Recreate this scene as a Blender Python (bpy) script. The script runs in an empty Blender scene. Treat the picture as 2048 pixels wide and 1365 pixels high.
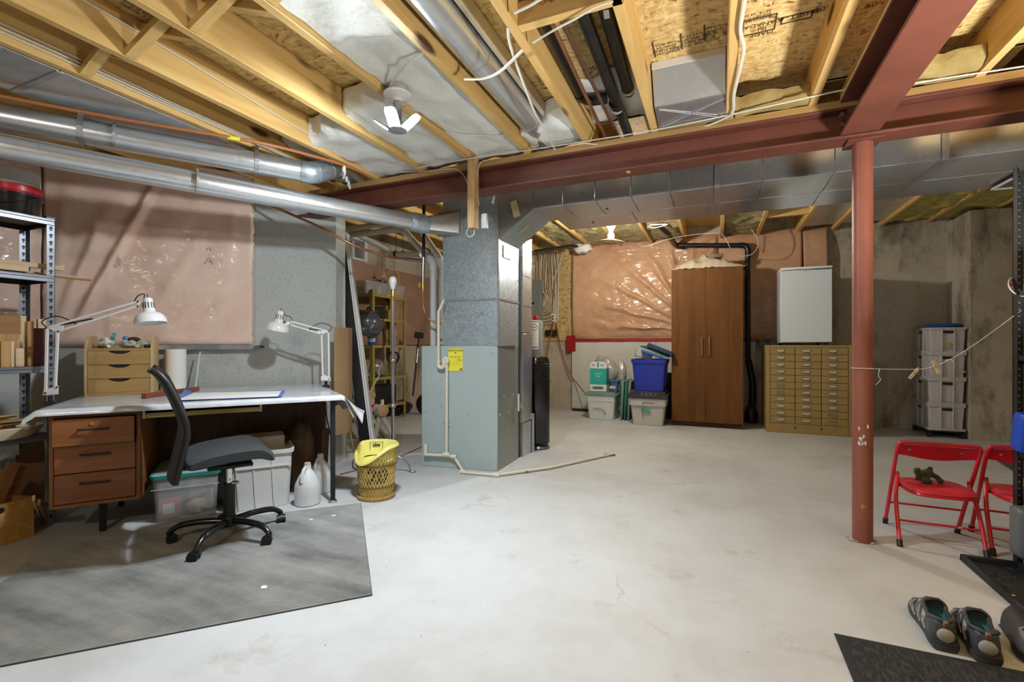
import bpy, bmesh, math, random
from mathutils import Vector, Matrix, noise
random.seed(7)
SC = bpy.context.scene
COL = SC.collection
R = math.radians
PI = math.pi

# ------------------------------------------------------------------ camera
YAW = R(23.3)
SY, CY = math.sin(YAW), math.cos(YAW)
FPX, HZ = 950.0, 690.0
cam_d = bpy.data.cameras.new('camera')
cam_d.sensor_width = 36
cam_d.lens = FPX / 2048 * 36
cam_d.shift_y = 7.5 / 2048
cam_d.clip_start = 0.02
cam = bpy.data.objects.new('camera', cam_d)
cam.location = (0, 0, 1)
cam.rotation_euler = (PI / 2, 0, YAW)
COL.objects.link(cam)
SC.camera = cam

# ------------------------------------------------------------------ world, exposure
w = bpy.data.worlds.new('daylight')
w.use_nodes = True
w.node_tree.nodes['Background'].inputs[0].default_value = (0.80, 0.90, 1.0, 1)
w.node_tree.nodes['Background'].inputs[1].default_value = 7.0
SC.world = w
SC.view_settings.view_transform = 'Standard'
SC.view_settings.look = 'None'
SC.view_settings.gamma = 1
SC.view_settings.use_curve_mapping = False
SC.view_settings.exposure = 0.12
try:
    SC.cycles.max_bounces = 7
    SC.cycles.diffuse_bounces = 4
    SC.cycles.glossy_bounces = 3
    SC.cycles.transmission_bounces = 5
    SC.cycles.transparent_max_bounces = 6
    SC.cycles.sample_clamp_indirect = 4
    SC.cycles.caustics_reflective = False
    SC.cycles.caustics_refractive = False
except Exception:
    pass
LED_E, BULB_E, REAR_E, UP_E = 1500.0, 2100.0, 800.0, 420.0     # lamp emission strengths, used in the lamps' builders; rear and up are added fill

# ------------------------------------------------------------------ survey: rays of the photograph in room axes (x along the beam, y along the joists)
def ray(px, py):
    a = (px - 1024) / FPX
    return (-SY + CY * a, CY + SY * a, (HZ - py) / FPX)
def P(px, py, Y):
    d = ray(px, py); return Vector((d[0] * Y, d[1] * Y, 1 + d[2] * Y))
def F(px, py, z=0.0):
    return P(px, py, (z - 1) / ray(px, py)[2])
def U(px, py, u):
    return P(px, py, u / ray(px, py)[1])
def Vx(px, py, v):
    return P(px, py, v / ray(px, py)[0])
def PL(px, py, p0, ang):
    d = ray(px, py); n = (math.cos(R(ang)), -math.sin(R(ang)))
    return P(px, py, (n[0] * p0[0] + n[1] * p0[1]) / (n[0] * d[0] + n[1] * d[1]))

# ------------------------------------------------------------------ materials
def _nodes(name):
    m = bpy.data.materials.new(name); m.use_nodes = True
    nt = m.node_tree
    return m, nt, nt.nodes, nt.links, nt.nodes['Principled BSDF']
def N(nt, t, **kw):
    n = nt.nodes.new(t)
    for k, v in kw.items():
        if k.startswith('i_'):
            n.inputs[k[2:].replace('_', ' ')].default_value = v
        else:
            setattr(n, k, v)
    return n
def c4(c): return (c[0], c[1], c[2], 1)
def mul(c, k): return (c[0] * k, c[1] * k, c[2] * k)
def ramp(nt, stops):
    r = nt.nodes.new('ShaderNodeValToRGB')
    e = r.color_ramp.elements
    while len(e) < len(stops): e.new(0.5)
    for i, (p, c) in enumerate(stops):
        e[i].position = p; e[i].color = c4(c)
    return r
def coords(nt, stretch=(1, 1, 1), rot=(0, 0, 0), gen=False):
    tc = nt.nodes.new('ShaderNodeTexCoord')
    mp = nt.nodes.new('ShaderNodeMapping')
    mp.inputs['Scale'].default_value = stretch
    mp.inputs['Rotation'].default_value = rot
    nt.links.new(tc.outputs['Object'], mp.inputs['Vector'])
    return mp.outputs['Vector']
def mat(name, col, rough=0.5, metal=0.0, col2=None, vs=4.0, stretch=(1, 1, 1), lo=0.35, hi=0.65, bump=0.0, bs=60.0, bstretch=None,
        coat=0.0, trans=0.0, alpha=1.0, emit=0.0, spec=0.5, detail=5.0, sss=0.0, rvar=0.0, sheen=0.0, ior=1.45, coatr=0.08):
    m, nt, nd, lk, bs_ = _nodes(name)
    b = bs_.inputs
    b['Base Color'].default_value = c4(col); b['Roughness'].default_value = rough; b['Metallic'].default_value = metal
    b['Specular IOR Level'].default_value = spec; b['Coat Weight'].default_value = coat; b['Coat Roughness'].default_value = coatr
    b['Transmission Weight'].default_value = trans; b['Alpha'].default_value = alpha; b['IOR'].default_value = ior
    b['Sheen Weight'].default_value = sheen
    if sss: b['Subsurface Weight'].default_value = sss; b['Subsurface Radius'].default_value = (.02, .02, .02)
    if emit:
        b['Emission Color'].default_value = c4(col); b['Emission Strength'].default_value = emit
    vec = coords(nt, stretch)
    if col2 is not None:
        n = N(nt, 'ShaderNodeTexNoise', i_Scale=vs, i_Detail=detail, i_Roughness=0.6)
        lk.new(vec, n.inputs['Vector'])
        r = ramp(nt, [(lo, col), (hi, col2)])
        lk.new(n.outputs['Fac'], r.inputs['Fac']); lk.new(r.outputs['Color'], b['Base Color'])
        if rvar:
            mr = N(nt, 'ShaderNodeMapRange'); mr.inputs[3].default_value = rough - rvar; mr.inputs[4].default_value = rough + rvar
            lk.new(n.outputs['Fac'], mr.inputs[0]); lk.new(mr.outputs[0], b['Roughness'])
    if bump:
        n2 = N(nt, 'ShaderNodeTexNoise', i_Scale=bs, i_Detail=4.0)
        lk.new(coords(nt, bstretch) if bstretch else vec, n2.inputs['Vector'])
        bp = N(nt, 'ShaderNodeBump', i_Strength=min(1, bump), i_Distance=0.01)
        lk.new(n2.outputs['Fac'], bp.inputs['Height']); lk.new(bp.outputs['Normal'], b['Normal'])
    return m
def wood(name, c1, c2, axis='y', knots=True, rough=0.55, grain=14.0, coat=0.0, knot=(0.10, 0.045, 0.02), dens=0.93):
    """streaky grain along one axis; now and then a dark knot"""
    m, nt, nd, lk, bs_ = _nodes(name)
    s = {'x': (1.0, 14, 14), 'y': (14, 1.0, 14), 'z': (14, 14, 1.0)}[axis]
    vec = coords(nt, s)
    oi = N(nt, 'ShaderNodeObjectInfo')
    ad = N(nt, 'ShaderNodeVectorMath', operation='ADD')
    sc = N(nt, 'ShaderNodeVectorMath', operation='SCALE'); sc.inputs['Scale'].default_value = 37.0
    cx = N(nt, 'ShaderNodeCombineXYZ')
    for i in range(3): lk.new(oi.outputs['Random'], cx.inputs[i])
    lk.new(cx.outputs[0], sc.inputs[0]); lk.new(vec, ad.inputs[0]); lk.new(sc.outputs[0], ad.inputs[1])
    n = N(nt, 'ShaderNodeTexNoise', i_Scale=grain / 14 * 1.6, i_Detail=6.0, i_Roughness=0.65, i_Distortion=0.6)
    lk.new(ad.outputs[0], n.inputs['Vector'])
    r = ramp(nt, [(0.33, c2), (0.66, c1)])
    lk.new(n.outputs['Fac'], r.inputs['Fac'])
    last = r.outputs['Color']
    if knots:
        ks = {'x': (1.6, 5, 5), 'y': (5, 1.6, 5), 'z': (5, 5, 1.6)}[axis]
        v2 = coords(nt, ks)
        ad2 = N(nt, 'ShaderNodeVectorMath', operation='ADD'); lk.new(v2, ad2.inputs[0]); lk.new(sc.outputs[0], ad2.inputs[1])
        vo = N(nt, 'ShaderNodeTexVoronoi', i_Scale=1.0); lk.new(ad2.outputs[0], vo.inputs['Vector'])
        kr = ramp(nt, [(0.085, (1, 1, 1)), (0.15, (0, 0, 0))]); lk.new(vo.outputs['Distance'], kr.inputs['Fac'])
        mx = N(nt, 'ShaderNodeMix', data_type='RGBA'); mx.inputs[7].default_value = c4(knot)
        lk.new(kr.outputs['Color'], mx.inputs[0]); lk.new(last, mx.inputs[6]); last = mx.outputs[2]
    lk.new(last, bs_.inputs['Base Color'])
    bs_.inputs['Roughness'].default_value = rough; bs_.inputs['Coat Weight'].default_value = coat; bs_.inputs['Specular IOR Level'].default_value = 0.25
    bp = N(nt, 'ShaderNodeBump', i_Strength=0.12, i_Distance=0.005)
    lk.new(n.outputs['Fac'], bp.inputs['Height']); lk.new(bp.outputs['Normal'], bs_.inputs['Normal'])
    return m
def galv(name, col=(0.62, 0.65, 0.67), rough=0.30, spangle=28.0, amt=0.08):
    m, nt, nd, lk, b = _nodes(name)
    vec = coords(nt)
    vo = N(nt, 'ShaderNodeTexVoronoi', i_Scale=spangle); lk.new(vec, vo.inputs['Vector'])
    no = N(nt, 'ShaderNodeTexNoise', i_Scale=2.5, i_Detail=3.0); lk.new(vec, no.inputs['Vector'])
    bw = N(nt, 'ShaderNodeRGBToBW'); lk.new(vo.outputs['Color'], bw.inputs[0])
    mr = N(nt, 'ShaderNodeMapRange'); mr.inputs[3].default_value = 1 - amt; mr.inputs[4].default_value = 1 + amt
    lk.new(bw.outputs[0], mr.inputs[0])
    mx = N(nt, 'ShaderNodeVectorMath', operation='SCALE'); mx.inputs[0].default_value = col
    lk.new(mr.outputs[0], mx.inputs['Scale']); lk.new(mx.outputs[0], b.inputs['Base Color'])
    m2 = N(nt, 'ShaderNodeMapRange'); m2.inputs[3].default_value = rough - 0.03; m2.inputs[4].default_value = rough + 0.04
    lk.new(bw.outputs[0], m2.inputs[0]); lk.new(m2.outputs[0], b.inputs['Roughness'])
    b.inputs['Metallic'].default_value = 0.80
    bp = N(nt, 'ShaderNodeBump', i_Strength=0.10, i_Distance=0.012); lk.new(no.outputs['Fac'], bp.inputs['Height']); lk.new(bp.outputs['Normal'], b.inputs['Normal'])
    return m
def concrete(name, c1, c2, c3, big=0.8, stain=(0.5, 0.62), bump=0.5, rough=0.85):
    m, nt, nd, lk, b = _nodes(name)
    vec = coords(nt)
    n1 = N(nt, 'ShaderNodeTexNoise', i_Scale=big, i_Detail=8.0, i_Roughness=0.68); lk.new(vec, n1.inputs['Vector'])
    r1 = ramp(nt, [(0.3, c1), (0.7, c2)]); lk.new(n1.outputs['Fac'], r1.inputs['Fac'])
    v2 = coords(nt, (1, 1, 0.45))
    n2 = N(nt, 'ShaderNodeTexNoise', i_Scale=2.3, i_Detail=9.0, i_Roughness=0.7); lk.new(v2, n2.inputs['Vector'])
    r2 = ramp(nt, [(stain[0], (0, 0, 0)), (stain[1], (1, 1, 1))]); lk.new(n2.outputs['Fac'], r2.inputs['Fac'])
    mx = N(nt, 'ShaderNodeMix', data_type='RGBA'); mx.inputs[7].default_value = c4(c3)
    lk.new(r2.outputs['Color'], mx.inputs[0]); lk.new(r1.outputs['Color'], mx.inputs[6])
    n3 = N(nt, 'ShaderNodeTexNoise', i_Scale=70.0, i_Detail=3.0); lk.new(vec, n3.inputs['Vector'])
    r3 = ramp(nt, [(0.30, (0.62, 0.62, 0.62)), (0.45, (1, 1, 1)), (0.62, (1, 1, 1)), (0.75, (1.15, 1.15, 1.15))]); lk.new(n3.outputs['Fac'], r3.inputs['Fac'])
    m2 = N(nt, 'ShaderNodeMix', data_type='RGBA', blend_type='MULTIPLY'); m2.inputs[0].default_value = 0.6
    lk.new(mx.outputs[2], m2.inputs[6]); lk.new(r3.outputs['Color'], m2.inputs[7])
    lk.new(m2.outputs[2], b.inputs['Base Color']); b.inputs['Roughness'].default_value = rough
    bp = N(nt, 'ShaderNodeBump', i_Strength=bump * 0.5, i_Distance=0.004); lk.new(n3.outputs['Fac'], bp.inputs['Height']); lk.new(bp.outputs['Normal'], b.inputs['Normal'])
    return m
def osb(name, stretch=(1, 1, 1), dark=1.0):
    """strand board: two layers of stretched voronoi chips"""
    m, nt, nd, lk, b = _nodes(name)
    cols = []
    for k, (st, rz) in enumerate([((26, 75, 40), 0.5), ((70, 30, 40), -0.35)]):
        tc = N(nt, 'ShaderNodeTexCoord'); n0 = N(nt, 'ShaderNodeTexNoise', i_Scale=5.0 + k)
        lk.new(tc.outputs['Object'], n0.inputs['Vector'])
        sb = N(nt, 'ShaderNodeVectorMath', operation='SCALE'); sb.inputs['Scale'].default_value = 0.12
        lk.new(n0.outputs['Color'], sb.inputs[0])
        ad = N(nt, 'ShaderNodeVectorMath', operation='ADD'); lk.new(tc.outputs['Object'], ad.inputs[0]); lk.new(sb.outputs[0], ad.inputs[1])
        mp = N(nt, 'ShaderNodeMapping'); mp.inputs['Scale'].default_value = st; mp.inputs['Rotation'].default_value = (0.1, 0.1, rz)
        lk.new(ad.outputs[0], mp.inputs['Vector'])
        vo = N(nt, 'ShaderNodeTexVoronoi', i_Scale=1.0); lk.new(mp.outputs[0], vo.inputs['Vector'])
        bw = N(nt, 'ShaderNodeRGBToBW'); lk.new(vo.outputs['Color'], bw.inputs[0])
        cols.append((bw, vo))
    mx = N(nt, 'ShaderNodeMix', data_type='FLOAT'); mx.inputs[0].default_value = 0.45
    lk.new(cols[0][0].outputs[0], mx.inputs[2]); lk.new(cols[1][0].outputs[0], mx.inputs[3])
    d = dark
    r = ramp(nt, [(0.14, (0.18 * d, 0.095 * d, 0.03 * d)), (0.26, (0.48 * d, 0.32 * d, 0.115 * d)), (0.5, (0.64 * d, 0.46 * d, 0.19 * d)), (0.8, (0.78 * d, 0.60 * d, 0.29 * d))])
    lk.new(mx.outputs[0], r.inputs['Fac']); lk.new(r.outputs['Color'], b.inputs['Base Color'])
    b.inputs['Roughness'].default_value = 0.75
    bp = N(nt, 'ShaderNodeBump', i_Strength=0.35, i_Distance=0.004); lk.new(mx.outputs[0], bp.inputs['Height']); lk.new(bp.outputs['Normal'], b.inputs['Normal'])
    return m

# ------------------------------------------------------------------ mesh builder and object helpers
ROOTM = {}
class M:
    """collects shapes into one bmesh"""
    def __init__(s): s.b = bmesh.new()
    def box(s, x0, y0, z0, x1, y1, z1, bev=0.0, mtx=None, seg=1):
        vs = [s.b.verts.new(p) for p in ((x0, y0, z0), (x1, y0, z0), (x1, y1, z0), (x0, y1, z0), (x0, y0, z1), (x1, y0, z1), (x1, y1, z1), (x0, y1, z1))]
        fs = [s.b.faces.new([vs[i] for i in q]) for q in ((0, 3, 2, 1), (4, 5, 6, 7), (0, 1, 5, 4), (1, 2, 6, 5), (2, 3, 7, 6), (3, 0, 4, 7))]
        geo = vs
        if bev > 0:
            ed = list({e for f in fs for e in f.edges})
            rr = bmesh.ops.bevel(s.b, geom=ed, offset=bev, segments=seg, affect='EDGES', profile=0.5)
            geo = [v for v in rr['verts']]
            geo = list(set(geo) | {v for v in vs if v.is_valid})
        if mtx is not None:
            bmesh.ops.transform(s.b, matrix=mtx, verts=[v for v in geo if v.is_valid])
        return s
    def obox(s, c, size, rot=(0, 0, 0), bev=0.0, seg=1):
        from mathutils import Euler
        m = Matrix.Translation(Vector(c)) @ Euler(rot).to_matrix().to_4x4()
        x, y, z = size[0] / 2, size[1] / 2, size[2] / 2
        return s.box(-x, -y, -z, x, y, z, bev, m, seg)
    def beam(s, p0, p1, wd, th, up=(0, 0, 1), bev=0.0):
        """square bar from p0 to p1, wd across, th along up"""
        p0, p1 = Vector(p0), Vector(p1); d = p1 - p0; L = d.length; d.normalize()
        sd = d.cross(Vector(up)).normalized(); u2 = sd.cross(d)
        m = Matrix(((sd.x, d.x, u2.x, 0), (sd.y, d.y, u2.y, 0), (sd.z, d.z, u2.z, 0), (0, 0, 0, 1)))
        m.translation = (p0 + p1) / 2
        return s.box(-wd / 2, -L / 2, -th / 2, wd / 2, L / 2, th / 2, bev, m)
    def tube(s, pts, r, n=10, closed=False, caps=True, flat=1.0):
        pts = [Vector(p) for p in pts]; k = len(pts)
        rs = r if isinstance(r, (list, tuple)) else [r] * k
        rings = []; prev = None
        for i, p in enumerate(pts):
            a = pts[(i - 1) % k] if (closed or i > 0) else p
            c = pts[(i + 1) % k] if (closed or i < k - 1) else p
            t = (c - a).normalized()
            if prev is None:
                ref = Vector((0, 0, 1)) if abs(t.z) < 0.9 else Vector((0, 1, 0))
                x = t.cross(ref).normalized()
            else:
                x = (prev - t * prev.dot(t)).normalized()
            prev = x; y = t.cross(x)
            rings.append([s.b.verts.new(p + (x * math.cos(2 * PI * j / n) + y * (math.sin(2 * PI * j / n) * flat)) * rs[i]) for j in range(n)])
        for i in range(k if closed else k - 1):
            A, B = rings[i], rings[(i + 1) % k]
            for j in range(n):
                try: s.b.faces.new((A[j], A[(j + 1) % n], B[(j + 1) % n], B[j]))
                except ValueError: pass
        if caps and not closed:
            s.b.faces.new(rings[0][::-1]); s.b.faces.new(rings[-1])
        return s
    def cyl(s, p0, p1, r, r2=None, n=16, caps=True):
        return s.tube([p0, p1], [r, r if r2 is None else r2], n, caps=caps)
    def lathe(s, prof, c=(0, 0, 0), n=24, mtx=None, arc=None):
        """profile of (radius, z); closed where the radius is 0"""
        rings = []; allv = []
        for (r, z) in prof:
            if r < 1e-6:
                v = s.b.verts.new((0, 0, z)); rings.append([v]); allv.append(v)
            else:
                ring = [s.b.verts.new((r * math.cos(2 * PI * j / n), r * math.sin(2 * PI * j / n), z)) for j in range(n)]
                rings.append(ring); allv += ring
        for A, B in zip(rings, rings[1:]):
            if len(A) == 1 and len(B) == 1: continue
            for j in range(n):
                k = (j + 1) % n
                if len(A) == 1: s.b.faces.new((A[0], B[k], B[j]))
                elif len(B) == 1: s.b.faces.new((A[j], A[k], B[0]))
                else: s.b.faces.new((A[j], A[k], B[k], B[j]))
        m = Matrix.Translation(Vector(c)) @ (mtx if mtx is not None else Matrix())
        bmesh.ops.transform(s.b, matrix=m, verts=allv)
        return s
    def prism(s, pts, vec, bev=0):
        vec = Vector(vec)
        A = [s.b.verts.new(p) for p in pts]; B = [s.b.verts.new(Vector(p) + vec) for p in pts]
        n = len(A)
        s.b.faces.new(A); s.b.faces.new(B[::-1])
        for i in range(n): s.b.faces.new((A[i], B[i], B[(i + 1) % n], A[(i + 1) % n]))
        return s
    def face(s, *pts):
        s.b.faces.new([s.b.verts.new(p) for p in pts]); return s
    def grid(s, fn, nu, nv, thick=0.0, closeu=False):
        g = [[s.b.verts.new(fn(i / nu, j / nv)) for j in range(nv + 1)] for i in range(nu + (0 if closeu else 1))]
        L = len(g)
        for i in range(nu):
            for j in range(nv):
                s.b.faces.new((g[i][j], g[(i + 1) % L][j], g[(i + 1) % L][j + 1], g[i][j + 1]))
        if thick:
            bmesh.ops.recalc_face_normals(s.b, faces=s.b.faces[:])
            bmesh.ops.solidify(s.b, geom=s.b.faces[:], thickness=thick)
        return s
    def blob(s, c, size, seed=0, amp=0.15, fr=2.0, n=16, mtx=None):
        """noisy ellipsoid"""
        r = bmesh.ops.create_uvsphere(s.b, u_segments=n, v_segments=max(6, n // 2), radius=1)
        off = Vector((seed * 3.1, seed * 1.7, seed * 2.3))
        for v in r['verts']:
            d = 1 + amp * noise.noise(v.co * fr + off)
            v.co = Vector((v.co.x * size[0] * d, v.co.y * size[1] * d, v.co.z * size[2] * d))
        m = Matrix.Translation(Vector(c)) @ (mtx if mtx is not None else Matrix())
        bmesh.ops.transform(s.b, matrix=m, verts=r['verts'])
        return s
    def build(s, name, m, parent=None, W=False, flat=False, ang=38, kind=None, label=None):
        bmesh.ops.recalc_face_normals(s.b, faces=s.b.faces[:])
        if W and parent is not None:
            rt = parent
            while rt.parent: rt = rt.parent
            bmesh.ops.transform(s.b, matrix=ROOTM[rt.name].inverted(), verts=s.b.verts[:])
        if not flat:
            for f in s.b.faces: f.smooth = True
            lim = R(ang)
            for e in s.b.edges:
                if len(e.link_faces) == 2 and e.calc_face_angle(0) > lim: e.smooth = False
        me = bpy.data.meshes.new(name); s.b.to_mesh(me); s.b.free()
        for mm in (m if isinstance(m, (list, tuple)) else [m]): me.materials.append(mm)
        o = bpy.data.objects.new(name, me); COL.objects.link(o)
        if parent is not None: o.parent = parent
        if kind: o['kind'] = kind
        if label: o['label'] = label
        return o
    def solo(s, name, label, cat, m, group=None, kind=None, flat=False, ang=38):
        """one-mesh thing with its origin at the middle of its base"""
        vs = s.b.verts
        lo = Vector((min(v.co.x for v in vs), min(v.co.y for v in vs), min(v.co.z for v in vs)))
        hi = Vector((max(v.co.x for v in vs), max(v.co.y for v in vs), max(v.co.z for v in vs)))
        c = Vector(((lo.x + hi.x) / 2, (lo.y + hi.y) / 2, lo.z))
        bmesh.ops.translate(s.b, vec=-c, verts=vs[:])
        o = s.build(name, m, None, flat=flat, ang=ang)
        o.location = c; ROOTM[o.name] = Matrix.Translation(c)
        o['label'] = label; o['category'] = cat
        if group: o['group'] = group
        if kind: o['kind'] = kind
        return o
def thing(name, label, cat, loc=(0, 0, 0), rz=0.0, group=None):
    o = bpy.data.objects.new(name, None); COL.objects.link(o)
    o.empty_display_size = 0.05
    o.location = loc; o.rotation_euler = (0, 0, rz)
    ROOTM[o.name] = Matrix.Translation(Vector(loc)) @ Matrix.Rotation(rz, 4, 'Z')
    o['label'] = label; o['category'] = cat
    if group: o['group'] = group
    return o
def copy_tree(o, loc=None, rz=None, label=None, group=None):
    c = o.copy(); COL.objects.link(c)
    if loc is not None: c.location = loc
    if rz is not None: c.rotation_euler = (0, 0, rz)
    ROOTM[c.name] = Matrix.Translation(c.location) @ Matrix.Rotation(c.rotation_euler[2], 4, 'Z')
    if label: c['label'] = label
    if group: c['group'] = group
    for ch in o.children:
        d = ch.copy(); COL.objects.link(d); d.parent = c
        for g in ch.children:
            e = g.copy(); COL.objects.link(e); e.parent = d
    return c
def struct(name, b, m, parent=None, flat=False):
    o = b.build(name, m, parent, flat=flat)
    if parent is None: o['kind'] = 'structure'; ROOTM[o.name] = Matrix()
    return o
def lettering(name, text, m, parent, loc, right, up, size, W=True, sx=1.0, depth=0.0, align='CENTER', bold=0.0):
    """flat printed text as a mesh; right and up are the text's own axes in room space"""
    cu = bpy.data.curves.new(name, 'FONT'); cu.body = text; cu.size = size; cu.align_x = align; cu.align_y = 'CENTER'
    cu.resolution_u = 2; cu.offset = bold
    t = bpy.data.objects.new('t', cu); COL.objects.link(t)
    dg = bpy.context.evaluated_depsgraph_get()
    me = bpy.data.meshes.new_from_object(t.evaluated_get(dg))
    bpy.data.objects.remove(t); bpy.data.curves.remove(cu)
    r, u = Vector(right).normalized(), Vector(up).normalized(); n = r.cross(u)
    mx = Matrix(((r.x * sx, u.x, n.x, loc[0]), (r.y * sx, u.y, n.y, loc[1]), (r.z * sx, u.z, n.z, loc[2]), (0, 0, 0, 1)))
    if W and parent is not None:
        rt = parent
        while rt.parent: rt = rt.parent
        mx = ROOTM[rt.name].inverted() @ mx
    me.transform(mx); me.materials.clear(); me.materials.append(m); me.name = name
    o = bpy.data.objects.new(name, me); COL.objects.link(o); o.parent = parent
    return o
def smooth_path(pts, k=6, closed=False):
    """Catmull-Rom through the points"""
    pts = [Vector(p) for p in pts]; n = len(pts); out = []
    for i in range(n if closed else n - 1):
        p1, p2 = pts[i], pts[(i + 1) % n]
        p0 = pts[i - 1] if (closed or i > 0) else p1 * 2 - p2
        p3 = pts[(i + 2) % n] if (closed or i + 2 < n) else p2 * 2 - p1
        for j in range(k):
            t = j / k
            out.append(0.5 * ((2 * p1) + (p2 - p0) * t + (2 * p0 - 5 * p1 + 4 * p2 - p3) * t * t + (3 * p1 - p0 - 3 * p2 + p3) * t ** 3))
    if not closed: out.append(pts[-1])
    return out
def fbm(p, o=4):
    v, a = 0, 1
    p = Vector(p)
    for i in range(o):
        v += a * noise.noise(p); p = p * 2.1; a *= 0.5
    return v
# ------------------------------------------------------------------ the palette
m_floor = None
def floor_mat():
    m, nt, nd, lk, b = _nodes('painted_floor')
    vec = coords(nt)
    n1 = N(nt, 'ShaderNodeTexNoise', i_Scale=1.3, i_Detail=9.0, i_Roughness=0.7); lk.new(vec, n1.inputs['Vector'])
    r1 = ramp(nt, [(0.30, (0.44, 0.445, 0.44)), (0.52, (0.53, 0.555, 0.57)), (0.75, (0.58, 0.615, 0.64))]); lk.new(n1.outputs['Fac'], r1.inputs['Fac'])
    # dirt patches where the paint is worn to brown dust
    n2 = N(nt, 'ShaderNodeTexNoise', i_Scale=3.1, i_Detail=10.0, i_Roughness=0.75); lk.new(vec, n2.inputs['Vector'])
    r2 = ramp(nt, [(0.57, (0, 0, 0)), (0.72, (1, 1, 1))]); lk.new(n2.outputs['Fac'], r2.inputs['Fac'])
    mx = N(nt, 'ShaderNodeMix', data_type='RGBA'); mx.inputs[7].default_value = (0.36, 0.30, 0.24, 1)
    ml = N(nt, 'ShaderNodeMath', operation='MULTIPLY'); ml.inputs[1].default_value = 0.75
    lk.new(r2.outputs['Color'], ml.inputs[0]); lk.new(ml.outputs[0], mx.inputs[0]); lk.new(r1.outputs['Color'], mx.inputs[6])
    # specks
    vo = N(nt, 'ShaderNodeTexVoronoi', i_Scale=9.0); lk.new(vec, vo.inputs['Vector'])
    n4 = N(nt, 'ShaderNodeTexNoise', i_Scale=2.0); lk.new(vec, n4.inputs['Vector'])
    r3 = ramp(nt, [(0.018, (1, 1, 1)), (0.032, (0, 0, 0))]); lk.new(vo.outputs['Distance'], r3.inputs['Fac'])
    m2 = N(nt, 'ShaderNodeMix', data_type='RGBA'); m2.inputs[7].default_value = (0.09, 0.07, 0.06, 1)
    lk.new(r3.outputs['Color'], m2.inputs[0]); lk.new(mx.outputs[2], m2.inputs[6])
    # hairline cracks
    n5 = N(nt, 'ShaderNodeTexNoise', i_Scale=3.0, i_Detail=5.0); lk.new(vec, n5.inputs['Vector'])
    sb = N(nt, 'ShaderNodeVectorMath', operation='SCALE'); sb.inputs['Scale'].default_value = 0.45; lk.new(n5.outputs['Color'], sb.inputs[0])
    ad = N(nt, 'ShaderNodeVectorMath', operation='ADD'); lk.new(vec, ad.inputs[0]); lk.new(sb.outputs[0], ad.inputs[1])
    v2 = N(nt, 'ShaderNodeTexVoronoi', i_Scale=0.45, feature='DISTANCE_TO_EDGE'); lk.new(ad.outputs[0], v2.inputs['Vector'])
    r4 = ramp(nt, [(0.001, (1, 1, 1)), (0.0035, (0, 0, 0))]); lk.new(v2.outputs['Distance'], r4.inputs['Fac'])
    mk = N(nt, 'ShaderNodeMath', operation='MULTIPLY'); lk.new(r4.outputs['Color'], mk.inputs[0])
    r5 = ramp(nt, [(0.48, (0, 0, 0)), (0.6, (0.55, 0.55, 0.55))]); lk.new(n4.outputs['Fac'], r5.inputs['Fac']); lk.new(r5.outputs['Color'], mk.inputs[1])
    m3 = N(nt, 'ShaderNodeMix', data_type='RGBA'); m3.inputs[7].default_value = (0.30, 0.28, 0.25, 1)
    lk.new(mk.outputs[0], m3.inputs[0]); lk.new(m2.outputs[2], m3.inputs[6])
    lk.new(m3.outputs[2], b.inputs['Base Color'])
    mr = N(nt, 'ShaderNodeMapRange'); mr.inputs[3].default_value = 0.38; mr.inputs[4].default_value = 0.72
    lk.new(n1.outputs['Fac'], mr.inputs[0]); lk.new(mr.outputs[0], b.inputs['Roughness'])
    b.inputs['Specular IOR Level'].default_value = 0.35
    bp = N(nt, 'ShaderNodeBump', i_Strength=0.15, i_Distance=0.004)
    n6 = N(nt, 'ShaderNodeTexNoise', i_Scale=35.0, i_Detail=5.0); lk.new(vec, n6.inputs['Vector'])
    lk.new(n6.outputs['Fac'], bp.inputs['Height']); lk.new(bp.outputs['Normal'], b.inputs['Normal'])
    return m
m_floor = floor_mat()
m_conc = concrete('grey_concrete', (0.43, 0.455, 0.44), (0.54, 0.57, 0.555), (0.33, 0.34, 0.325), stain=(0.58, 0.75))
m_conc_d = concrete('stained_concrete', (0.40, 0.345, 0.26), (0.57, 0.52, 0.43), (0.17, 0.14, 0.095), big=1.2, stain=(0.50, 0.66))
m_osb = osb('strand_board')
m_osb_w = osb('strand_board_on_wall', dark=0.8)
m_joist = wood('joist_lumber', (0.74, 0.50, 0.20), (0.60, 0.37, 0.12))
m_joist_x = wood('joist_lumber_across', (0.74, 0.50, 0.20), (0.60, 0.37, 0.12), axis='x')
m_joist_z = wood('lumber_upright', (0.60, 0.41, 0.20), (0.42, 0.26, 0.11), axis='z')
m_plate = wood('plate_lumber', (0.46, 0.29, 0.11), (0.33, 0.19, 0.07), axis='x', knots=False)
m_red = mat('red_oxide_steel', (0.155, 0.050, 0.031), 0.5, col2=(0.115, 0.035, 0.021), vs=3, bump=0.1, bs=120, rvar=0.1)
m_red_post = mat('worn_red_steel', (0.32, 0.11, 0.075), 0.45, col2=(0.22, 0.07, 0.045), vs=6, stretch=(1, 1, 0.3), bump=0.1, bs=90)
m_galv = galv('galvanised_sheet')
m_galv_d = galv('dull_galvanised', (0.50, 0.52, 0.53), 0.36)
m_galv_duct = galv('galvanised_trunk', (0.60, 0.61, 0.62), 0.24, spangle=60, amt=0.03)
m_galv_round = galv('galvanised_pipe', (0.70, 0.74, 0.77), 0.30, spangle=70, amt=0.03)
m_galv_bl = galv('bluish_galvanised', (0.55, 0.66, 0.73), 0.42, spangle=55, amt=0.14)
m_furn = mat('furnace_enamel', (0.45, 0.545, 0.55), 0.38, metal=0.15, col2=(0.42, 0.515, 0.52), vs=1.5, coat=0.1)
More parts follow.
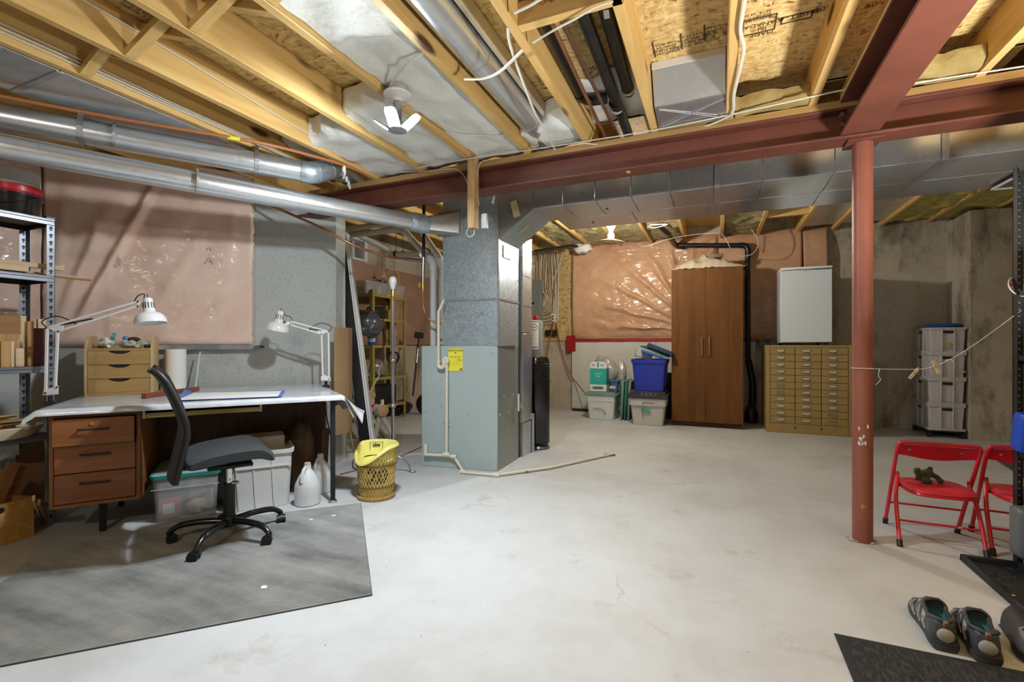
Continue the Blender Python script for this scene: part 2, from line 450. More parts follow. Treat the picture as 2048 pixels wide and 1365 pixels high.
m_furn_s = mat('furnace_side_enamel', (0.30, 0.33, 0.32), 0.36, metal=0.3, col2=(0.27, 0.30, 0.29), vs=1.5)
m_fib_w = mat('white_glass_wool', (0.78, 0.79, 0.76), 0.95, col2=(0.70, 0.71, 0.66), vs=9, bump=0.45, bs=26)
m_fib_y = mat('yellow_glass_wool', (0.62, 0.55, 0.17), 0.95, col2=(0.44, 0.37, 0.10), vs=12, bump=0.9, bs=60)
m_rock = mat('tan_stone_wool', (0.42, 0.36, 0.18), 0.95, col2=(0.22, 0.17, 0.07), vs=18, bump=1.0, bs=50, lo=0.42, hi=0.7)
m_vap = mat('taped_vapour_sheet', (0.60, 0.56, 0.47), 0.4, col2=(0.50, 0.45, 0.35), vs=7, coat=0.3)
def pink(name, c1, c2, c3, coat, wr):
    m, nt, nd, lk, b = _nodes(name)
    vec = coords(nt)
    n1 = N(nt, 'ShaderNodeTexNoise', i_Scale=2.2, i_Detail=9.0, i_Roughness=0.68, i_Distortion=0.8); lk.new(vec, n1.inputs['Vector'])
    r1 = ramp(nt, [(0.28, c1), (0.5, c2), (0.72, c3)]); lk.new(n1.outputs['Fac'], r1.inputs['Fac'])
    lk.new(r1.outputs['Color'], b.inputs['Base Color'])
    b.inputs['Roughness'].default_value = 0.7
    b.inputs['Coat Weight'].default_value = coat; b.inputs['Coat Roughness'].default_value = 0.13
    n2 = N(nt, 'ShaderNodeTexNoise', i_Scale=7.0, i_Detail=3.0, i_Roughness=0.45, i_Distortion=1.2)
    tc = N(nt, 'ShaderNodeTexCoord'); mp = N(nt, 'ShaderNodeMapping'); mp.inputs['Rotation'].default_value = (0, R(28), 0); mp.inputs['Scale'].default_value = (0.5, 1, 1.9)
    lk.new(tc.outputs['Object'], mp.inputs['Vector']); lk.new(mp.outputs[0], n2.inputs['Vector'])
    bp = N(nt, 'ShaderNodeBump', i_Strength=wr, i_Distance=0.03); lk.new(n2.outputs['Fac'], bp.inputs['Height'])
    lk.new(bp.outputs['Normal'], b.inputs['Coat Normal'])
    b2 = N(nt, 'ShaderNodeBump', i_Strength=wr * 0.4, i_Distance=0.02); lk.new(n2.outputs['Fac'], b2.inputs['Height']); lk.new(b2.outputs['Normal'], b.inputs['Normal'])
    return m
m_pink_l = pink('pink_wool_under_film', (0.64, 0.425, 0.34), (0.78, 0.575, 0.475), (0.83, 0.655, 0.555), 0.25, 0.25)
m_pink_b = pink('pink_wool_under_shiny_film', (0.43, 0.225, 0.12), (0.56, 0.325, 0.19), (0.64, 0.42, 0.27), 1.0, 0.8)
m_pink_d = pink('shaded_pink_wool', (0.26, 0.15, 0.10), (0.36, 0.22, 0.15), (0.42, 0.28, 0.20), 0.3, 0.3)  # darker copy of the pink wool, the recess shade put into its colour
m_film = mat('clear_polythene', (0.85, 0.85, 0.84), 0.12, alpha=0.25, spec=0.6, bump=0.5, bs=12)
m_black = mat('black_plastic', (0.013, 0.013, 0.014), 0.42)
m_black_g = mat('black_gloss', (0.010, 0.010, 0.011), 0.2, coat=0.3)
m_black_m = mat('black_painted_steel', (0.022, 0.023, 0.025), 0.4, metal=0.3)
m_grey_m = mat('grey_painted_steel', (0.27, 0.29, 0.33), 0.35, metal=0.6, col2=(0.2, 0.22, 0.25), vs=5)
m_abs = mat('black_drain_plastic', (0.009, 0.010, 0.011), 0.35, col2=(0.022, 0.022, 0.022), vs=12, lo=0.5, hi=0.75)
m_white = mat('white_plastic', (0.74, 0.75, 0.74), 0.4)
m_white_e = mat('white_enamel', (0.80, 0.81, 0.81), 0.22, coat=0.3)
m_pvc = mat('ivory_pipe_plastic', (0.72, 0.68, 0.56), 0.4)
m_pvc_g = mat('grey_white_pipe_plastic', (0.62, 0.62, 0.58), 0.4)
m_cable = mat('white_cable', (0.70, 0.66, 0.57), 0.5)
m_cable_b = mat('black_cable', (0.015, 0.015, 0.015), 0.5)
m_copper = mat('copper_pipe', (0.52, 0.25, 0.14), 0.36, metal=0.75, col2=(0.36, 0.16, 0.085), vs=6)
m_orange = mat('orange_coated_pipe', (0.46, 0.165, 0.055), 0.4)
m_chrome = mat('chrome', (0.72, 0.73, 0.74), 0.14, metal=1.0)
m_steel = mat('bare_steel', (0.48, 0.48, 0.47), 0.3, metal=1.0)
m_brass = mat('brass', (0.62, 0.43, 0.14), 0.28, metal=1.0)
m_yel = mat('yellow_paper', (0.85, 0.78, 0.07), 0.55)
m_ink = mat('black_ink', (0.015, 0.014, 0.012), 0.7)
m_ink_b = mat('brown_black_stamp_ink', (0.07, 0.045, 0.02), 0.8)
m_redtape = mat('red_sheathing_tape', (0.30, 0.012, 0.015), 0.35)
m_string = mat('white_string', (0.72, 0.70, 0.64), 0.8)
m_rubber = mat('black_rubber', (0.02, 0.021, 0.023), 0.7, bump=0.15, bs=150)
# ================================================================== THE SETTING
ZJ, ZO = 2.23, 2.42            # joist undersides and subfloor near the camera
ZJB, ZOB = 2.43, 2.63          # the same behind the steel beam
WANG = 40.0                    # the slanted stretch of the left wall
W0 = (-3.237, 2.71)
WD = Vector((math.sin(R(WANG)), math.cos(R(WANG)), 0)); WN = Vector((math.cos(R(WANG)), -math.sin(R(WANG)), 0))
def WP(px, py, off=0.0):
    return PL(px, py, (W0[0] + WN.x * off, W0[1] + WN.y * off), WANG)

struct('floor', M().box(-4.7, -3.3, -0.12, 3.7, 7.4, 0), m_floor)
ceil = struct('ceiling', M().box(-4.6, -3.3, ZO, 3.6, 3.02, ZO + 0.02), m_osb)
ceil2 = struct('ceiling', M().box(-4.6, 3.0, ZOB, 3.6, 7.3, ZOB + 0.02).box(-4.6, 3.0, ZO, 3.6, 3.03, ZOB), m_osb)
wb = struct('wall_back', M().box(-4.7, 7.05, 0, 3.7, 7.3, 2.66), m_conc_d)
wf = struct('wall_front', M().box(-4.7, -3.4, 0, 3.7, -3.2, 2.5), m_conc)
wr = struct('wall_right', M().box(3.3, -3.3, 0, 3.6, 7.2, 2.66), m_conc_d)
bp0, bp1 = F(1941, 881), F(2018, 882.5)
wbump = struct('wall_pier', M().prism([(2.449, 7.06, 0), (bp0.x, 6.467, 0), (bp1.x, bp1.y - 0.06, 0), (bp1.x + 0.02, 7.06, 0)], (0, 0, 2.41)), m_conc_d)
wl = struct('wall_left', M().box(-4.7, -3.3, 0, -4.4, 4.50, 2.66).box(-4.7, 5.16, 0, -4.4, 7.3, 2.66).box(-4.7, 4.50, 0, -4.4, 5.16, 2.12).box(-4.7, 4.50, 2.42, -4.4, 5.16, 2.66), m_conc_d)
wln = struct('wall_left_near', M().box(-4.45, -3.3, 0, -4.1, 1.69, 2.24), m_conc)
ew = WP(672, 690); ew.z = 0
wla = struct('wall_left_slanted', M().prism([(-4.1, 1.682, 0), (ew.x, ew.y, 0), (ew.x - 0.02, ew.y + 0.13, 0), (-3.2, 3.29, 0), (-4.45, 3.29, 0), (-4.45, 1.6, 0)], (0, 0, 2.235)), m_conc)

# basement window high in the left wall, behind the furnace
win = struct('window_1', M().box(-4.62, 4.50, 2.12, -4.36, 5.16, 2.15).box(-4.62, 4.50, 2.39, -4.36, 5.16, 2.42).box(-4.62, 4.50, 2.15, -4.36, 4.54, 2.39).box(-4.62, 5.10, 2.15, -4.36, 5.16, 2.39), m_white)
M().box(-4.56, 4.80, 2.15, -4.52, 4.84, 2.39).build('sash_bar', m_white, win)
M().box(-4.56, 5.02, 2.15, -4.50, 5.06, 2.39).build('sash_bar', m_white, win)
M().box(-4.545, 4.54, 2.15, -4.54, 5.10, 2.39).build('pane', mat('window_glass', (0.95, 0.97, 1), 0.02, trans=1.0, ior=1.45), win)

# ------------------------------------------------------------------ joists and the cross bridging between them
VJ = [-3.95, -3.55, -3.155, -2.70, -2.353, -1.935, -1.522, -1.137, -0.745, -0.348, 0.044, 0.432, 1.088, 1.49, 1.89, 2.3, 2.7]
def one_joist(v, y0, y1, z0, z1):
    m = M()
    k = 8
    for i in range(2): pass
    m.box(v, y0, z0, v + 0.040, y1, z1, 0.003)
    m.build('joist', m_joist, ceil if z0 < 2.3 else ceil2, flat=False)
for v in VJ: one_joist(v, -3.2, 2.985, ZJ, ZO)
VB = [-3.95, -3.5, -3.05, -2.6, -2.16, -1.72, -1.29, -0.86, -0.42, 0.045, 0.475, 0.93, 1.32, 1.80, 2.24, 2.68]
for v in VB: one_joist(v, 3.03, 7.05, ZJB, ZOB)
def strut(x0, z0, x1, z1, y):
    M().beam((x0, y, z0), (x1, y, z1), 0.045, 0.030).build('bridging_strut', m_joist_x, ceil)
for (va, vb) in ((-2.70, -2.353), (-2.353, -1.935), (-1.935, -1.522), (-1.522, -1.137)):
    strut(va + 0.042, ZJ + 0.015, vb + 0.0, ZO - 0.03, 1.225)
    strut(va + 0.042, ZO - 0.03, vb + 0.0, ZJ + 0.02, 1.280)
# plain blocks of lumber across bays
b0, b1 = F(1048, 56, ZJ), F(1166, 4, ZJ)
M().box(-0.705, b0.y - 0.02, ZJ, -0.308, b0.y + 0.02, ZJ + 0.09).build('blocking', m_joist_x, ceil)
M().box(0.475, 5.55, ZJB + 0.005, 0.93, 5.59, ZOB - 0.01).build('blocking', m_joist_x, ceil2)
M().box(0.475, 6.05, ZJB + 0.005, 0.93, 6.09, ZOB - 0.09).build('blocking', m_joist_x, ceil2)
M().box(1.84, 5.3, ZJB + 0.005, 2.24, 5.34, ZOB - 0.01).build('blocking', m_joist_x, ceil2)
# strap boards and mill stamps on the strand board (read from below, so mirrored right to left in the picture as in the photograph)
def stamp(txt, px, py, size, sx=1.0, flip=True, col=None):
    c = F(px, py, ZO - 0.002)
    lettering('printed_stamp', txt, m_ink_b, ceil, c, (-1, 0, 0), (0, 1, 0), size, sx=sx) if flip else lettering('printed_stamp', txt, m_ink_b, ceil, c, (1, 0, 0), (0, 1, 0), size, sx=sx)
def stamp_box(px0, py0, px1, py1, wd=0.006, mid=None):
    """a printed frame between two opposite corners given in the picture"""
    a, b = F(px0, py0, ZO - 0.0015), F(px1, py1, ZO - 0.0015)
    x0, x1, y0, y1 = min(a.x, b.x), max(a.x, b.x), min(a.y, b.y), max(a.y, b.y); z = ZO - 0.002
    m = M()
    for (p, q, r_, s_) in ((x0, y0, x1, y0 + wd), (x0, y1 - wd, x1, y1), (x0, y0, x0 + wd, y1), (x1 - wd, y0, x1, y1)):
        m.box(p, q, z, r_, s_, z + 0.003)
    m.build('printed_frame', m_ink_b, ceil, flat=True)
# stamps between the joists right of the plumbing bay
lettering('printed_stamp', 'MADE\nIN\nCANADA', m_ink_b, ceil, F(1524, 58, ZO - 0.002), (-1, 0, 0), (0, 1, 0), 0.036)
lettering('printed_stamp', 'EXPOSURE 1\n610 MM O.C.\n32/16  24 OC', m_ink_b, ceil, F(1512, 34, ZO - 0.002), (-1, 0, 0), (0, 1, 0), 0.021)
stamp_box(1483, 74, 1556, 26)
lettering('printed_stamp', 'SHIFT-A', m_ink_b, ceil, F(1597, 31, ZO - 0.002), (-1, 0, 0), (0, 1, 0), 0.046)
stamp_box(1560, 50, 1628, 20)
lettering('printed_stamp', '08-V-09', m_ink_b, ceil, F(1668, 12, ZO - 0.002), (-1, 0, 0), (0, 1, 0), 0.046)
lettering('printed_stamp', 'V-09', m_ink_b, ceil, F(1755, 7, ZO - 0.002), (-1, 0, 0), (0, 1, 0), 0.046)
lettering('printed_stamp', '0437', m_ink_b, ceil, F(1226, 130, ZO - 0.002), (-1, 0, 0), (0, 1, 0), 0.04)
lettering('printed_stamp', '05H9', m_ink_b, ceil, F(1182, 137, ZO - 0.002), (-1, 0, 0), (0, 1, 0), 0.04)
for i, px in enumerate((1333, 1388, 1434)):
    lettering('printed_stamp', ('APPROVED\nSHEATHING\nSPAN 24\nOSB 0325', 'SIZED FOR SPACING\nCSA 0437.0\n610 MM  2F24\n23/32 11.1', 'TYPE 1  BOND\nO-2  18 MM\n2004770\nMILL 0325')[i], m_ink_b, ceil, F(px, 96 - i * 17, ZO - 0.002), (-1, 0, 0), (0, 1, 0), 0.024)
    m_ = M(); q = F(px - 25, 100 - i * 17, ZO - 0.002); m_.box(q.x - 0.003, q.y - 0.06, ZO - 0.004, q.x + 0.003, q.y + 0.06, ZO - 0.001); m_.build('printed_rule', m_ink_b, ceil, flat=True)
for px, py, t in ((1093, 158, 'STAMP 24\nHOLD FLAT\nSIZED EDGE\nTHIS SIDE'), (700, 214, 'SIZED FOR SPACING'), (287, 24, 'SPACE 3 MM\nENDS EDGES\nO.C. 24 IN')):
    lettering('printed_stamp', t, m_ink_b, ceil, F(px, py, ZO - 0.002), (0, 1, 0), (-1, 0, 0), 0.026)

# ------------------------------------------------------------------ steel frame
BY0, BY1, BYC = 2.84, 2.98, 2.91
t = thing('steel_beam', 'long red painted steel I-beam crossing the whole ceiling on top of the round post', 'beam', (0, BYC, 2.038))
def ibeam(axis, a0, a1, c, hw, z0, z1, par, mt, fl=0.012, wt=0.009):
    for (nm, q) in (('bottom_flange', (c - hw, c + hw, z0, z0 + fl)), ('top_flange', (c - hw, c + hw, z1 - fl, z1)), ('web', (c - wt / 2, c + wt / 2, z0 + fl, z1 - fl))):
        m = M()
        if axis == 'x': m.box(a0, q[0], q[2], a1, q[1], q[3], 0.002)
        else: m.box(q[0], a0, q[2], q[1], a1, q[3], 0.002)
        m.build(nm, mt, par, W=True)
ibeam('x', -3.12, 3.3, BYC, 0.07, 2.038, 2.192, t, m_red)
M().box(-3.0, BY0 + 0.005, 2.192, 3.3, BY1 - 0.005, ZJ).build('wood_plate', m_plate, t, W=True, label='brown plank bolted on top of the red beam')
q = U(1258, 345, BYC)
M().blob((q.x, BY0 + 0.045, 2.035), (0.014, 0.022, 0.006), 3, 0.5, 1.5, 10).build('dried_foam', mat('dried_foam', (0.55, 0.36, 0.14), 0.8), t, W=True, label='tan lump of dried foam on the flange')
t = thing('cross_beam', 'red steel I-beam running from the camera to the main beam above the round post', 'beam', (0.65, 1.0, 2.05))
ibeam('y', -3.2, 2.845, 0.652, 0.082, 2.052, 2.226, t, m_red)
M().box(0.57, -3.2, 2.226, 0.735, 2.84, ZO - 0.15).build('wood_plate', m_joist, t, W=True, label='tan plank along the top of the cross beam')
M().box(0.60, 2.838, 2.06, 0.604 + 0.09, 2.85, 2.18).build('end_plate', m_red, t, W=True)
for zz in (2.10, 2.15): M().cyl((0.575, 2.85, zz), (0.575, 2.825, zz), 0.012, n=6).build('bolt', m_steel, t, W=True)
pc = F(1725, 1082)
t = thing('steel_post', 'round red steel post standing on the floor under the beam crossing', 'post', (pc.x, pc.y, 0))
M().cyl((0, 0, 0.0), (0, 0, 2.026), 0.0445, n=40).build('shaft', m_red_post, t)
M().box(-0.075, -0.065, 2.026, 0.075, 0.065, 2.038, 0.002).build('cap_plate', m_red, t)
m = M()
for i in range(26):
    a = random.uniform(0, 2 * PI); rr = random.uniform(0.043, 0.062)
    m.blob((rr * math.cos(a), rr * math.sin(a), 0.004), (random.uniform(.006, .014), random.uniform(.006, .014), random.uniform(.003, .009)), i, 0.5, 2, 6)
m.build('mortar_crumbs', mat('mortar', (0.42, 0.41, 0.38), 0.95), t, kind='stuff')
for i in range(9):
    m = M(); a = R(-95 + random.uniform(-28, 30)) ; z = 0.54 + random.uniform(-.05, .05)
    m.blob((0.0445 * math.cos(a), 0.0445 * math.sin(a), z), (.005, .003, .010), i, .5, 2, 6)
    m.build('paint_scuff', m_white, t, label='white paint scuff on the post')
m = M(); a = R(-100); m.blob((0.0445 * math.cos(a), 0.0445 * math.sin(a), 0.185), (.012, .0025, .011), 2, .4, 2, 8)
m.build('yellow_smear', mat('yellow_smear', (0.45, 0.25, 0.03), 0.7), t, label='yellow paint smear near the foot')

# ------------------------------------------------------------------ glass-wool batts between the joists
def batt(label, v0, v1, y0, y1, z0, z1, mt=None, seed=0, amp=0.022, group=None, sag=0.0):
    m = M(); nx, ny = 12, max(8, int((y1 - y0) * 22))
    bmv = {}
    def pt(i, j, top):
        x = v0 + (v1 - v0) * i / nx; y = y0 + (y1 - y0) * j / ny
        e = min(i, nx - i) / nx
        ed = 1.0 if 0 < j < ny else 0.0
        nz = fbm((x * 7 + seed, y * 7, seed * 2.0), 4) * amp
        yy = y + (fbm((x * 9, seed * 5.0, y), 3) * 0.05 if j in (0, ny) else 0)
        z = (z1 if top else z0 - sag * math.sin(PI * e) + (nz if ed else abs(nz) + 0.02))
        return (x, yy, z)
    for top in (0, 1):
        for i in range(nx + 1):
            for j in range(ny + 1): bmv[(i, j, top)] = m.b.verts.new(pt(i, j, top))
    def q(*k): m.b.faces.new([bmv[a] for a in k])
    for i in range(nx):
        for j in range(ny):
            q((i, j, 0), (i + 1, j, 0), (i + 1, j + 1, 0), (i, j + 1, 0)); q((i, j, 1), (i + 1, j, 1), (i + 1, j + 1, 1), (i, j + 1, 1))
    for i in range(nx):
        for j in (0, ny): q((i, j, 0), (i + 1, j, 0), (i + 1, j, 1), (i, j, 1))
    for j in range(ny):
        for i in (0, nx): q((i, j, 0), (i, j + 1, 0), (i, j + 1, 1), (i, j, 1))
    return m.solo('insulation_batt', label, 'insulation', mt or m_fib_w, group=group, ang=80)
GI = 'white insulation batts between the joists'
yA = F(652, 62, 2.27).y
batt('long white insulation batt left of the round ceiling duct, lamp cable lying on it', -1.478, -1.142, 1.16, 2.95, 2.262, 2.40, seed=1, group=GI)
batt('white insulation batt in the bay behind the bright ceiling lamp', -1.892, -1.526, 2.02, 2.95, 2.262, 2.40, seed=2, group=GI)
batt('short white insulation batt left of the ceiling lamp, next to the beam', -2.31, -1.94, 2.18, 2.95, 2.258, 2.40, seed=3, group=GI)
batt('small white insulation tuft above the duct elbow', -2.655, -2.36, 2.30, 2.70, 2.335, 2.41, seed=4, group=GI)
batt('white insulation batt at the beam end of the round duct bay', -1.09, -0.75, 2.62, 2.97, 2.27, 2.41, seed=5, group=GI)
batt('white insulation batt behind the black drain pipes at the beam', -0.70, -0.352, 2.45, 2.97, 2.388, 2.415, seed=6, group=GI)
batt('yellowed insulation batt between the duct boot and the cross beam', 0.09, 0.43, 2.76, 2.98, 2.238, 2.31, mt=mat('aged_wool', (0.40, 0.31, 0.12), 0.95, col2=(0.3, 0.22, 0.08), vs=12, bump=.8, bs=50), seed=7)
batt('yellowed insulation batt right of the cross beam over the main beam', 0.75, 1.085, 2.74, 2.98, 2.238, 2.32, mt=bpy.data.materials['aged_wool'], seed=8)
GB = 'insulation between the back joists'
for i, (a, b, ya, yb, mt, lb, za) in enumerate((
    (-2.12, -1.72, 4.3, 6.95, m_rock, 'tan insulation batt over the electrical panel', 2.47),
    (-1.68, -1.29, 4.3, 6.95, m_rock, 'tan insulation batt in the bay left of the bare bulb', 2.47),
    (-1.25, -0.86, 4.3, 6.95, m_rock, 'tan insulation batt beside the bare bulb, left bay', 2.475),
    (-0.82, -0.42, 4.3, 6.95, m_rock, 'tan insulation batt above the bare bulb', 2.475),
    (0.085, 0.475, 4.3, 6.95, m_rock, 'shaggy tan insulation batt over the wardrobe', 2.47),
    (0.97, 1.32, 4.3, 6.9, m_vap, 'pale sheet-faced batt over the white refrigerator', 2.47),
    (1.36, 1.80, 4.3, 6.9, m_vap, 'pale sheet-faced batt left of the red post, near the back wall', 2.47),
    (0.52, 0.93, 4.3, 6.04, m_vap, 'pale sheet-faced batt framed by two wooden blocks', 2.52),
    (1.84, 2.24, 5.4, 6.95, m_fib_y, 'yellow insulation batt just right of the red post', 2.45),
    (2.28, 2.68, 5.8, 6.95, m_fib_y, 'yellow insulation batt at the concrete pier', 2.45))):
    batt(lb, a + 0.003, b - 0.003, ya, yb, za, ZOB - 0.01, mt=mt, seed=20 + i, amp=0.012 if mt is m_vap else 0.03)

# ------------------------------------------------------------------ pink wool blankets on the walls
def ridge(px0, py0, px1, py1, wdt, amp):
    a, b = WP(px0, py0), WP(px1, py1)
    A = ((a - Vector((W0[0], W0[1], 0))).dot(WD), a.z); B = ((b - Vector((W0[0], W0[1], 0))).dot(WD), b.z)
    L = math.hypot(B[0] - A[0], B[1] - A[1]); d = ((B[0] - A[0]) / L, (B[1] - A[1]) / L)
    def f(s, z):
        rx, rz = s - A[0], z - A[1]
        al = rx * d[0] + rz * d[1]; ac = rx * -d[1] + rz * d[0]
        env = max(0, min(1, (al + 0.15) / 0.3)) * max(0, min(1, (L + 0.15 - al) / 0.3))
        return amp * env * math.exp(-(ac / wdt) ** 2)
    return f
RG = [ridge(318, 365, 165, 640, 0.03, 0.050), ridge(300, 372, 150, 610, 0.055, -0.03), ridge(220, 430, 120, 640, 0.05, 0.035), ridge(180, 480, 110, 640, 0.03, -0.02),
      ridge(260, 420, 170, 560, 0.04, 0.015), ridge(140, 400, 110, 600, 0.04, 0.025), ridge(405, 480, 300, 640, 0.05, 0.012), ridge(470, 420, 440, 640, 0.05, 0.010)]
sL = -1.36; sR = (WP(508, 520) - Vector((W0[0], W0[1], 0))).dot(WD)
def pk(u, v):
    s = sL + (sR - sL) * u; z = 0.985 + (2.31 - 0.985) * v
    d = 0.055 + sum(f(s, z) for f in RG) + 0.012 * fbm((s * 2.5, z * 2.5, 3), 3)
    e = min(1, u / 0.02, (1 - u) / 0.015, v / 0.03)
    d = 0.012 + (d - 0.012) * max(0, e) ** 0.5
    if u > 0.99: s += 0.012 * noise.noise((0, z * 30, 1))
    p = Vector((W0[0], W0[1], 0)) + WD * s + WN * d
    return (p.x, p.y, z)
t = thing('insulation_blanket', 'pink insulation blanket under film on the slanted wall behind the desk', 'insulation', (W0[0], W0[1], 0))
M().grid(pk, 150, 90).build('film_covered_wool', m_pink_l, t, W=True, ang=180)
a, b = WP(338, 690, 0.05), WP(522, 692, 0.05)
def strap(u, v):
    p = Vector(WP(200, 690, 0.045)).lerp(WP(520, 692, 0.045), u); 
    return (p.x, p.y, 0.965 + 0.032 * v + 0.003 * noise.noise((u * 20, v, 0)))
M().grid(strap, 60, 2, thick=0.012).build('bottom_batten', mat('dark_film_roll', (0.20, 0.22, 0.23), 0.35, col2=(0.42, 0.42, 0.40), vs=3, lo=.4, hi=.6), t, W=True, label='dark roll of film along the lower edge')
p = WP(515, 694, 0.05); M().obox((p.x, p.y, p.z), (0.012, 0.09, 0.014), (0, 0, -R(WANG))).build('batten_end', m_black, t, W=True)
for px in (235, 421):
    c = WP(px, 510, 0.085)
    lettering('printed_mark', '^\nA', mat('grey_print', (0.60, 0.47, 0.40), 0.6) if px == 235 else bpy.data.materials['grey_print'], t, c, WD, (0, 0, 1), 0.075, sx=1.3)
c = WP(233, 528, 0.082); lettering('printed_mark', '8', bpy.data.materials['grey_print'], t, c, WD, (0, 0, 1), 0.075)
def pk2(u, v):
    y = -1.0 + 2.64 * u; z = 0.985 + 1.31 * v
    return (-4.06 + 0.03 * fbm((y * 3, z * 2.0, 9), 3) + 0.015 * math.sin(y * 16 + z * 2), y, z)
M().grid(pk2, 90, 40).solo('insulation_blanket', 'pink insulation blanket under film behind the steel shelving at the left', 'insulation', m_pink_l, ang=180)

def pkb(x0, x1, z0, z1, y, amp, fan=None):
    def f(u, v):
        x = x0 + (x1 - x0) * u; z = z0 + (z1 - z0) * v
        d = 0.10 * math.sin(PI * min(1, max(0, v))) ** 0.6 + amp * fbm((x * 2.2, z * 2.2, 5), 3)
        if fan:
            rx, rz = x - fan[0], z - fan[1]
            an = math.atan2(rz, -rx); rr = math.hypot(rx, rz)
            wv = max(0.0, math.sin(an * 26 + 1.2 * noise.noise((rr * 3, an * 4, 0)))) ** 2
            d += 0.040 * wv * math.exp(-((rr - 0.75) / 0.55) ** 2) * (1 if an > -0.1 else 0)
            d += 0.012 * noise.noise((x * 9, z * 15, 2.0)) * math.exp(-(rr / 0.9) ** 2)
        e = max(0, min(1, u / 0.02, (1 - u) / 0.02, v / 0.04, (1 - v) / 0.03))
        return (x, y - 0.02 - d * e ** 0.5, z)
    return f
t = thing('insulation_blanket', 'shiny film-covered pink insulation on the back wall left of the wardrobe', 'insulation', (-1.2, 7.03, 1.06))
M().grid(pkb(-2.02, 0.02, 1.07, 2.50, 7.03, 0.02, fan=(-0.25, 1.20)), 190, 110).build('film_covered_wool', m_pink_b, t, W=True, ang=180)
p0, p1 = -2.03, -0.0
def rt(u, v):
    x = -2.02 + 2.5 * u
    return (x, 6.985 + 0.004 * noise.noise((x * 9, v, 0)), 1.045 + 0.045 * v + 0.006 * noise.noise((x * 5, 0, 4)))
M().grid(rt, 60, 2, thick=0.006).build('red_tape', m_redtape, t, W=True, label='red tape sealing the lower edge of the film')
M().grid(lambda u, v: (-2.10 + 0.14 * u, 6.98 + 0.004 * noise.noise((u * 9, v * 9, 7)), 0.90 + 0.24 * v + 0.01 * noise.noise((u * 12, 3, 4))), 8, 10, thick=0.006).build('red_tape', m_redtape, t, W=True, label='crumpled patch of red tape at the corner')
t = thing('insulation_blanket', 'dull pink insulation blanket on the back wall between wardrobe and refrigerator', 'insulation', (0.6, 7.03, 1.06))
M().grid(pkb(0.02, 1.0, 1.07, 2.49, 7.03, 0.015), 60, 60).build('film_covered_wool', m_pink_b, t, W=True, ang=180)
M().grid(pkb(1.0, 1.27, 1.07, 2.48, 7.03, 0.02), 20, 60).build('film_covered_wool', m_pink_b, t, W=True, ang=180)

M().grid(lambda u, v: (-4.36 + 0.03 * fbm((u * 9, v * 3.0, 9), 3), 3.32 + 3.7 * u, 1.0 + 1.1 * v), 70, 26).solo('insulation_blanket', 'pink insulation coloured dark for shade on the far left wall below the small window', 'insulation', m_pink_d, ang=180)
# leftover strand board strip and pink wool beside the pier
M().box(-2.62, 7.03, 1.06, -2.02, 7.05, 2.46).build('wall_board', m_osb_w, wb)
M().grid(lambda u, v: (2.85 + 0.35 * u, 6.98 + 0.03 * noise.noise((u * 4, v * 5, 1)), 1.75 + 0.72 * v), 10, 24, thick=0.01).solo('insulation_blanket', 'scrap of pink insulation right of the concrete pier', 'insulation', m_pink_l)
# ================================================================== LAMPS
m_led = mat('led_panel', (0.88, 0.95, 1.0), 0.4, emit=LED_E)
m_bulb_on = mat('lit_bulb_glass', (1.0, 0.92, 0.80), 0.4, emit=BULB_E)
m_bulb_r = mat('fill_bulb_glass', (1.0, 0.93, 0.84), 0.4, emit=REAR_E)
m_porc = mat('porcelain', (0.78, 0.78, 0.75), 0.25, coat=0.4)
m_lampgrey = mat('grey_lamp_plastic', (0.30, 0.33, 0.36), 0.4)
c = F(795, 196, 2.205)
t = thing('ceiling_lamp', 'bright white ceiling lamp with three glowing wings on a grey stem', 'lamp', (c.x, c.y, 2.0))
M().lathe([(0.0, 0.262), (0.052, 0.262), (0.055, 0.258), (0.055, 0.226), (0.0, 0.226)], n=8).build('junction_box', m_galv, t)
M().lathe([(0.0, 0.226), (0.064, 0.226), (0.068, 0.220), (0.066, 0.212), (0.040, 0.202), (0.026, 0.196), (0.022, 0.186), (0.0, 0.186)], n=32).build('lamp_holder', m_porc, t)
M().lathe([(0.0, 0.188), (0.020, 0.188), (0.020, 0.092), (0.022, 0.086), (0.044, 0.072), (0.050, 0.058), (0.046, 0.046), (0.030, 0.040), (0.0, 0.038)], n=28).build('stem', m_lampgrey, t)
for k, a in enumerate((R(23.3 + 164), R(23.3 - 22), R(23.3 - 95))):
    d = Vector((math.cos(a), math.sin(a), 0)); sd = Vector((-d.y, d.x, 0))
    tl = (0.68, 0.62, 0.66)[k]
    def wing(u, v, d=d, sd=sd, tl=tl):
        r_ = 0.030 + 0.088 * u; wv = (v - 0.5) * 2
        ww = 0.030 * (1 - max(0, (u - 0.75) / 0.25) ** 2 * 0.35)
        p = d * r_ + sd * (ww * wv)
        return (p.x, p.y, 0.050 + tl * 0.088 * u)
    wg = M().grid(wing, 8, 4, thick=0.006).build('wing', m_lampgrey, t, ang=30)
    def panel(u, v, wing=wing, d=d, tl=tl):
        p = wing(0.06 + 0.90 * u, 0.06 + 0.88 * v); nn = (d * tl - Vector((0, 0, 1))).normalized() * .0068; return (p[0] + nn.x, p[1] + nn.y, p[2] + nn.z)
    M().grid(panel, 6, 3).build('led_panel', m_led, wg, ang=30)
def bulb(b, c, r, flip=True):
    s = -1 if flip else 1
    pr = [(0, -1.15), (.45, -1.06), (.78, -.82), (.97, -.45), (1.0, -.05), (.90, .38), (.66, .85), (.48, 1.25), (.43, 1.6), (0, 1.62)]
    b.lathe([(q[0] * r, q[1] * r) for q in pr], c, 24)
    return b
c = U(1222, 472, 5.0)
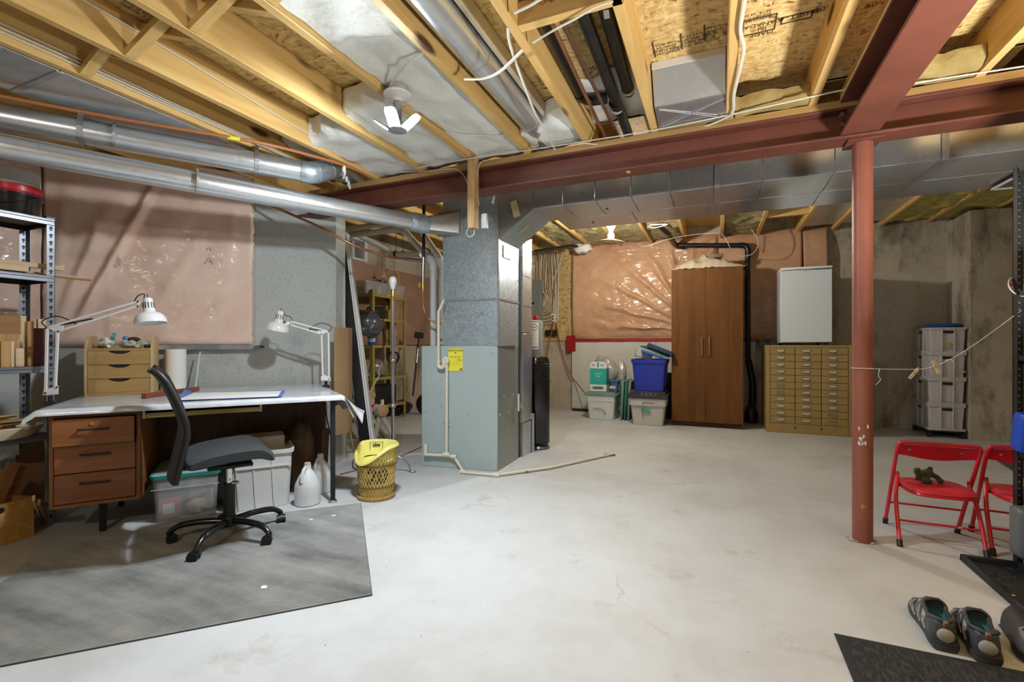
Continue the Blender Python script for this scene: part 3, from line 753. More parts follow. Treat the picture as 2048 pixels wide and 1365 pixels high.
t = thing('bare_bulb', 'lit bare bulb hanging under the back joists in front of the shiny pink wall', 'lamp', (c.x, c.y, c.z))
bulb(M(), (0, 0, 0), 0.032).build('glass', m_bulb_on, t)
M().lathe([(0, .13), (.055, .13), (.058, .115), (.03, .075), (.021, .048), (0, .048)]).build('lamp_holder', m_porc, t)
hz = ZJB - c.z
M().cyl((0, 0, .13), (0, 0, hz), 0.05, n=8).build('junction_box', m_galv_d, t)
# added fill bulb, out of view behind the camera, to brighten the room
for (x, y, lb) in ((-0.9, -1.3, 'added fill bulb out of view behind the camera'),):
    t = thing('bare_bulb', lb, 'lamp', (x, y, 2.10))
    bulb(M(), (0, 0, 0), 0.032).build('glass', m_bulb_r, t)
    M().lathe([(0, .13), (.055, .13), (.058, .115), (.03, .075), (.021, .048), (0, .048)]).build('lamp_holder', m_porc, t)
# added uplight, out of view on the right, put in to brighten the ceiling
t = thing('added_uplight', 'added uplight with an upturned black bowl, out of view to the right', 'lamp', (1.45, 1.50, -0.2))
M().lathe([(0, .2), (.14, .2), (.14, .22), (.02, .23), (.014, .25), (.014, .92), (0, .92)], n=28).build('pole', m_black_m, t)
M().lathe([(.0, .90), (.06, .905), (.17, .95), (.215, 1.02), (.210, 1.02), (.165, .957), (.06, .915), (0, .912)], n=36).build('bowl', m_black_m, t)
M().lathe([(0, .955), (.15, .955), (.15, .96), (0, .96)], n=28).build('fill_disc', mat('lit_disc', (1.0, 0.97, 0.92), .4, emit=UP_E), t)
# ================================================================== DUCTS, FURNACE, PIPES, CABLES
t = thing('joist_panning', 'flat galvanised sheet nailed under the leftmost joists above the round ducts', 'duct', (-2.9, 0, ZJ))
ye = 2.35
M().box(-3.115, -3.2, ZJ - 0.006, -2.70, 1.15, ZJ - 0.001).build('sheet', m_galv, t, W=True)
M().box(-3.115, 1.155, ZJ - 0.006, -2.70, ye, ZJ - 0.001).build('sheet', m_galv, t, W=True)
M().box(-3.115, 1.14, ZJ - 0.012, -2.70, 1.165, ZJ - 0.006).build('seam_strip', m_galv_d, t, W=True)
for y in (0.6, 0.98, 1.30, 1.48, 1.72, 1.95, 2.2): M().cyl((-2.712, y, ZJ - 0.004), (-2.712, y, ZJ - 0.010), 0.006, n=8).build('nail_head', m_steel, t, W=True)

def seam(m, p, d, r, w=0.006):
    p, d = Vector(p), Vector(d).normalized(); m.cyl(p - d * w, p + d * w, r + 0.0025, n=28)
# upper round duct with its elbow
t = thing('round_duct', 'upper galvanised round duct with an elbow, hung close under the joists', 'duct', (-3.0, 1.6, 2.07))
a, b = F(0, 234, 2.14), F(604, 343, 2.14); d = (b - a).normalized()
M().cyl(a - d * ((a.x + 4.03) / d.x), b, 0.067, n=28).build('straight_pipe', m_galv_round, t, W=True)
s1 = F(231, 273, 2.14)
m = M(); seam(m, s1, d, 0.067); m.build('crimped_joint', m_galv, t, W=True)
el = [b, F(624, 346, 2.14) , F(648, 341, 2.19), F(664, 334, 2.25), F(684, 340, 2.30), F(716, 364, 2.31)]
M().tube(smooth_path(el, 4), 0.069, n=24).build('elbow', m_galv_bl, t, W=True)
m = M(); sp = smooth_path(el, 4)
for i in (0, 5, 9, 13): seam(m, sp[i], sp[i + 1] - sp[i], 0.070, 0.004)
m.build('elbow_seams', m_galv_d, t, W=True, kind='stuff')
for px, py in ((148, 236), (515, 312)):
    c = F(px, py, 2.14)
    k = min(range(200), key=lambda i: ((a + d * (i * 0.01)) - c).length); c = a + d * (k * 0.01)
    sd = Vector((d.y, -d.x, 0))
    pts = [c + sd * (0.072 * math.cos(q)) + Vector((0, 0, 0.072 * math.sin(q))) for q in [R(v) for v in range(-175, 40, 15)]] + [c + sd * 0.03 + Vector((0, 0, 0.10))]
    m = M()
    for p, q in zip(pts, pts[1:]): m.beam(p, q, 0.022, 0.002, up=d.cross(q - p) if True else (0, 0, 1)) if False else m.obox((p + q) / 2, ((q - p).length + .003, 0.024, 0.002), (0, 0, 0)) if False else m.face(p - d * .012, q - d * .012, q + d * .012, p + d * .012)
    m.build('strap_hanger', m_galv_d, t, W=True)
# lower round duct to the plenum
t = thing('round_duct', 'lower galvanised round duct running from the left edge into the furnace plenum', 'duct', (-2.8, 2.2, 1.92))
ZD = 1.96
a, b = F(0, 293, ZD), F(822, 443.5, ZD); d = (b - a).normalized()
M().cyl(a - d * ((a.x + 4.02) / d.x), b, 0.063, n=28).build('straight_pipe', m_galv_round, t, W=True)
m = M(); seam(m, F(393, 362, ZD), d, 0.068); m.build('crimped_joint', m_galv, t, W=True)
c = F(853, 449.5, ZD)
M().tube(smooth_path([b - d * 0.01, (b + c) / 2, c], 4), [0.070, .074, .076, .076, .076, .076, .075, .073, .071], n=24).build('elbow', m_galv_bl, t, W=True)
q = [U(872, 440, 3.36), U(918, 428, 3.36), U(918, 467, 3.36), U(872, 468, 3.36)]
m = M(); x0, x1 = q[0].x, q[1].x
rr = [(c.x + 0.0, c.y + 0.0)]
ring = []
n_ = 16
A = [m.b.verts.new(Vector((c.x, c.y, c.z)) + Vector((d.x, d.y, 0)).normalized().cross(Vector((0, 0, 1))) * (0.070 * math.cos(2 * PI * j / n_)) + Vector((0, 0, 0.070 * math.sin(2 * PI * j / n_)))) for j in range(n_)]
ce = U(901, 448, 3.384); hw, hh = 0.105, 0.088
def sq(j):
    a_ = 2 * PI * j / n_; cx, cz = math.cos(a_), math.sin(a_); k = 1 / max(abs(cx), abs(cz)); return Vector((cx * k * hw, 0, cz * k * hh))
B = [m.b.verts.new(ce + sq(j)) for j in range(n_)]
for j in range(n_): m.b.faces.new((A[j], A[(j + 1) % n_], B[(j + 1) % n_], B[j]))
m.build('square_boot', m_galv, t, W=True)
M().box(ce.x - hw - 0.01, 3.365, ce.z - hh - 0.01, ce.x + hw + 0.01, 3.385, ce.z + hh + 0.01, 0.003).build('boot_flange', m_galv_d, t, W=True)

# round duct in the joist bay right of the lamp
t = thing('round_duct', 'galvanised round duct lying in the joist bay right of the ceiling lamp', 'duct', (-0.93, 1.5, 2.25))
xa, xb = F(912, 60, 2.335), F(1068, 250, 2.335); xd = (xa.x + xb.x) / 2
M().cyl((xd, -3.2, 2.335), (xd, 2.98, 2.335), 0.070, n=28).build('straight_pipe', m_galv_round, t, W=True)
m = M(); seam(m, (xd, F(985, 130, 2.27).y, 2.335), (0, 1, 0), 0.070); m.build('crimped_joint', m_galv, t, W=True)
m = M(); seam(m, (xd, 2.62, 2.335), (0, 1, 0), 0.070); m.build('crimped_joint', m_galv, t, W=True)
M().box(xd + 0.085, -3.2, 2.33, xd + 0.10, 2.98, 2.41).build('bay_liner', m_vap, t, W=True)

# main supply trunks behind the beam
TZ = 2.018
t = thing('supply_trunk', 'long rectangular galvanised duct running along behind the red beam', 'duct', (1.0, 3.6, TZ))
xs = [U(px, 417 - 0.118 * (px - 1066), 3.33).x for px in (1066, 1126, 1190, 1262, 1340, 1434, 1525, 1670, 1890)] + [3.28]
for k, (x0, x1) in enumerate(zip(xs, xs[1:])):
    M().box(x0 + .0015, 3.33, TZ, x1 - .0015, 3.715, 2.36, 0.002).build('duct_section', m_galv_duct, t, W=True)
for x in (xs[5], xs[8]):
    M().box(x - 0.016, 3.322, TZ - 0.008, x + 0.016, 3.72, 2.365).build('drive_cleat', m_galv_d, t, W=True)
q0, q1, q2, q3 = Vector((xs[0], 3.33, TZ)), Vector((xs[0] + 0.0, 3.715, TZ)), Vector((-1.578, 3.79, 1.825)), Vector((-1.578, 3.385, 1.825))
m = M(); z9 = 2.36
V_ = [m.b.verts.new(p) for p in (q0, q1, q2, q3, (q0.x, 3.33, z9), (q0.x, 3.715, z9), (-1.578, 3.79, z9), (-1.578, 3.385, z9))]
for f_ in ((0, 1, 2, 3), (4, 5, 6, 7), (0, 3, 7, 4), (1, 2, 6, 5), (0, 1, 5, 4), (3, 2, 6, 7)): m.b.faces.new([V_[i] for i in f_])
m.build('transition', m_galv_duct, t, W=True)
m_tag = mat('tan_paper_tape', (0.46, 0.42, 0.22), 0.6)
c = U(1029, 417, 3.332); M().obox((c.x, 3.345, c.z), (0.055, 0.004, 0.13), (0, R(-14), 0)).build('tape_patch', m_tag, t, W=True, label='tan tape patch on the duct side')
e1, e2 = (q0 - q3), (q2 - q3)
nn = e1.cross(e2).normalized(); nn = -nn if nn.z > 0 else nn
pp = q3 + e1 * 0.52 + e2 * 0.42 + nn * 0.002
m = M(); a_, b_ = e1.normalized() * 0.05, e2.normalized() * 0.028
m.face(pp - a_ - b_, pp + a_ - b_, pp + a_ + b_, pp - a_ + b_); m.build('tape_patch', m_tag, t, W=True, label='tan tape patch on the sloping transition')
for px, py in ((1214, 418), (1186, 446)):
    c = F(px, py, TZ - 0.001)
    M().cyl(c, c + Vector((0, 0, -0.002)), 0.011, n=12).build('plug_hole', m_black, t, W=True)
t = thing('supply_trunk', 'second rectangular galvanised duct beside the long trunk, farther from the beam', 'duct', (1.0, 3.9, TZ))
xs2 = [-1.2, -0.6, xs[5] - 0.04, xs[6], xs[7], xs[8], 3.28]
for k, (x0, x1) in enumerate(zip(xs2, xs2[1:])):
    M().box(x0 + .0015, 3.735, TZ + 0.004, x1 - .0015, 4.09, 2.36, 0.002).build('duct_section', m_galv_duct, t, W=True)
x = xs[5] - 0.04; M().box(x - 0.016, 3.73, TZ - 0.004, x + 0.016, 4.094, 2.365).build('drive_cleat', m_galv_d, t, W=True)
t = thing('return_grille', 'white framed return air grille under the trunk at the right edge', 'vent', (2.4, 3.9, 2.0))
x0 = F(1968, 384, 2.01).x; 
M().box(x0, 3.78, 2.004, x0 + 0.9, 4.05, 2.014).build('mesh_panel', mat('dark_grille', (0.06, 0.055, 0.05), .6, col2=(0.14, 0.13, 0.11), vs=150, lo=.45, hi=.55), t, W=True)
for q in ((x0, 3.78, x0 + .9, 3.80), (x0, 4.03, x0 + .9, 4.05), (x0, 3.78, x0 + .02, 4.05)): M().box(q[0], q[1], 1.996, q[2], q[3], 2.010, 0.002).build('frame_bar', m_white, t, W=True)

# sheet-metal register boot between two joists
t = thing('register_boot', 'galvanised sheet boot boxed in between two joists in front of the beam', 'duct', (-0.13, 2.65, 2.2))
xl, xr = -0.300, 0.040
yb = [F(1300, 131, 2.41).y, F(1300, 216, 2.25).y]
m = M()
m.prism([(xl, yb[0], 2.41), (xl, yb[1], 2.252), (xl, yb[1] + 0.01, 2.252), (xl, yb[0] + 0.012, 2.415)], (xr - xl, 0, 0))
m.build('sloping_face', m_galv_duct, t, W=True)
M().prism([(xl, yb[0] - 0.004, 2.418), (xl, yb[0] - 0.004, 2.385), (xl, yb[0] + 0.003, 2.385), (xl, yb[0] + 0.003, 2.418)], (xr - xl, 0, 0)).build('top_flange', m_white, t, W=True)
M().prism([(xl - 0.0, yb[1] + 0.002, 2.248), (xl, 2.83, 2.225), (xl, 2.83, 2.235), (xl, yb[1] + 0.002, 2.258)], (xr - xl + 0.035, 0, 0)).build('bottom_face', m_galv_duct, t, W=True)
for (p, q) in (((xl + .02, yb[1] + .03), (xr, 2.80)), ((xr, yb[1] + .04), (xl + .02, 2.78))):
    M().beam((p[0], p[1], 2.243), (q[0], q[1], 2.222), 0.004, 0.004).build('cross_crease', m_galv, t, W=True)

# furnace
f0, f1, f2 = F(843, 932), F(995, 943.5), F(1036.5, 917)
f3 = f2 + (f0 - f1)
FZ = 0.991
t = thing('furnace', 'grey furnace cabinet under a tall galvanised plenum in the middle of the basement', 'furnace', ((f0.x + f2.x) / 2, (f0.y + f2.y) / 2, 0))
m = M().prism([f0, f1, f2, f3], (0, 0, FZ))
bmesh.ops.bevel(m.b, geom=m.b.edges[:], offset=0.004, segments=1, affect='EDGES')
m.build('cabinet', m_furn, t, W=True)
fx = (f1 - f0).normalized(); fn = Vector((fx.y, -fx.x, 0))          # along the front, out of the front
rx = (f2 - f1).normalized(); rn = Vector((rx.y, -rx.x, 0))
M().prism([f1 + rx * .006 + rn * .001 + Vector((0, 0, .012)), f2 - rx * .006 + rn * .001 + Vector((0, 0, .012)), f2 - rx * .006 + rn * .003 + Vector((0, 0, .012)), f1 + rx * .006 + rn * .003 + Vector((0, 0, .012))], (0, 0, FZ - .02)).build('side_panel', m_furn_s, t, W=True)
def on_front(px, py, o=0.0):
    q = PL(px, py, (f0.x + fn.x * o, f0.y + fn.y * o), math.degrees(math.atan2(fx.x, fx.y))); return q
def on_side(px, py, o=0.0):
    return PL(px, py, (f1.x + rn.x * o, f1.y + rn.y * o), math.degrees(math.atan2(rx.x, rx.y)))
for px, py in ((849, 745), (849, 754), (881, 761), (881, 788), (881, 815), (938, 829), (982, 776), (982, 832), (983, 708), (853, 825), (860, 924)):
    p = on_front(px, py); M().cyl(p - fn * .002, p + fn * .003, 0.004, n=8).build('screw', m_steel, t, W=True)
for px, py in ((1007, 794), (1025, 789), (999, 830), (1016, 824), (1031, 818)):
    p = on_side(px, py); M().cyl(p - rn * .002, p + rn * .006, 0.006, n=8).build('screw', m_white, t, W=True)
l0, l1 = on_front(896.5, 697, .003), on_front(925.5, 743, .003)
lb = M().prism([l0, Vector((l1.x, l1.y, l0.z)), l1, Vector((l0.x, l0.y, l1.z))], fn * .001).build('energy_label', m_yel, t, W=True, label='yellow energy label sheet')
lc = (l0 + l1) / 2 + fn * .0025; lw = (Vector((l1.x, l1.y, 0)) - Vector((l0.x, l0.y, 0))).length; lh = l0.z - l1.z
def on_label(txt, u, v, size, sx=1.0): lettering('label_text', txt, m_ink, lb, lc + fx * (u * lw) + Vector((0, 0, v * lh)), fx, (0, 0, 1), size, sx=sx)
on_label('ENERGYGUIDE', 0, 0.40, 0.024, 0.80); on_label('97.0', 0.28, -0.02, 0.022); on_label('Forced Air Furnace   Natural Gas\nAnnual Fuel Utilization Efficiency', 0, 0.12, 0.007)
on_label('_____________', -.02, -0.06, 0.014); on_label('Least Efficient    Most Efficient', 0, -0.18, 0.006)
M().prism([lc + fx * (lw * .0) + Vector((0, 0, lh * .27)), lc + fx * (lw * .06) + Vector((0, 0, lh * .33)), lc + fx * (lw * -.06) + Vector((0, 0, lh * .33))], fn * .0008).build('label_arrow', m_ink, lb, W=True)
M().prism([lc + fx * (lw * a_) + Vector((0, 0, lh * b_)) for a_, b_ in ((.30, -.47), (.46, -.47), (.46, -.38), (.30, -.38))], fn * .0008).build('label_mark', mat('grey_ink', (0.13, 0.15, 0.13), .6), lb, W=True)
# plenum above it
py0, py1, pxl, pxr = 3.39, 3.80, -2.085, -1.575
t = thing('plenum', 'tall bluish galvanised plenum standing on the grey furnace', 'duct', ((pxl + pxr) / 2, 3.6, FZ))
zs = U(940, 601, py0).z
M().box(pxl, py0, FZ, pxr, py1, zs, 0.002).build('lower_box', m_galv_bl, t, W=True)
M().box(pxl, py0, zs + .002, pxr, py1, 2.36, 0.002).build('upper_box', m_galv_bl, t, W=True)
M().box(pxl - .004, py0 - .006, zs - .006, pxr + .006, py1 + .004, zs + .008).build('seam_cleat', m_galv, t, W=True)
M().box(pxr - .012, py0 - .004, FZ, pxr + .004, py0 + .012, 1.83).build('corner_seam', m_galv, t, W=True)
def crease(z0, z1):
    cx, cz = (pxl + pxr) / 2, (z0 + z1) / 2
    for (a_, b_) in ((pxl + .02, z0 + .02), (pxr - .02, z0 + .02), (pxl + .02, z1 - .02), (pxr - .02, z1 - .02)):
        m = M(); m.face((cx, py0 - .006, cz), (a_, py0 - .0005, b_), (a_ + (.03 if a_ < cx else -.03), py0 - .0005, b_)); m.build('cross_crease', m_galv_bl, t, W=True)
crease(FZ, zs); crease(zs, 1.9)
pa, pb = Vx(1006, 490, pxr), Vx(1021, 521, pxr)
M().box(pxr, pa.y, pb.z, pxr + .008, pb.y, pa.z, 0.002).build('access_plate', m_galv, t, W=True)
for k in range(7): M().cyl((pxr, py1 - .02, FZ + .08 + k * .12), (pxr + .006, py1 - .02, FZ + .08 + k * .12), .005, n=6).build('screw', m_steel, t, W=True)
# return air drop behind it
t = thing('return_drop', 'narrow silver return duct rising behind the furnace cabinet', 'duct', (-1.72, 4.0, 0))
M().box(-1.95, 3.93, 0.0, -1.585, 4.15, 0.30, 0.003).build('foot_boot', m_galv, t, W=True)
M().box(-1.95, 3.90, 0.31, -1.575, 4.13, 1.10, 0.003).build('filter_box', m_galv_duct, t, W=True)
M().prism([(-1.95, 3.90, 1.11), (-1.95, 4.12, 1.11), (-1.95, 4.12, 1.98), (-1.95, 3.90, 1.90)], (0.375, 0, 0)).build('upper_duct', m_galv, t, W=True)
for z in (1.35, 1.62, 1.78): M().box(-1.952, 3.896, z - .004, -1.571, 4.124, z + .004).build('seam_cleat', m_galv_d, t, W=True)
c = Vx(1037, 808, -1.572)
M().obox((-1.567, c.y - .01, c.z + .01), (0.012, 0.02, 0.15), (0, 0, 0), 0.004).build('handle', m_white, t, W=True, label='white filter door handle')
M().obox((-1.562, c.y + .04, c.z - .02), (0.02, 0.03, 0.05), (0, 0, 0), 0.004).build('latch', m_chrome, t, W=True)
M().box(-1.58, 4.135, 0.0, -1.56, 4.15, 0.36).build('leg_angle', m_galv, t, W=True)

# condensate pipe in front of the furnace
PR = 0.0115
t = thing('condensate_pipe', 'thin ivory plastic drain pipe climbing the furnace front and lying on the floor', 'pipe', (f0.x + .25, f0.y - .03, 0))
def cp(pts, o=0.03): return [on_front(px, py, o) for px, py in pts]
def pipe(parent, pts, r, m_, name='pipe', n=12, k=None): return M().tube(pts if k is None else smooth_path(pts, k), r, n=n).build(name, m_, parent, W=True)
def fit(parent, p, d, r, L, m_, name='fitting'):
    d = Vector(d).normalized() * L / 2; return M().cyl(Vector(p) - d, Vector(p) + d, r, n=14).build(name, m_, parent, W=True)
Z_ = Vector((0, 0, 1))
up = cp([(884, 604), (884, 596), (877, 624), (877, 722)], .035)
pipe(t, [on_front(888, 600, .02), up[2], up[3]], PR, m_pvc)
tr = cp([(877, 720), (877, 732), (882, 736), (888, 732), (888, 716)], .035)
pipe(t, tr, PR * 1.45, m_pvc, 'trap', k=4)
pipe(t, cp([(888, 717), (894, 719), (894, 727)], .035), PR * 1.4, m_pvc, 'elbow', k=4)
pipe(t, cp([(893.5, 724), (893, 911)], .030), PR, m_pvc)
pipe(t, cp([(851, 889), (851, 907), (853, 910), (893, 912)], .030), PR, m_pvc)
fit(t, cp([(851, 900)])[0], Z_, PR * 1.45, .09, m_pvc, 'riser'); fit(t, cp([(893, 910)])[0], fx, PR * 1.5, .06, m_pvc, 'tee')
pipe(t, cp([(893, 912), (908, 914), (925, 941)], .032), PR, m_pvc)
fit(t, cp([(908, 914)], .032)[0], fx, PR * 1.45, .04, m_pvc, 'elbow'); 
fl_ = [F(926, 945, .014), F(993, 951, .014), F(1100, 936, .014), F(1228, 908, .014)]
pipe(t, [cp([(925, 941)], .034)[0]] + fl_[:1] + fl_[1:2], PR, m_pvc); pipe(t, fl_[1:], PR, m_pvc)
fit(t, fl_[1], fl_[1] - fl_[0], PR * 1.45, .05, m_pvc, 'elbow'); fit(t, F(926, 944, .016), fl_[1] - fl_[0], PR * 1.4, .04, m_pvc, 'elbow')
fit(t, F(1053, 943, .014), fl_[2] - fl_[1], PR * 1.3, .012, m_steel, 'clip'); p = on_front(893, 847, .03); fit(t, p, fx, .004, .05, m_steel, 'clip')
c = F(1219, 910, .003)
M().lathe([(0, 0), (.055, 0), (.055, .004), (0, .004)], (c.x, c.y, 0), 20).solo('floor_drain', 'small round floor drain at the end of the ivory pipe', 'drain', mat('rusty_iron', (0.10, 0.075, 0.055), .8, col2=(0.2, .17, .14), vs=40))

# vent pipes, gas pipe
t = thing('vent_pipe', 'white plastic furnace vent pipe bending away to the left wall', 'pipe', (-2.2, 3.6, 0.99))
u_ = 3.66
va = [U(867, 696, u_), U(867, 540, u_), U(865, 525, u_), U(850, 508, u_ + .02), U(812, 466, u_ + .1), U(800, 459, u_ + .16), P(690, 472, 5.4)]
pipe(t, va[:2], 0.031, m_white); pipe(t, va[1:4], 0.037, m_white, 'elbow', k=5); pipe(t, va[3:5], 0.031, m_white); pipe(t, va[4:6], .036, m_pvc_g, 'elbow'); pipe(t, va[5:], 0.031, m_pvc_g)
fit(t, U(867, 540, u_), Z_, .038, .03, m_white)
t = thing('vent_pipe', 'grey plastic intake pipe beside the white vent pipe', 'pipe', (-2.1, 3.8, 0.99))
va = [U(882, 690, 3.83), U(882, 540, 3.83), U(880, 520, 3.83), U(868, 500, 3.85), U(835, 450, 3.95), U(822, 443, 4.0), P(685, 459, 5.4)]
pipe(t, va[:2], 0.029, m_pvc_g); pipe(t, va[1:4], .035, m_pvc_g, 'elbow', k=5); pipe(t, va[3:5], .029, m_pvc_g); pipe(t, va[4:], .029, m_pvc_g)
t = thing('vent_pipe', 'short grey pipe with black clamps under the ceiling left of the gas pipe', 'pipe', (-2.7, 5.0, 1.9))
va = [P(842, 509, 5.2), P(785, 508, 5.4), P(775, 500, 5.4), P(720, 473, 5.3)]
pipe(t, va, .030, m_pvc_g, k=3)
for px in (792, 806): M().cyl(P(px, 508, 5.37), (P(px, 508, 5.37).x, P(px, 508, 5.37).y, ZJB), .004, n=6).build('hanger_rod', m_black_m, t, W=True)
for px in (792, 806): p = P(px, 508, 5.37); fit(t, p, va[1] - va[0], .037, .02, m_black, 'clamp')
t = thing('gas_pipe', 'black iron gas pipe dropping beside the plenum to a yellow valve', 'pipe', (-2.2, 3.5, 1.0))
ug = 3.50
pipe(t, [U(848, 400, ug), U(847, 520, ug)], .014, m_black_m); pipe(t, [U(847, 515, ug), U(846, 545, ug)], .019, m_steel, 'coupling'); pipe(t, [U(846, 543, ug), U(846, 584, ug)], .013, m_steel)
M().obox(U(840, 571, ug - .02), (0.012, .03, 0.045), (0, 0, 0), .004).build('valve_handle', mat('valve_yellow', (0.75, 0.5, 0.02), .4), t, W=True)
fit(t, U(846, 573, ug), Z_, .019, .05, m_brass, 'valve')
pipe(t, [U(846, 584, ug), U(846, 606, ug), U(850, 626, ug), U(860, 640, ug), U(884, 648, ug + .05)], .009, m_copper, 'copper_tail', k=5)
t = thing('gas_line', 'long orange gas line sagging under the joists above the round ducts', 'pipe', (-2.9, 1.5, 2.2))
pipe(t, [F(-60, 181, 2.185), F(0, 192, 2.185), F(145, 220, 2.185), F(300, 248, 2.185), F(460, 275, 2.19), F(560, 295, 2.20), F(690, 331, 2.215), F(735, 352, 2.222)], .0095, m_orange, k=4)
p, q = F(455, 274.5, 2.19), F(480, 279, 2.19); pipe(t, [p, q], .0125, m_yel, 'yellow_tag')
t = thing('gas_line', 'copper coloured gas line running from the slanted wall down to the black gas pipe', 'pipe', (-2.6, 3.4, 1.6))
gl = [P(520, 402, 3.55), P(580, 428, 3.55), P(640, 455, 3.6), P(700, 487, 3.65), P(745, 505, 3.75), P(780, 514, 3.85), U(812, 518, 3.50), U(846, 522, ug)]
pipe(t, gl[:7], .010, m_copper, k=4); pipe(t, gl[6:], .015, m_steel, 'coupling'); pipe(t, [P(766, 511, 3.82), P(776, 513.5, 3.84)], .012, m_yel, 'yellow_tag')

# plumbing in the bay with black pipes
def bay_pipe(nm, lb, pts, r, mt, cat='pipe', extra=None):
    t = thing(nm, lb, cat, (pts[0].x, pts[0].y, pts[0].z))
    pipe(t, pts, r, mt, n=16)
    return t
zp = 2.35
a, b = F(1083, 30, zp), F(1160, 188, zp)
t = bay_pipe('drain_pipe', 'leftmost black drain pipe in the ceiling bay, ending in an elbow', [a + (a - b) * 1.5, b], .026, m_abs)
pipe(t, [b, F(1168, 196, zp), F(1185, 200, zp), F(1214, 196, zp)], .030, m_abs, 'elbow', n=16, k=4)
a, b = F(1160, 10, zp), F(1233, 205, zp)
t = bay_pipe('drain_pipe', 'middle black drain pipe in the ceiling bay, passing over the beam', [a + (a - b) * 1.5, b, F(1258, 272, zp)], .029, m_abs)
fit(t, F(1231, 208, zp), b - a, .034, .05, m_abs, 'coupling'); fit(t, F(1234, 216, zp), b - a, .035, .012, m_pvc_g, 'coupling_rim')
a, b = F(1207, 0, zp), F(1256, 178, zp)
t = bay_pipe('drain_pipe', 'right black drain pipe in the ceiling bay, with a pale end ring', [a + (a - b) * 1.5, b], .031, m_abs)
fit(t, b, b - a, .035, .02, m_tag, 'end_ring'); p = F(1213, 27, zp - .03); fit(t, b + (b - a).normalized() * .02, b - a, .028, .04, m_abs, 'end_cap')
M().obox((p.x, p.y, zp - .033), (0.022, 0.05, 0.003), (0, 0, R(8))).build('paper_sticker', m_white, t, W=True)
for lb, p0, p1, mt in (('bright copper water pipe between the black drain pipes', (1100, 38), (1213, 280), m_copper), ('dull copper water pipe right of the bright one in the bay', (1118, 30), (1240, 280), mat('dull_copper', (0.20, 0.095, 0.06), .5, metal=.6))):
    a, b = F(*p0, z=2.29), F(*p1, z=2.29); bay_pipe('water_pipe', lb, [a + (a - b) * 1.5, b], .0085, mt)

# black drain stack at the back wall
t = thing('drain_stack', 'black drain pipe along the back wall, dropping to the floor beside the wardrobe', 'pipe', (0.43, 6.9, 0))
yk = 6.83
st = [U(1318, 452, 5.9), U(1335, 468, 6.2), U(1352, 491, yk), U(1485, 491, yk), U(1495, 500, yk), U(1496, 720, yk), U(1505, 765, yk), U(1504, 812, yk)]
pipe(t, st[:3], .031, m_abs, n=16); pipe(t, [st[1], st[2], U(1368, 493, yk)], .036, m_abs, 'elbow', n=16, k=3)
pipe(t, [st[2], st[3]], .031, m_abs, n=16); pipe(t, [U(1478, 491, yk), U(1490, 492, yk), U(1496, 500, yk), U(1496, 515, yk)], .037, m_abs, 'elbow', n=16, k=4)
pipe(t, [st[4], st[5]], .031, m_abs, n=16); pipe(t, [st[5], st[6], st[7]], .038, m_abs, 'offset', n=16, k=4)
c = U(1502, 830, yk); M().lathe([(0, 0), (.075, 0), (.078, .12), (.062, .17), (.045, .20), (0, .20)], (c.x, yk, 0), 20).build('cleanout', m_abs, t, W=True)

# ------------------------------------------------------------------ cables
def cable(lb, pts, r=.0055, mt=None, name='cable', k=5, flat=.55):
    pts = [Vector(p) for p in pts]
    m = M().tube(smooth_path(pts, k), r, n=8, flat=flat)
    return m.solo(name, lb, 'cable', mt or m_cable)
zc = 2.222
cable('straight white cable stapled under the joists along the red beam, left part', [F(px, py, zc) for px, py in ((835, 336), (940, 317), (1040, 303), (1170, 283), (1300, 262), (1455, 231))])
cable('straight white cable under the joists from the duct boot to the cross beam', [F(px, py, zc) for px, py in ((1455, 231), (1560, 208), (1640, 190), (1690, 180))])
cable('straight white cable over the main beam right of the cross beam', [F(px, py, 2.225) for px, py in ((1822, 168), (1900, 155), (1980, 143), (2080, 128))])
cable('white cable looping up along a joist beside the duct boot', [F(px, py, 2.215) for px, py in ((1168, 287), (1235, 291), (1310, 278), (1400, 256), (1448, 238), (1466, 224), (1468, 190), (1482, 130), (1488, 95), (1481, 60), (1490, 0), (1500, -60))], r=.007)
cable('white cable hanging across the round ceiling duct', [F(px, py, 2.20) for px, py in ((1016, 55), (1019, 85), (1030, 120), (1050, 175), (1072, 230), (1092, 262), (1100, 280), (1110, 300))])
cable('short white cable pair crossing under the round ceiling duct', [F(px, py, 2.19) for px, py in ((928, 158), (965, 157), (1000, 143), (1046, 100))], r=.008)
cable('white cable crossing the bay of black pipes, nearer the camera', [F(px, py, 2.215) for px, py in ((1028, 26), (1062, 10), (1085, -4), (1140, -30))], r=.007)
cable('white cable crossing below the black pipes behind the wooden block', [F(px, py, 2.215) for px, py in ((1066, 86), (1105, 62), (1150, 38), (1190, 15), (1226, 3))])
cable('white lamp cable rising over the insulation batt to the lamp box', [F(848, 106, 2.24), F(820, 124, 2.23), F(797, 148, 2.235), F(782, 170, 2.24), F(778, 184, 2.25)])
cable('white lamp cable running from the lamp box along the joist to the beam', [F(812, 214, 2.222), F(830, 220, 2.215), F(868, 236, 2.215), F(905, 265, 2.22), F(955, 271, 2.25), F(1010, 271, 2.25)])
for i, dz in enumerate((0.0, 0.016, 0.034)):
    cable(('lowest', 'middle', 'topmost')[i] + ' of three white cables running along the leftmost joist over the sheet', [(-2.652, -3.1, 2.262 + dz), (-2.652, 0.2, 2.262 + dz), (-2.652, 1.1, 2.262 + dz), (-2.650, 1.7, 2.26 + dz * 0.6), (-2.64 - .01 * i, 2.1, 2.255 + dz), (-2.645, 2.45, 2.255), (-2.62, 2.9, 2.25)], r=.0065)
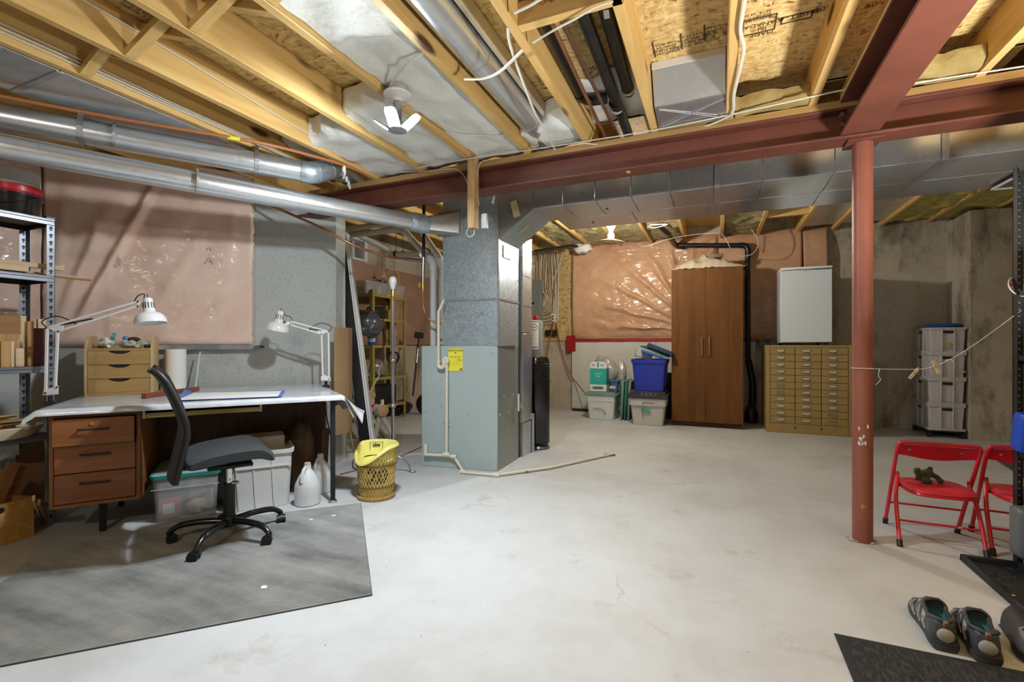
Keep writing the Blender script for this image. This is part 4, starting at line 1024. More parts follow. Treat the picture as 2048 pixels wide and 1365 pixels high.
cable('white cable stapled along the second joist right of the sheet metal', [(-2.305, -3.1, 2.39), (-2.305, 0.3, 2.38), (-2.305, 1.1, 2.365), (-2.305, 1.6, 2.335), (-2.305, 2.1, 2.30), (-2.305, 2.5, 2.28)])
cable('white cable dipping along the bottom of the beam plate to the hanging stud', [U(800, 345, 2.83), U(860, 342, 2.82), U(905, 338, 2.82), U(922, 345, 2.815), U(933, 362, 2.815), U(938, 380, 2.81)], r=.004)
cable('white cable looping over the beam right of the hanging stud', [U(975, 320, 2.82), U(962, 325, 2.815), U(955, 345, 2.81), U(953, 380, 2.81), U(958, 410, 2.82)], r=.004)
cable('small white cable loop under the hanging stud', [U(938, 455, 2.80), U(933, 465, 2.79), U(938, 474, 2.79), U(947, 470, 2.79), U(949, 460, 2.80)], r=.004)
yb_ = 6.3
cable('white cable sagging from the bare bulb along the back joists', [U(1080, 500, 6.6), U(1130, 503, 6.3), U(1180, 485, 5.6), U(1216, 479, 5.05), U(1245, 483, 5.2), U(1285, 494, 5.8), U(1325, 482, 6.0), U(1370, 472, 6.2), U(1430, 466, 6.3), U(1444, 468, 6.35), U(1455, 485, 6.4), U(1461, 498, 6.45)], r=.006)
cable('white cable loop hanging from the back joists above the refrigerator', [U(1502, 459, 6.5), U(1514, 475, 6.5), U(1516, 492, 6.5), U(1505, 508, 6.5), U(1485, 513, 6.55), U(1478, 511, 6.6)], r=.006)
cable('white cable pair tied up under the trunk right of the bare bulb', [U(1296, 452, 5.5), U(1308, 456, 5.4), U(1335, 449, 5.3), U(1300, 450, 5.35)], r=.006)
# stud hanging from the joists in front of the beam
p, q = U(938, 300, 2.79), U(951.5, 457, 2.79)
t = thing('hanging_stud', 'short weathered wooden stud hanging in front of the red beam', 'stud', ((p.x + q.x) / 2, 2.81, q.z))
M().box(p.x, 2.765, q.z, q.x, 2.835, ZJ + .05, 0.003).build('stud', m_joist_z, t, W=True)
c = U(970, 443, 2.82); M().box(c.x - .022, 2.805, c.z - .05, c.x + .02, 2.83, c.z + .05, .003).build('switch_box', m_galv, t, W=True)
c = U(988, 398, 3.0)
m = M()
for i in range(4): m.lathe([(.008, -.003), (.011, 0), (.008, .003), (.005, 0), (.008, -.003)], (c.x - .003 * i, 3.0, c.z + .02 - .014 * i), 10, Matrix.Rotation(R(90), 4, 'X' if i % 2 else 'Y'))
m.solo('hanger_chain', 'short pale strap of chain hanging beside the trunk', 'chain', m_white, kind='stuff')
t = bpy.data.objects['insulation_batt']
p = F(690, 338, 2.2)
m = M()
for i, (px, py) in enumerate(((688, 338), (689, 345), (687, 352), (693, 358), (697, 366), (699, 373))):
    q = F(px, py, 2.17 + .002 * i); m.blob(q, (.014 - .001 * i, .012, .022), i, .4, 2, 8)
m.solo('wool_tuft', 'ragged white tuft of wool dangling at the left end of the beam', 'insulation', m_fib_w, kind='stuff')
# ================================================================== THE DESK CORNER
m_desk = wood('walnut_veneer', (0.32, 0.125, 0.040), (0.21, 0.072, 0.022), axis='x', knots=False, rough=0.38, coat=0.25)
m_desk_d = wood('dark_walnut_panel', (0.085, 0.036, 0.017), (0.05, 0.021, 0.010), axis='z', knots=False, rough=0.45)
m_desk_e = wood('walnut_side', (0.30, 0.125, 0.04), (0.20, 0.075, 0.025), axis='z', knots=False, rough=0.42)
m_filmsheet = mat('milky_polythene_sheet', (0.66, 0.70, 0.74), 0.25, col2=(0.56, 0.59, 0.64), vs=5, coat=0.5, bump=0.5, bs=9, coatr=.12)
m_paper = mat('white_paper', (0.80, 0.80, 0.77), 0.7)
m_bluetape = mat('blue_masking_tape', (0.10, 0.19, 0.50), 0.6)
RZD = R(53)
D0 = Vector((-3.02, 1.20, 0)); DX = Vector((math.sin(R(37)), math.cos(R(37)), 0)); DY = Vector((-DX.y, DX.x, 0))
def D(lx, ly, z=0): return D0 + DX * lx + DY * ly + Vector((0, 0, z))
def DL(p):
    q = Vector(p) - D0; return Vector((q.dot(DX), q.dot(DY), q.z))
def DF(px, py, off=0.0): return DL(PL(px, py, tuple(D(0, off)[:2]), 37))
def DZ(px, py, z): return DL(F(px, py, z))
DTOP = 0.675
t = thing('desk', 'walnut desk with three drawers, covered by a milky plastic sheet, against the slanted wall', 'desk', D0, RZD)
M().box(0.0, 0.0, DTOP - .025, 1.42, 0.985, DTOP, .003).build('desk_top', m_desk, t)
M().box(0.028, 0.06, 0.175, 0.046, 0.70, DTOP - .025, .002).build('cabinet_side', m_desk_e, t)
M().box(0.375, 0.045, 0.175, 0.394, 0.70, DTOP - .025, .002).build('cabinet_side', m_desk_e, t)
M().box(0.046, 0.06, 0.175, 0.375, 0.70, 0.192).build('cabinet_floor', m_desk, t)
M().box(0.046, 0.68, 0.192, 0.375, 0.70, DTOP - .025).build('cabinet_back', m_desk_d, t)
M().box(0.030, 0.042, 0.632, 0.376, 0.06, DTOP - .025).build('cabinet_rail', m_desk_e, t)
for k, (z0, z1, pull, hz) in enumerate(((0.493, 0.628, 0.036, 0.573), (0.349, 0.489, 0.0, 0.440), (0.198, 0.345, 0.0, 0.295))):
    y0 = 0.048 - pull
    dr = M().box(0.050, y0, z0, 0.372, y0 + .018, z1, .0025).box(0.060, y0 + .018, z0 + .01, 0.362, y0 + .50, z1 - .02).build('drawer', m_desk, t)
    hx = 0.21
    m = M().box(hx - .062, y0 - .022, hz - .004, hx + .062, y0 - .015, hz + .004, .002)
    for sx in (-.056, .056): m.box(hx + sx - .004, y0 - .016, hz - .003, hx + sx + .004, y0, hz + .003)
    m.build('handle', m_black_m, dr, label='thin dark metal bar handle')
    if k == 0: M().cyl((hx - .005, y0, .602), (hx - .005, y0 - .006, .602), .010, n=20).cyl((hx - .005, y0 - .005, .602), (hx - .005, y0 - .0075, .602), .004, n=10).build('lock', m_brass, dr)
for x, y in ((0.215, 0.17), (0.215, 0.62)): M().box(x - .014, y - .012, 0, x + .014, y + .012, .176).build('leg', m_black_m, t)
M().box(1.352, 0.045, 0.0, 1.380, 0.062, DTOP - .025, .002).build('leg', m_black_m, t)
M().box(1.34, 0.035, 0.0, 1.39, 0.075, 0.012, .002).build('foot_plate', m_steel, t)
M().box(1.352, 0.82, 0.0, 1.380, 0.837, DTOP - .025, .002).build('leg', m_black_m, t)
M().beam((1.366, 0.06, 0.36), (1.366, 0.50, 0.63), .004, .014).build('brace', m_black_m, t)
M().box(0.394, 0.60, 0.16, 1.40, 0.62, DTOP - .026).build('modesty_panel', m_desk_d, t)
M().box(1.385, 0.60, 0.15, 1.402, 0.64, DTOP - .03).build('panel_edge', m_desk_e, t)
M().box(0.41, 0.085, 0.603, 0.955, 0.46, 0.612).box(0.41, 0.080, 0.603, 0.955, 0.092, 0.628).build('tray', mat('pale_yellow_laminate', (0.58, 0.50, 0.16), .45), t, label='pale yellow keyboard tray slung under the top')
for x in (0.402, 0.962): M().box(x - .006, 0.08, 0.600, x + .006, 0.44, 0.65).build('tray_rail', m_steel, t)
M().box(0.70, .16, .613, .93, .40, .628).build('tray_contents', m_black, t)

# the plastic sheet over it
def sheet(u, v):
    lx = -0.055 + 1.555 * u; ly = -0.03 + 1.03 * v
    z = DTOP + .006 + .004 * abs(fbm((lx * 6, ly * 6, 2), 3))
    over = max(0, -lx - 0.005, lx - 1.425)
    fr = max(0, 0.0 - ly)
    if fr > 0: z = DTOP + .004 - fr * 0.9; ly = -0.008 - .004 * noise.noise((lx * 14, 0, 3))
    if over > 0:
        if lx > 1.4: z = z - over * (1.6 + 1.0 * noise.noise((ly * 4, 1, 2))); lx = 1.425 + over * 0.75
        else: z = z - over * 0.75 + .008 * noise.noise((ly * 14, 1, 5)); lx = -0.005 - over * .9
    return (lx, ly, z)
m = M().grid(sheet, 90, 60, thick=0.0015)
m2 = m
bmesh.ops.transform(m.b, matrix=Matrix.Translation(D0) @ Matrix.Rotation(RZD, 4, 'Z'), verts=m.b.verts[:])
sh = m.solo('plastic_sheet', 'milky plastic sheet draped over the desk top', 'sheet', m_filmsheet, ang=70)
# sheet corner hanging at the right end
def flap(u, v):
    lx = 1.43 + 0.10 * u + .06 * u * v; ly = -0.03 + .30 * v * (1 - .3 * u)
    z = DTOP - .01 - u * (.17 - .06 * v) + .01 * math.sin(v * 9 + u * 3)
    p = D(lx, ly, z); return p
M().grid(flap, 16, 14, thick=.0012).solo('sheet_flap', 'loose corner of plastic film hanging off the right end of the desk', 'sheet', m_filmsheet, ang=80)
def flat_on_desk(name, lb, cat, px4, z, mt, th=0.001):
    pts = [F(px, py, z) for px, py in px4]
    return M().prism(pts, (0, 0, th)).solo(name, lb, cat, mt)
t = thing('drawing_paper', 'large white drawing sheet edged with blue masking tape on the desk', 'paper', D(0.8, .25, .686))
ZP = DTOP + .0125
pp = [F(px, py, ZP) for px, py in ((345, 802), (559, 794), (567, 782), (378, 786))]
M().prism(pp, (0, 0, .0008)).build('sheet', m_paper, t, W=True)
for i, j in ((0, 1), (1, 2), (2, 3)):
    M().beam(pp[i] + Z_ * .0014, pp[j] + Z_ * .0014, .020, .0008).build('tape_strip', m_bluetape, t, W=True, label='blue masking tape strip')
def curl(u, v):
    a, b = F(357, 800, ZP), F(372, 782, ZP); o = F(388, 786, ZP)
    p = b.lerp(a, v).lerp(o, u); p.z += .026 * (1 - u) ** 2 * (0.3 + .7 * (1 - v)) + .002
    return p
M().grid(curl, 10, 8, thick=.001).build('lifted_corner', m_bluetape, t, W=True, label='lifted corner with blue tape')
a, b = F(287, 790, DTOP + .03), F(395, 776, DTOP + .03)
m = M().beam(a - Z_ * .008, b - Z_ * .008, .03, .03, bev=.002); m.solo('wood_strip', 'reddish brown strip of wood lying on the desk before the paper roll', 'wood', wood('red_wood', (0.27, 0.09, 0.045), (0.16, 0.05, 0.025), axis='y', knots=True, rough=.6))
p = DZ(352, 778, .69); c = D(0.46, 0.955, .683)
M().cyl(c, c + Vector((0, 0, .285)), .062, n=28).solo('paper_roll', 'white paper roll standing on the desk against the wall', 'roll', m_paper)
a, b = D(0.575, .94, .684), D(0.60, 1.01, .95); M().beam(a, b, .006, .006).solo('thin_rod', 'thin white rod leaning on the wall beside the paper roll', 'rod', m_white)
a = D(0.39, .97, .683); M().beam(a, a + Vector((-.01, .03, .26)), .012, .05).solo('wood_stick', 'narrow brown slat standing between the drawer chest and the paper roll', 'wood', m_joist_z)

# small chest of drawers
m_bam = wood('bamboo_ply', (0.44, 0.29, 0.115), (0.35, 0.215, 0.075), axis='x', knots=False, rough=.5, grain=10)
m_bam_s = wood('bamboo_side', (0.60, 0.44, 0.24), (0.52, 0.37, 0.18), axis='z', knots=False, rough=.5)
c0 = DZ(168, 793, .683)
cw = DF(306, 785, c0.y).x - c0.x
t = thing('drawer_chest', 'small light wood chest with three cut-out drawers standing on the desk', 'chest', D(c0.x, c0.y, .683), RZD)
zt = DF(168, 697, c0.y).z - .683; zh = DF(168, 672, c0.y).z - .683
M().box(0, .0, 0, .014, .25, zt).prism([(0, .0, zt), (0, .06, zh), (0, .25, zh), (0, .25, zt)], (.014, 0, 0)).build('side_panel', m_bam_s, t)
M().box(cw - .014, .0, 0, cw, .25, zt).prism([(cw - .014, .0, zt), (cw - .014, .06, zh), (cw - .014, .25, zh), (cw - .014, .25, zt)], (.014, 0, 0)).build('side_panel', m_bam_s, t)
M().box(.014, .0, 0, cw - .014, .25, .016).build('bottom_rail', m_bam, t)
M().box(.014, .0, zt - .016, cw - .014, .25, zt).build('top_board', m_bam, t)
M().box(.014, .24, 0, cw - .014, .25, zt).build('back_board', m_bam_s, t)
hh_ = (zt - .032) / 3
for k in range(3):
    z0 = .016 + k * hh_ + .0015; z1 = .016 + (k + 1) * hh_ - .0015
    xc = cw * .50; hw = .055
    pts = [(.0165, -.001, z0), (cw - .0165, -.001, z0), (cw - .0165, -.001, z1), (xc + hw, -.001, z1)]
    pts += [(xc + hw * math.cos(a), -.001, z1 - .020 * math.sin(a) ** 1.3) for a in [PI * i / 10 for i in range(1, 10)]]
    pts += [(xc - hw, -.001, z1), (.0165, -.001, z1)]
    M().prism(pts, (0, .010, 0)).build('drawer', m_bam, t, flat=True)
M().box(.014, .012, .016, cw - .014, .02, zt - .016).build('dark_interior', m_black, t)
# odds and ends on it
CH = lambda x, y, z: D(c0.x + x, c0.y + y, .683 + z)
def ring_mesh(m, c, r, rr, ht, mtx): m.lathe([(r, -ht / 2), (rr, -ht / 2), (rr, ht / 2), (r, ht / 2), (r, -ht / 2)], c, 22, mtx)
m = M(); ring_mesh(m, CH(.125, .09, zt + .075), .022, .013, .02, Matrix.Rotation(-YAW, 4, 'Z') @ Matrix.Rotation(R(70), 4, 'X')); m.solo('tape_roll', 'teal roll of tape lying on the heap on the small chest', 'tape', mat('teal_tape', (0.05, 0.27, 0.32), .4))
m = M(); m.blob(CH(.185, .09, zt + .065), (.018, .012, .016), 4, .5, 2.5, 12); m.solo('tape_roll', 'small blue plastic piece beside the teal tape roll', 'tape', mat('sky_blue', (0.12, 0.33, 0.65), .4))
def crump(lb, c, sx, sy, sz, mt, seed, cat='bag'):
    m = M().blob(c, (sx, sy, sz), seed, .55, 2.6, 22)
    return m.solo('plastic_bag' if cat == 'bag' else 'paper_scrap', lb, cat, mt, ang=60)
crump('crumpled white paper at the left of the small chest top', CH(.085, .08, zt + .03), .055, .03, .035, m_paper, 1, 'paper')
crump('clear crumpled bag in the middle of the small chest top', CH(.205, .07, zt + .022), .062, .035, .028, mat('clear_bag', (0.55, 0.55, 0.52), .15, coat=.6, bump=.6, bs=25), 2)
crump('pale crumpled bag at the right of the small chest top', CH(.27, .08, zt + .02), .045, .03, .025, bpy.data.materials['clear_bag'], 3)
m = M().blob(CH(.222, .13, zt + .058), (.045, .03, .016), 5, .2, 2, 14); m.solo('brown_pouch', 'dark brown lump on top of the heap on the small chest', 'pouch', mat('dark_brown', (0.09, 0.04, 0.03), .6))
m = M().blob(CH(.075, .03, zt + .008), (.035, .015, .009), 6, .5, 3, 12); m.solo('green_scrap', 'dark green scrap at the left front of the small chest top', 'scrap', mat('dark_green_scrap', (0.08, 0.09, 0.03), .6))
m = M()
m.obox(CH(cw - .085, .03, zt + .013), (.026, .02, .022), (0, 0, RZD), .003); m.solo('glue_bottle', 'small bottle with yellow label on the small chest', 'bottle', mat('yellow_label', (0.55, 0.47, 0.2), .4))
m = M(); m.lathe([(0, 0), (.013, 0), (.013, .024), (0, .024)], CH(cw - .058, .028, zt), 14); m.solo('steel_jar', 'small shiny jar beside the yellow-labelled bottle', 'jar', m_chrome)
m = M(); m.obox(CH(cw - .032, .03, zt + .012), (.030, .022, .022), (0, 0, RZD), .003); m.solo('black_box', 'tiny black box at the right of the small chest top', 'box', m_black)

# architect's lamps
def desk_lamp(lb, base, pts, shade_dir, shadew, name='desk_lamp'):
    """base, lower joint, elbow, head joint and shade centre in room space"""
    B, E, H, S_, ax = base, pts[0], pts[1], pts[2], Vector(shade_dir).normalized()
    t = thing(name, lb, 'lamp', B)
    M().cyl(B, B + Z_ * .035, .011, n=12).obox(B + Vector((0, 0, -.006)), (.05, .03, .024), (0, 0, RZD), .003).build('clamp', m_black_m, t, W=True)
    d1 = (E - B); pd = (H - E); pd.z = 0; pd.normalize(); of = pd * .022
    bot = B + Z_ * .05
    def plate(pts_, nm):
        n_ = pd.cross(Z_).normalized() * .004
        M().prism([p - n_ * .5 for p in pts_], n_).build(nm, m_white_e, t, W=True)
    plate([bot - of * 1.6 - Z_ * .012, bot + of * 1.6 - Z_ * .008, bot + of * 1.6 + Z_ * .04, bot - of * 1.4 + Z_ * .015], 'base_bracket')
    for s, a0, a1 in ((-1, .005, 0), (1, .03, -.018)):
        M().beam(bot + of * s + Z_ * a0, E + of * s * 1.1 + Z_ * a1, .0100, .0100).build('lower_arm', m_white_e, t, W=True)
    a = bot + of + Z_ * .035; b_ = a + (E + of - a) * .42
    M().cyl(a, b_, .0045, n=8).build('spring', m_black_m, t, W=True)
    up = Z_ * .026
    plate([E - of * 1.6 + Z_ * .006, E + of * 1.3 - Z_ * .024, E + of * 2.2 - Z_ * .016, E + of * 2.4 + Z_ * .02], 'elbow_bracket')
    for k, (o0, o1) in enumerate(((Z_ * .006 - of * .6, Z_ * .012), (Z_ * -.014 + of * 1.6, Z_ * -.014))):
        M().beam(E + o0, H + o1, .0100, .0100).build('upper_arm', m_white_e, t, W=True)
    L = H - E
    M().cyl(E + L * .10 + Z_ * .004, E + L * .46 - Z_ * .010, .0045, n=8).build('spring', m_black_m, t, W=True)
    plate([H + Z_ * .016, H - Z_ * .018 - pd * .006, H - Z_ * .016 + pd * .03, H + Z_ * .0 + pd * .035], 'head_bracket')
    for q in (bot - of, bot + of * 1.4 + Z_ * .03, E - of * 1.3, E + of * 1.2 - Z_ * .018, H + Z_ * .012, H - Z_ * .014):
        n_ = pd.cross(Z_).normalized() * .006; M().cyl(q - n_, q + n_, .0045, n=10).build('pivot_screw', m_black, t, W=True)
    # shade: dome with a ventilated neck
    q = Vector((0, 0, 1)).rotation_difference(ax).to_matrix().to_4x4()
    pr = [(.0, .138), (.016, .137), (.023, .130), (.030, .06), (.034, .052), (.052, .046), (.070, .028), (.078, .006), (.080, -.012), (.078, -.012), (.070, .020), (.05, .036), (.028, .044), (.0, .05)]
    k = shadew / .080
    sd = M().lathe([(r_ * k, z_ * k) for r_, z_ in pr], S_, 32, q).build('shade', m_white_e, t, W=True)
    for i in range(12):
        a = 2 * PI * i / 12
        mtx = Matrix.Translation(S_) @ q @ Matrix.Rotation(a, 4, 'Z') @ Matrix.Translation((.0268 * k, 0, .092 * k)) @ Matrix.Rotation(R(-5.5), 4, 'Y')
        M().box(-.0012, -.0022, -.017, .0012, .0022, .017, 0, mtx).build('vent_slot', m_black, sd, W=True)
    mx = Matrix.Translation(S_) @ q
    M().lathe([(0, .03), (.02, .03), (.022, .01), (.014, -.002), (0, -.004)], (0, 0, 0), 16, mx).build('bulb', m_white, t, W=True)
    M().cyl(H + pd * .03, S_ + ax * .075 * k, .007, n=10).build('head_knuckle', m_black, t, W=True)
    tp = S_ + ax * .138 * k; M().cyl(tp - ax * .002, tp + ax * .022, .0022, n=6).build('switch_key', m_black_m, t, W=True)
    c1 = S_ + ax * .115 * k - pd * .02
    M().tube(smooth_path([H + Z_ * .01 - pd * .02, H + Z_ * .045 + pd * .0, H + Z_ * .055 + pd * .03, c1 + Z_ * .02, c1], 5), .003, n=6).build('flex', m_cable_b, t, W=True)
    M().tube(smooth_path([E - of, E - of * 2.2 + Z_ * .035, E + Z_ * .065 + of * .5, E + of * 3 + Z_ * .05, E + of * 5 + Z_ * .022], 5), .003, n=6).build('flex', m_cable_b, t, W=True)
    return t
lb_ = D(-.035, .33, .69); LA = 54.0
pl_ = lambda px, py: PL(px, py, (lb_.x, lb_.y), LA)
desk_lamp('white jointed desk lamp at the left end of the desk, reaching over the small chest', lb_, [pl_(105, 657), pl_(276, 608), pl_(301, 643)], (-.16, -.02, 1), .078)
rb_ = F(652, 772, .69); ra = 46.0
pr_ = lambda px, py: PL(px, py, (rb_.x, rb_.y), ra)
desk_lamp('white jointed desk lamp at the right end of the desk, head turned to the left', rb_, [pr_(650, 664), pr_(580, 646), pr_(555, 658)], (.20, .05, 1), .078)

# ------------------------------------------------------------------ under the desk
def tub(m, x0, y0, x1, y1, z0, z1, tap, th=.003, r=.03, n=5):
    """open rounded box, narrower at the bottom by tap"""
    def ring(ins, z):
        pts = []
        for cx, cy, a0 in ((x1 - ins - r, y1 - ins - r, 0), (x0 + ins + r, y1 - ins - r, 90), (x0 + ins + r, y0 + ins + r, 180), (x1 - ins - r, y0 + ins + r, 270)):
            for k in range(n + 1):
                a = R(a0 + 90 * k / n); pts.append((cx + r * math.cos(a), cy + r * math.sin(a), z))
        return [m.b.verts.new(p) for p in pts]
    rs = [ring(tap, z0), ring(0, z1), ring(th, z1), ring(tap + th, z0 + th)]
    for A, B in zip(rs, rs[1:]):
        for i in range(len(A)): m.b.faces.new((A[i], A[(i + 1) % len(A)], B[(i + 1) % len(A)], B[i]))
    m.b.faces.new(rs[0][::-1]); m.b.faces.new(rs[-1])
    return m
m_clear = mat('frosted_clear_plastic', (0.62, 0.66, 0.67), 0.15, alpha=0.30, spec=.5)
m_teal = mat('teal_plastic', (0.03, 0.27, 0.24), 0.4)
t = thing('storage_box', 'clear plastic box with a teal lid on the floor under the desk', 'box', D(0.43, .13, 0), RZD)
zl = DF(365, 950, .12).z
bw, bd = .315, .42
tub(M(), 0, 0, bw, bd, .003, zl - .012, .014).build('tub', m_clear, t)
tub(M(), -.012, -.012, bw + .012, bd + .012, zl - .016, zl + .004, .003, th=.006).build('lid_rim', m_teal, t)
M().box(-.004, -.004, zl - .006, bw + .004, bd + .004, zl + .001, .004).build('lid', mat('pale_teal_lid', (0.36, 0.50, 0.48), .35), t)
M().box(-.004, -.005, zl - .075, bw + .004, .0, zl - .070).build('rib', m_clear, t)
M().obox((.075, .05, .075), (.105, .05, .105), (0, 0, R(4)), .005).build('red_frame', mat('coral_plastic', (0.50, 0.08, 0.08), .5), t, label='red plastic frame inside the box')
M().obox((.075, .024, .075), (.055, .004, .055), (0, 0, R(4))).build('frame_hole', m_white, t)
M().blob((.20, .10, .06), (.05, .05, .05), 3, .4, 2.5, 14).build('pale_bundle', mat('pale_cloth', (0.6, 0.56, 0.5), .8), t)
M().obox((.225, .09, .13), (.12, .03, .20), (R(6), 0, R(-12)), .004).build('paper_folder', mat('cream_paper', (0.62, 0.60, 0.52), .7), t)
M().obox((.11, .20, .15), (.20, .05, .13), (0, 0, 0), .01).build('blue_grey_folder', mat('blue_grey', (0.22, 0.28, 0.34), .6), t)
m_tote_w = mat('off_white_tote_plastic', (0.66, 0.67, 0.66), 0.42, col2=(0.60, 0.61, 0.60), vs=3)
t = thing('storage_tote', 'open white plastic tote on the floor under the desk, behind the office chair', 'tote', D(0.775, .12, 0), RZD)
tw_, td_, th_ = .365, .42, DF(515, 905, .11).z
tub(M(), 0, 0, tw_, td_, .002, th_, .018, th=.004, r=.035).build('tub', m_tote_w, t)
tub(M(), -.012, -.012, tw_ + .012, td_ + .012, th_ - .022, th_ + .002, .002, th=.010, r=.04).build('rim', m_tote_w, t)
for x in (.05, .14, .24): M().prism([(x, .0035, th_ - .02), (x + .008, .0035, th_ - .02), (x + .026, .016, .02), (x + .018, .016, .02)], (0, -.006, 0)).build('rib', m_tote_w, t)
M().box(.008, -.004, th_ - .10, tw_ - .008, .003, th_ - .094).build('rib', m_tote_w, t)
M().box(.03, .16, .01, .33, .34, th_ + .06, .004).build('cardboard_inside', mat('grey_board', (0.42, 0.39, 0.34), .8), t, label='grey cardboard box standing in the tote')
m_jug = mat('milky_jug_plastic', (0.66, 0.69, 0.71), 0.35, alpha=1, sss=.3)
def jug(lb, p):
    t = thing('plastic_jug', lb, 'jug', p, R(-75), group='milky gallon jugs under the desk')
    s = .076
    b = M()
    pr = [(0, 0), (.90 * s, 0), (1.0 * s, .008), (1.02 * s, .06), (1.0 * s, .115), (.93 * s, .135), (.62 * s, .185), (.34 * s, .215), (.28 * s, .222), (.28 * s, .245)]
    b.lathe([(r_ * 1.0, z_) for r_, z_ in pr] + [(0, .245)], n=28).build('body', m_jug, t)
    M().tube(smooth_path([(.86 * s, 0, .148), (.80 * s, 0, .185), (.55 * s, 0, .222), (.27 * s, 0, .232)], 4), .0105, n=10).build('handle', m_jug, t)
    M().lathe([(.0, .258), (.019, .258), (.020, .240), (.020, .236), (0, .236)], n=20).build('cap', mat('pale_tan_cap', (0.55, 0.44, 0.36), .5) if 'front' in lb else m_jug, t)
    return t
p = F(610, 1010); jug('front one of two milky plastic jugs by the desk leg, tan cap', (p.x, p.y + .02, 0))
p = F(634, 986); jug('rear one of two milky plastic jugs by the desk leg, white cap', (p.x, p.y + .03, 0))
m_bark = mat('dark_bark', (0.06, 0.04, 0.025), .9, col2=(0.14, 0.09, 0.05), vs=9, stretch=(1, 1, .3), bump=1, bs=22, bstretch=(1, 1, .25))
c = D(1.22, .46, 0)
M().blob((c.x, c.y, .20), (.105, .09, .27), 2, .25, 1.6, 22).lathe([(.085, 0), (.085, .36), (0, .37)], (c.x, c.y, 0), 14).solo('log', 'dark barked log standing under the desk behind the jugs', 'log', m_bark, kind=None)
a = D(1.345, .36, 0); M().beam(a + Z_ * 0.001, a + Vector((.01, .02, .42)), .02, .05).solo('wood_board', 'dark narrow board standing behind the desk leg', 'wood', m_desk_d)

# ribbed rubber mat
mp = [F(-330, 1400), F(-40, 1192), F(20, 1158), F(62, 1118), F(120, 1093), F(152, 1080), F(722, 1008), F(745, 1192)]
md = (F(745, 1192) - F(0, 1335)).normalized(); mn = Vector((-md.y, md.x, 0))
def rib_mat(nm, k):
    m, nt, nd, lk, b = _nodes(nm)
    tc = N(nt, 'ShaderNodeTexCoord')
    n1 = N(nt, 'ShaderNodeTexNoise', i_Scale=2.6, i_Detail=9.0, i_Roughness=.7); lk.new(tc.outputs['Object'], n1.inputs['Vector'])
    mp_ = N(nt, 'ShaderNodeMapping'); mp_.inputs['Rotation'].default_value = (0, 0, -math.atan2(md.y, md.x)); mp_.inputs['Scale'].default_value = (1.2, 7, 1)
    lk.new(tc.outputs['Object'], mp_.inputs['Vector'])
    n2 = N(nt, 'ShaderNodeTexNoise', i_Scale=1.5, i_Detail=6.0); lk.new(mp_.outputs[0], n2.inputs['Vector'])
    ad = N(nt, 'ShaderNodeMath', operation='ADD'); lk.new(n1.outputs['Fac'], ad.inputs[0]); lk.new(n2.outputs['Fac'], ad.inputs[1])
    hf = N(nt, 'ShaderNodeMath', operation='MULTIPLY'); hf.inputs[1].default_value = .5; lk.new(ad.outputs[0], hf.inputs[0])
    r = ramp(nt, [(.34, mul((0.15, 0.16, 0.165), k)), (.50, mul((0.29, 0.305, 0.305), k)), (.66, mul((0.42, 0.425, 0.41), k))]); lk.new(hf.outputs[0], r.inputs['Fac'])
    lk.new(r.outputs['Color'], b.inputs['Base Color']); b.inputs['Roughness'].default_value = .75
    return m
m_mat = rib_mat('ribbed_rubber_grooves', .16); m_mat2 = rib_mat('ribbed_rubber_tops', 1.0)
t = thing('rubber_mat', 'long black ribbed rubber mat with a cut corner on the floor before the desk', 'mat', (mp[-2].x, mp[-2].y, 0))
M().prism([p + Z_ * .001 for p in mp], (0, 0, .004)).build('backing', m_mat, t, W=True)
# ribs clipped to the outline
def clip_line(o, d, poly):
    ts = []
    n = len(poly)
    for i in range(n):
        a, b = poly[i], poly[(i + 1) % n]; e = b - a
        den = d.x * e.y - d.y * e.x
        if abs(den) < 1e-9: continue
        q = a - o; tt = (q.x * e.y - q.y * e.x) / den; s = (q.x * d.y - q.y * d.x) / den
        if 0 <= s <= 1: ts.append(tt)
    ts.sort(); return ts
m = M(); o0 = Vector((mp[-1].x, mp[-1].y, 0))
lo_ = min((p - o0).dot(mn) for p in mp); hi_ = max((p - o0).dot(mn) for p in mp)
k = lo_ + .006
while k < hi_:
    o = o0 + mn * k; ts = clip_line(o, md, mp)
    for a_, b_ in zip(ts[::2], ts[1::2]):
        A, B = o + md * (a_ + .003), o + md * (b_ - .003)
        if (B - A).length > .02:
            w_ = mn * .0031
            v = [m.b.verts.new(q) for q in (A - w_ + Z_ * .005, B - w_ + Z_ * .005, B - w_ * .4 + Z_ * .0085, A - w_ * .4 + Z_ * .0085, A + w_ * .4 + Z_ * .0085, B + w_ * .4 + Z_ * .0085, B + w_ + Z_ * .005, A + w_ + Z_ * .005)]
            for f_ in ((0, 1, 2, 3), (3, 2, 5, 4), (4, 5, 6, 7)): m.b.faces.new([v[i] for i in f_])
    k += .0115
m.build('ribs', m_mat2, t, W=True, flat=True, kind='stuff')
for px, py in ((622, 1040), (668, 1032), (528, 1175)):
    p = F(px, py, .009); M().prism([p + Vector((.02 * math.cos(a) * random.uniform(.5, 1), .012 * math.sin(a), 0)) for a in [R(q) for q in range(0, 360, 50)]], (0, 0, .0006)).build('dry_paint_flake', m_white, t, W=True)
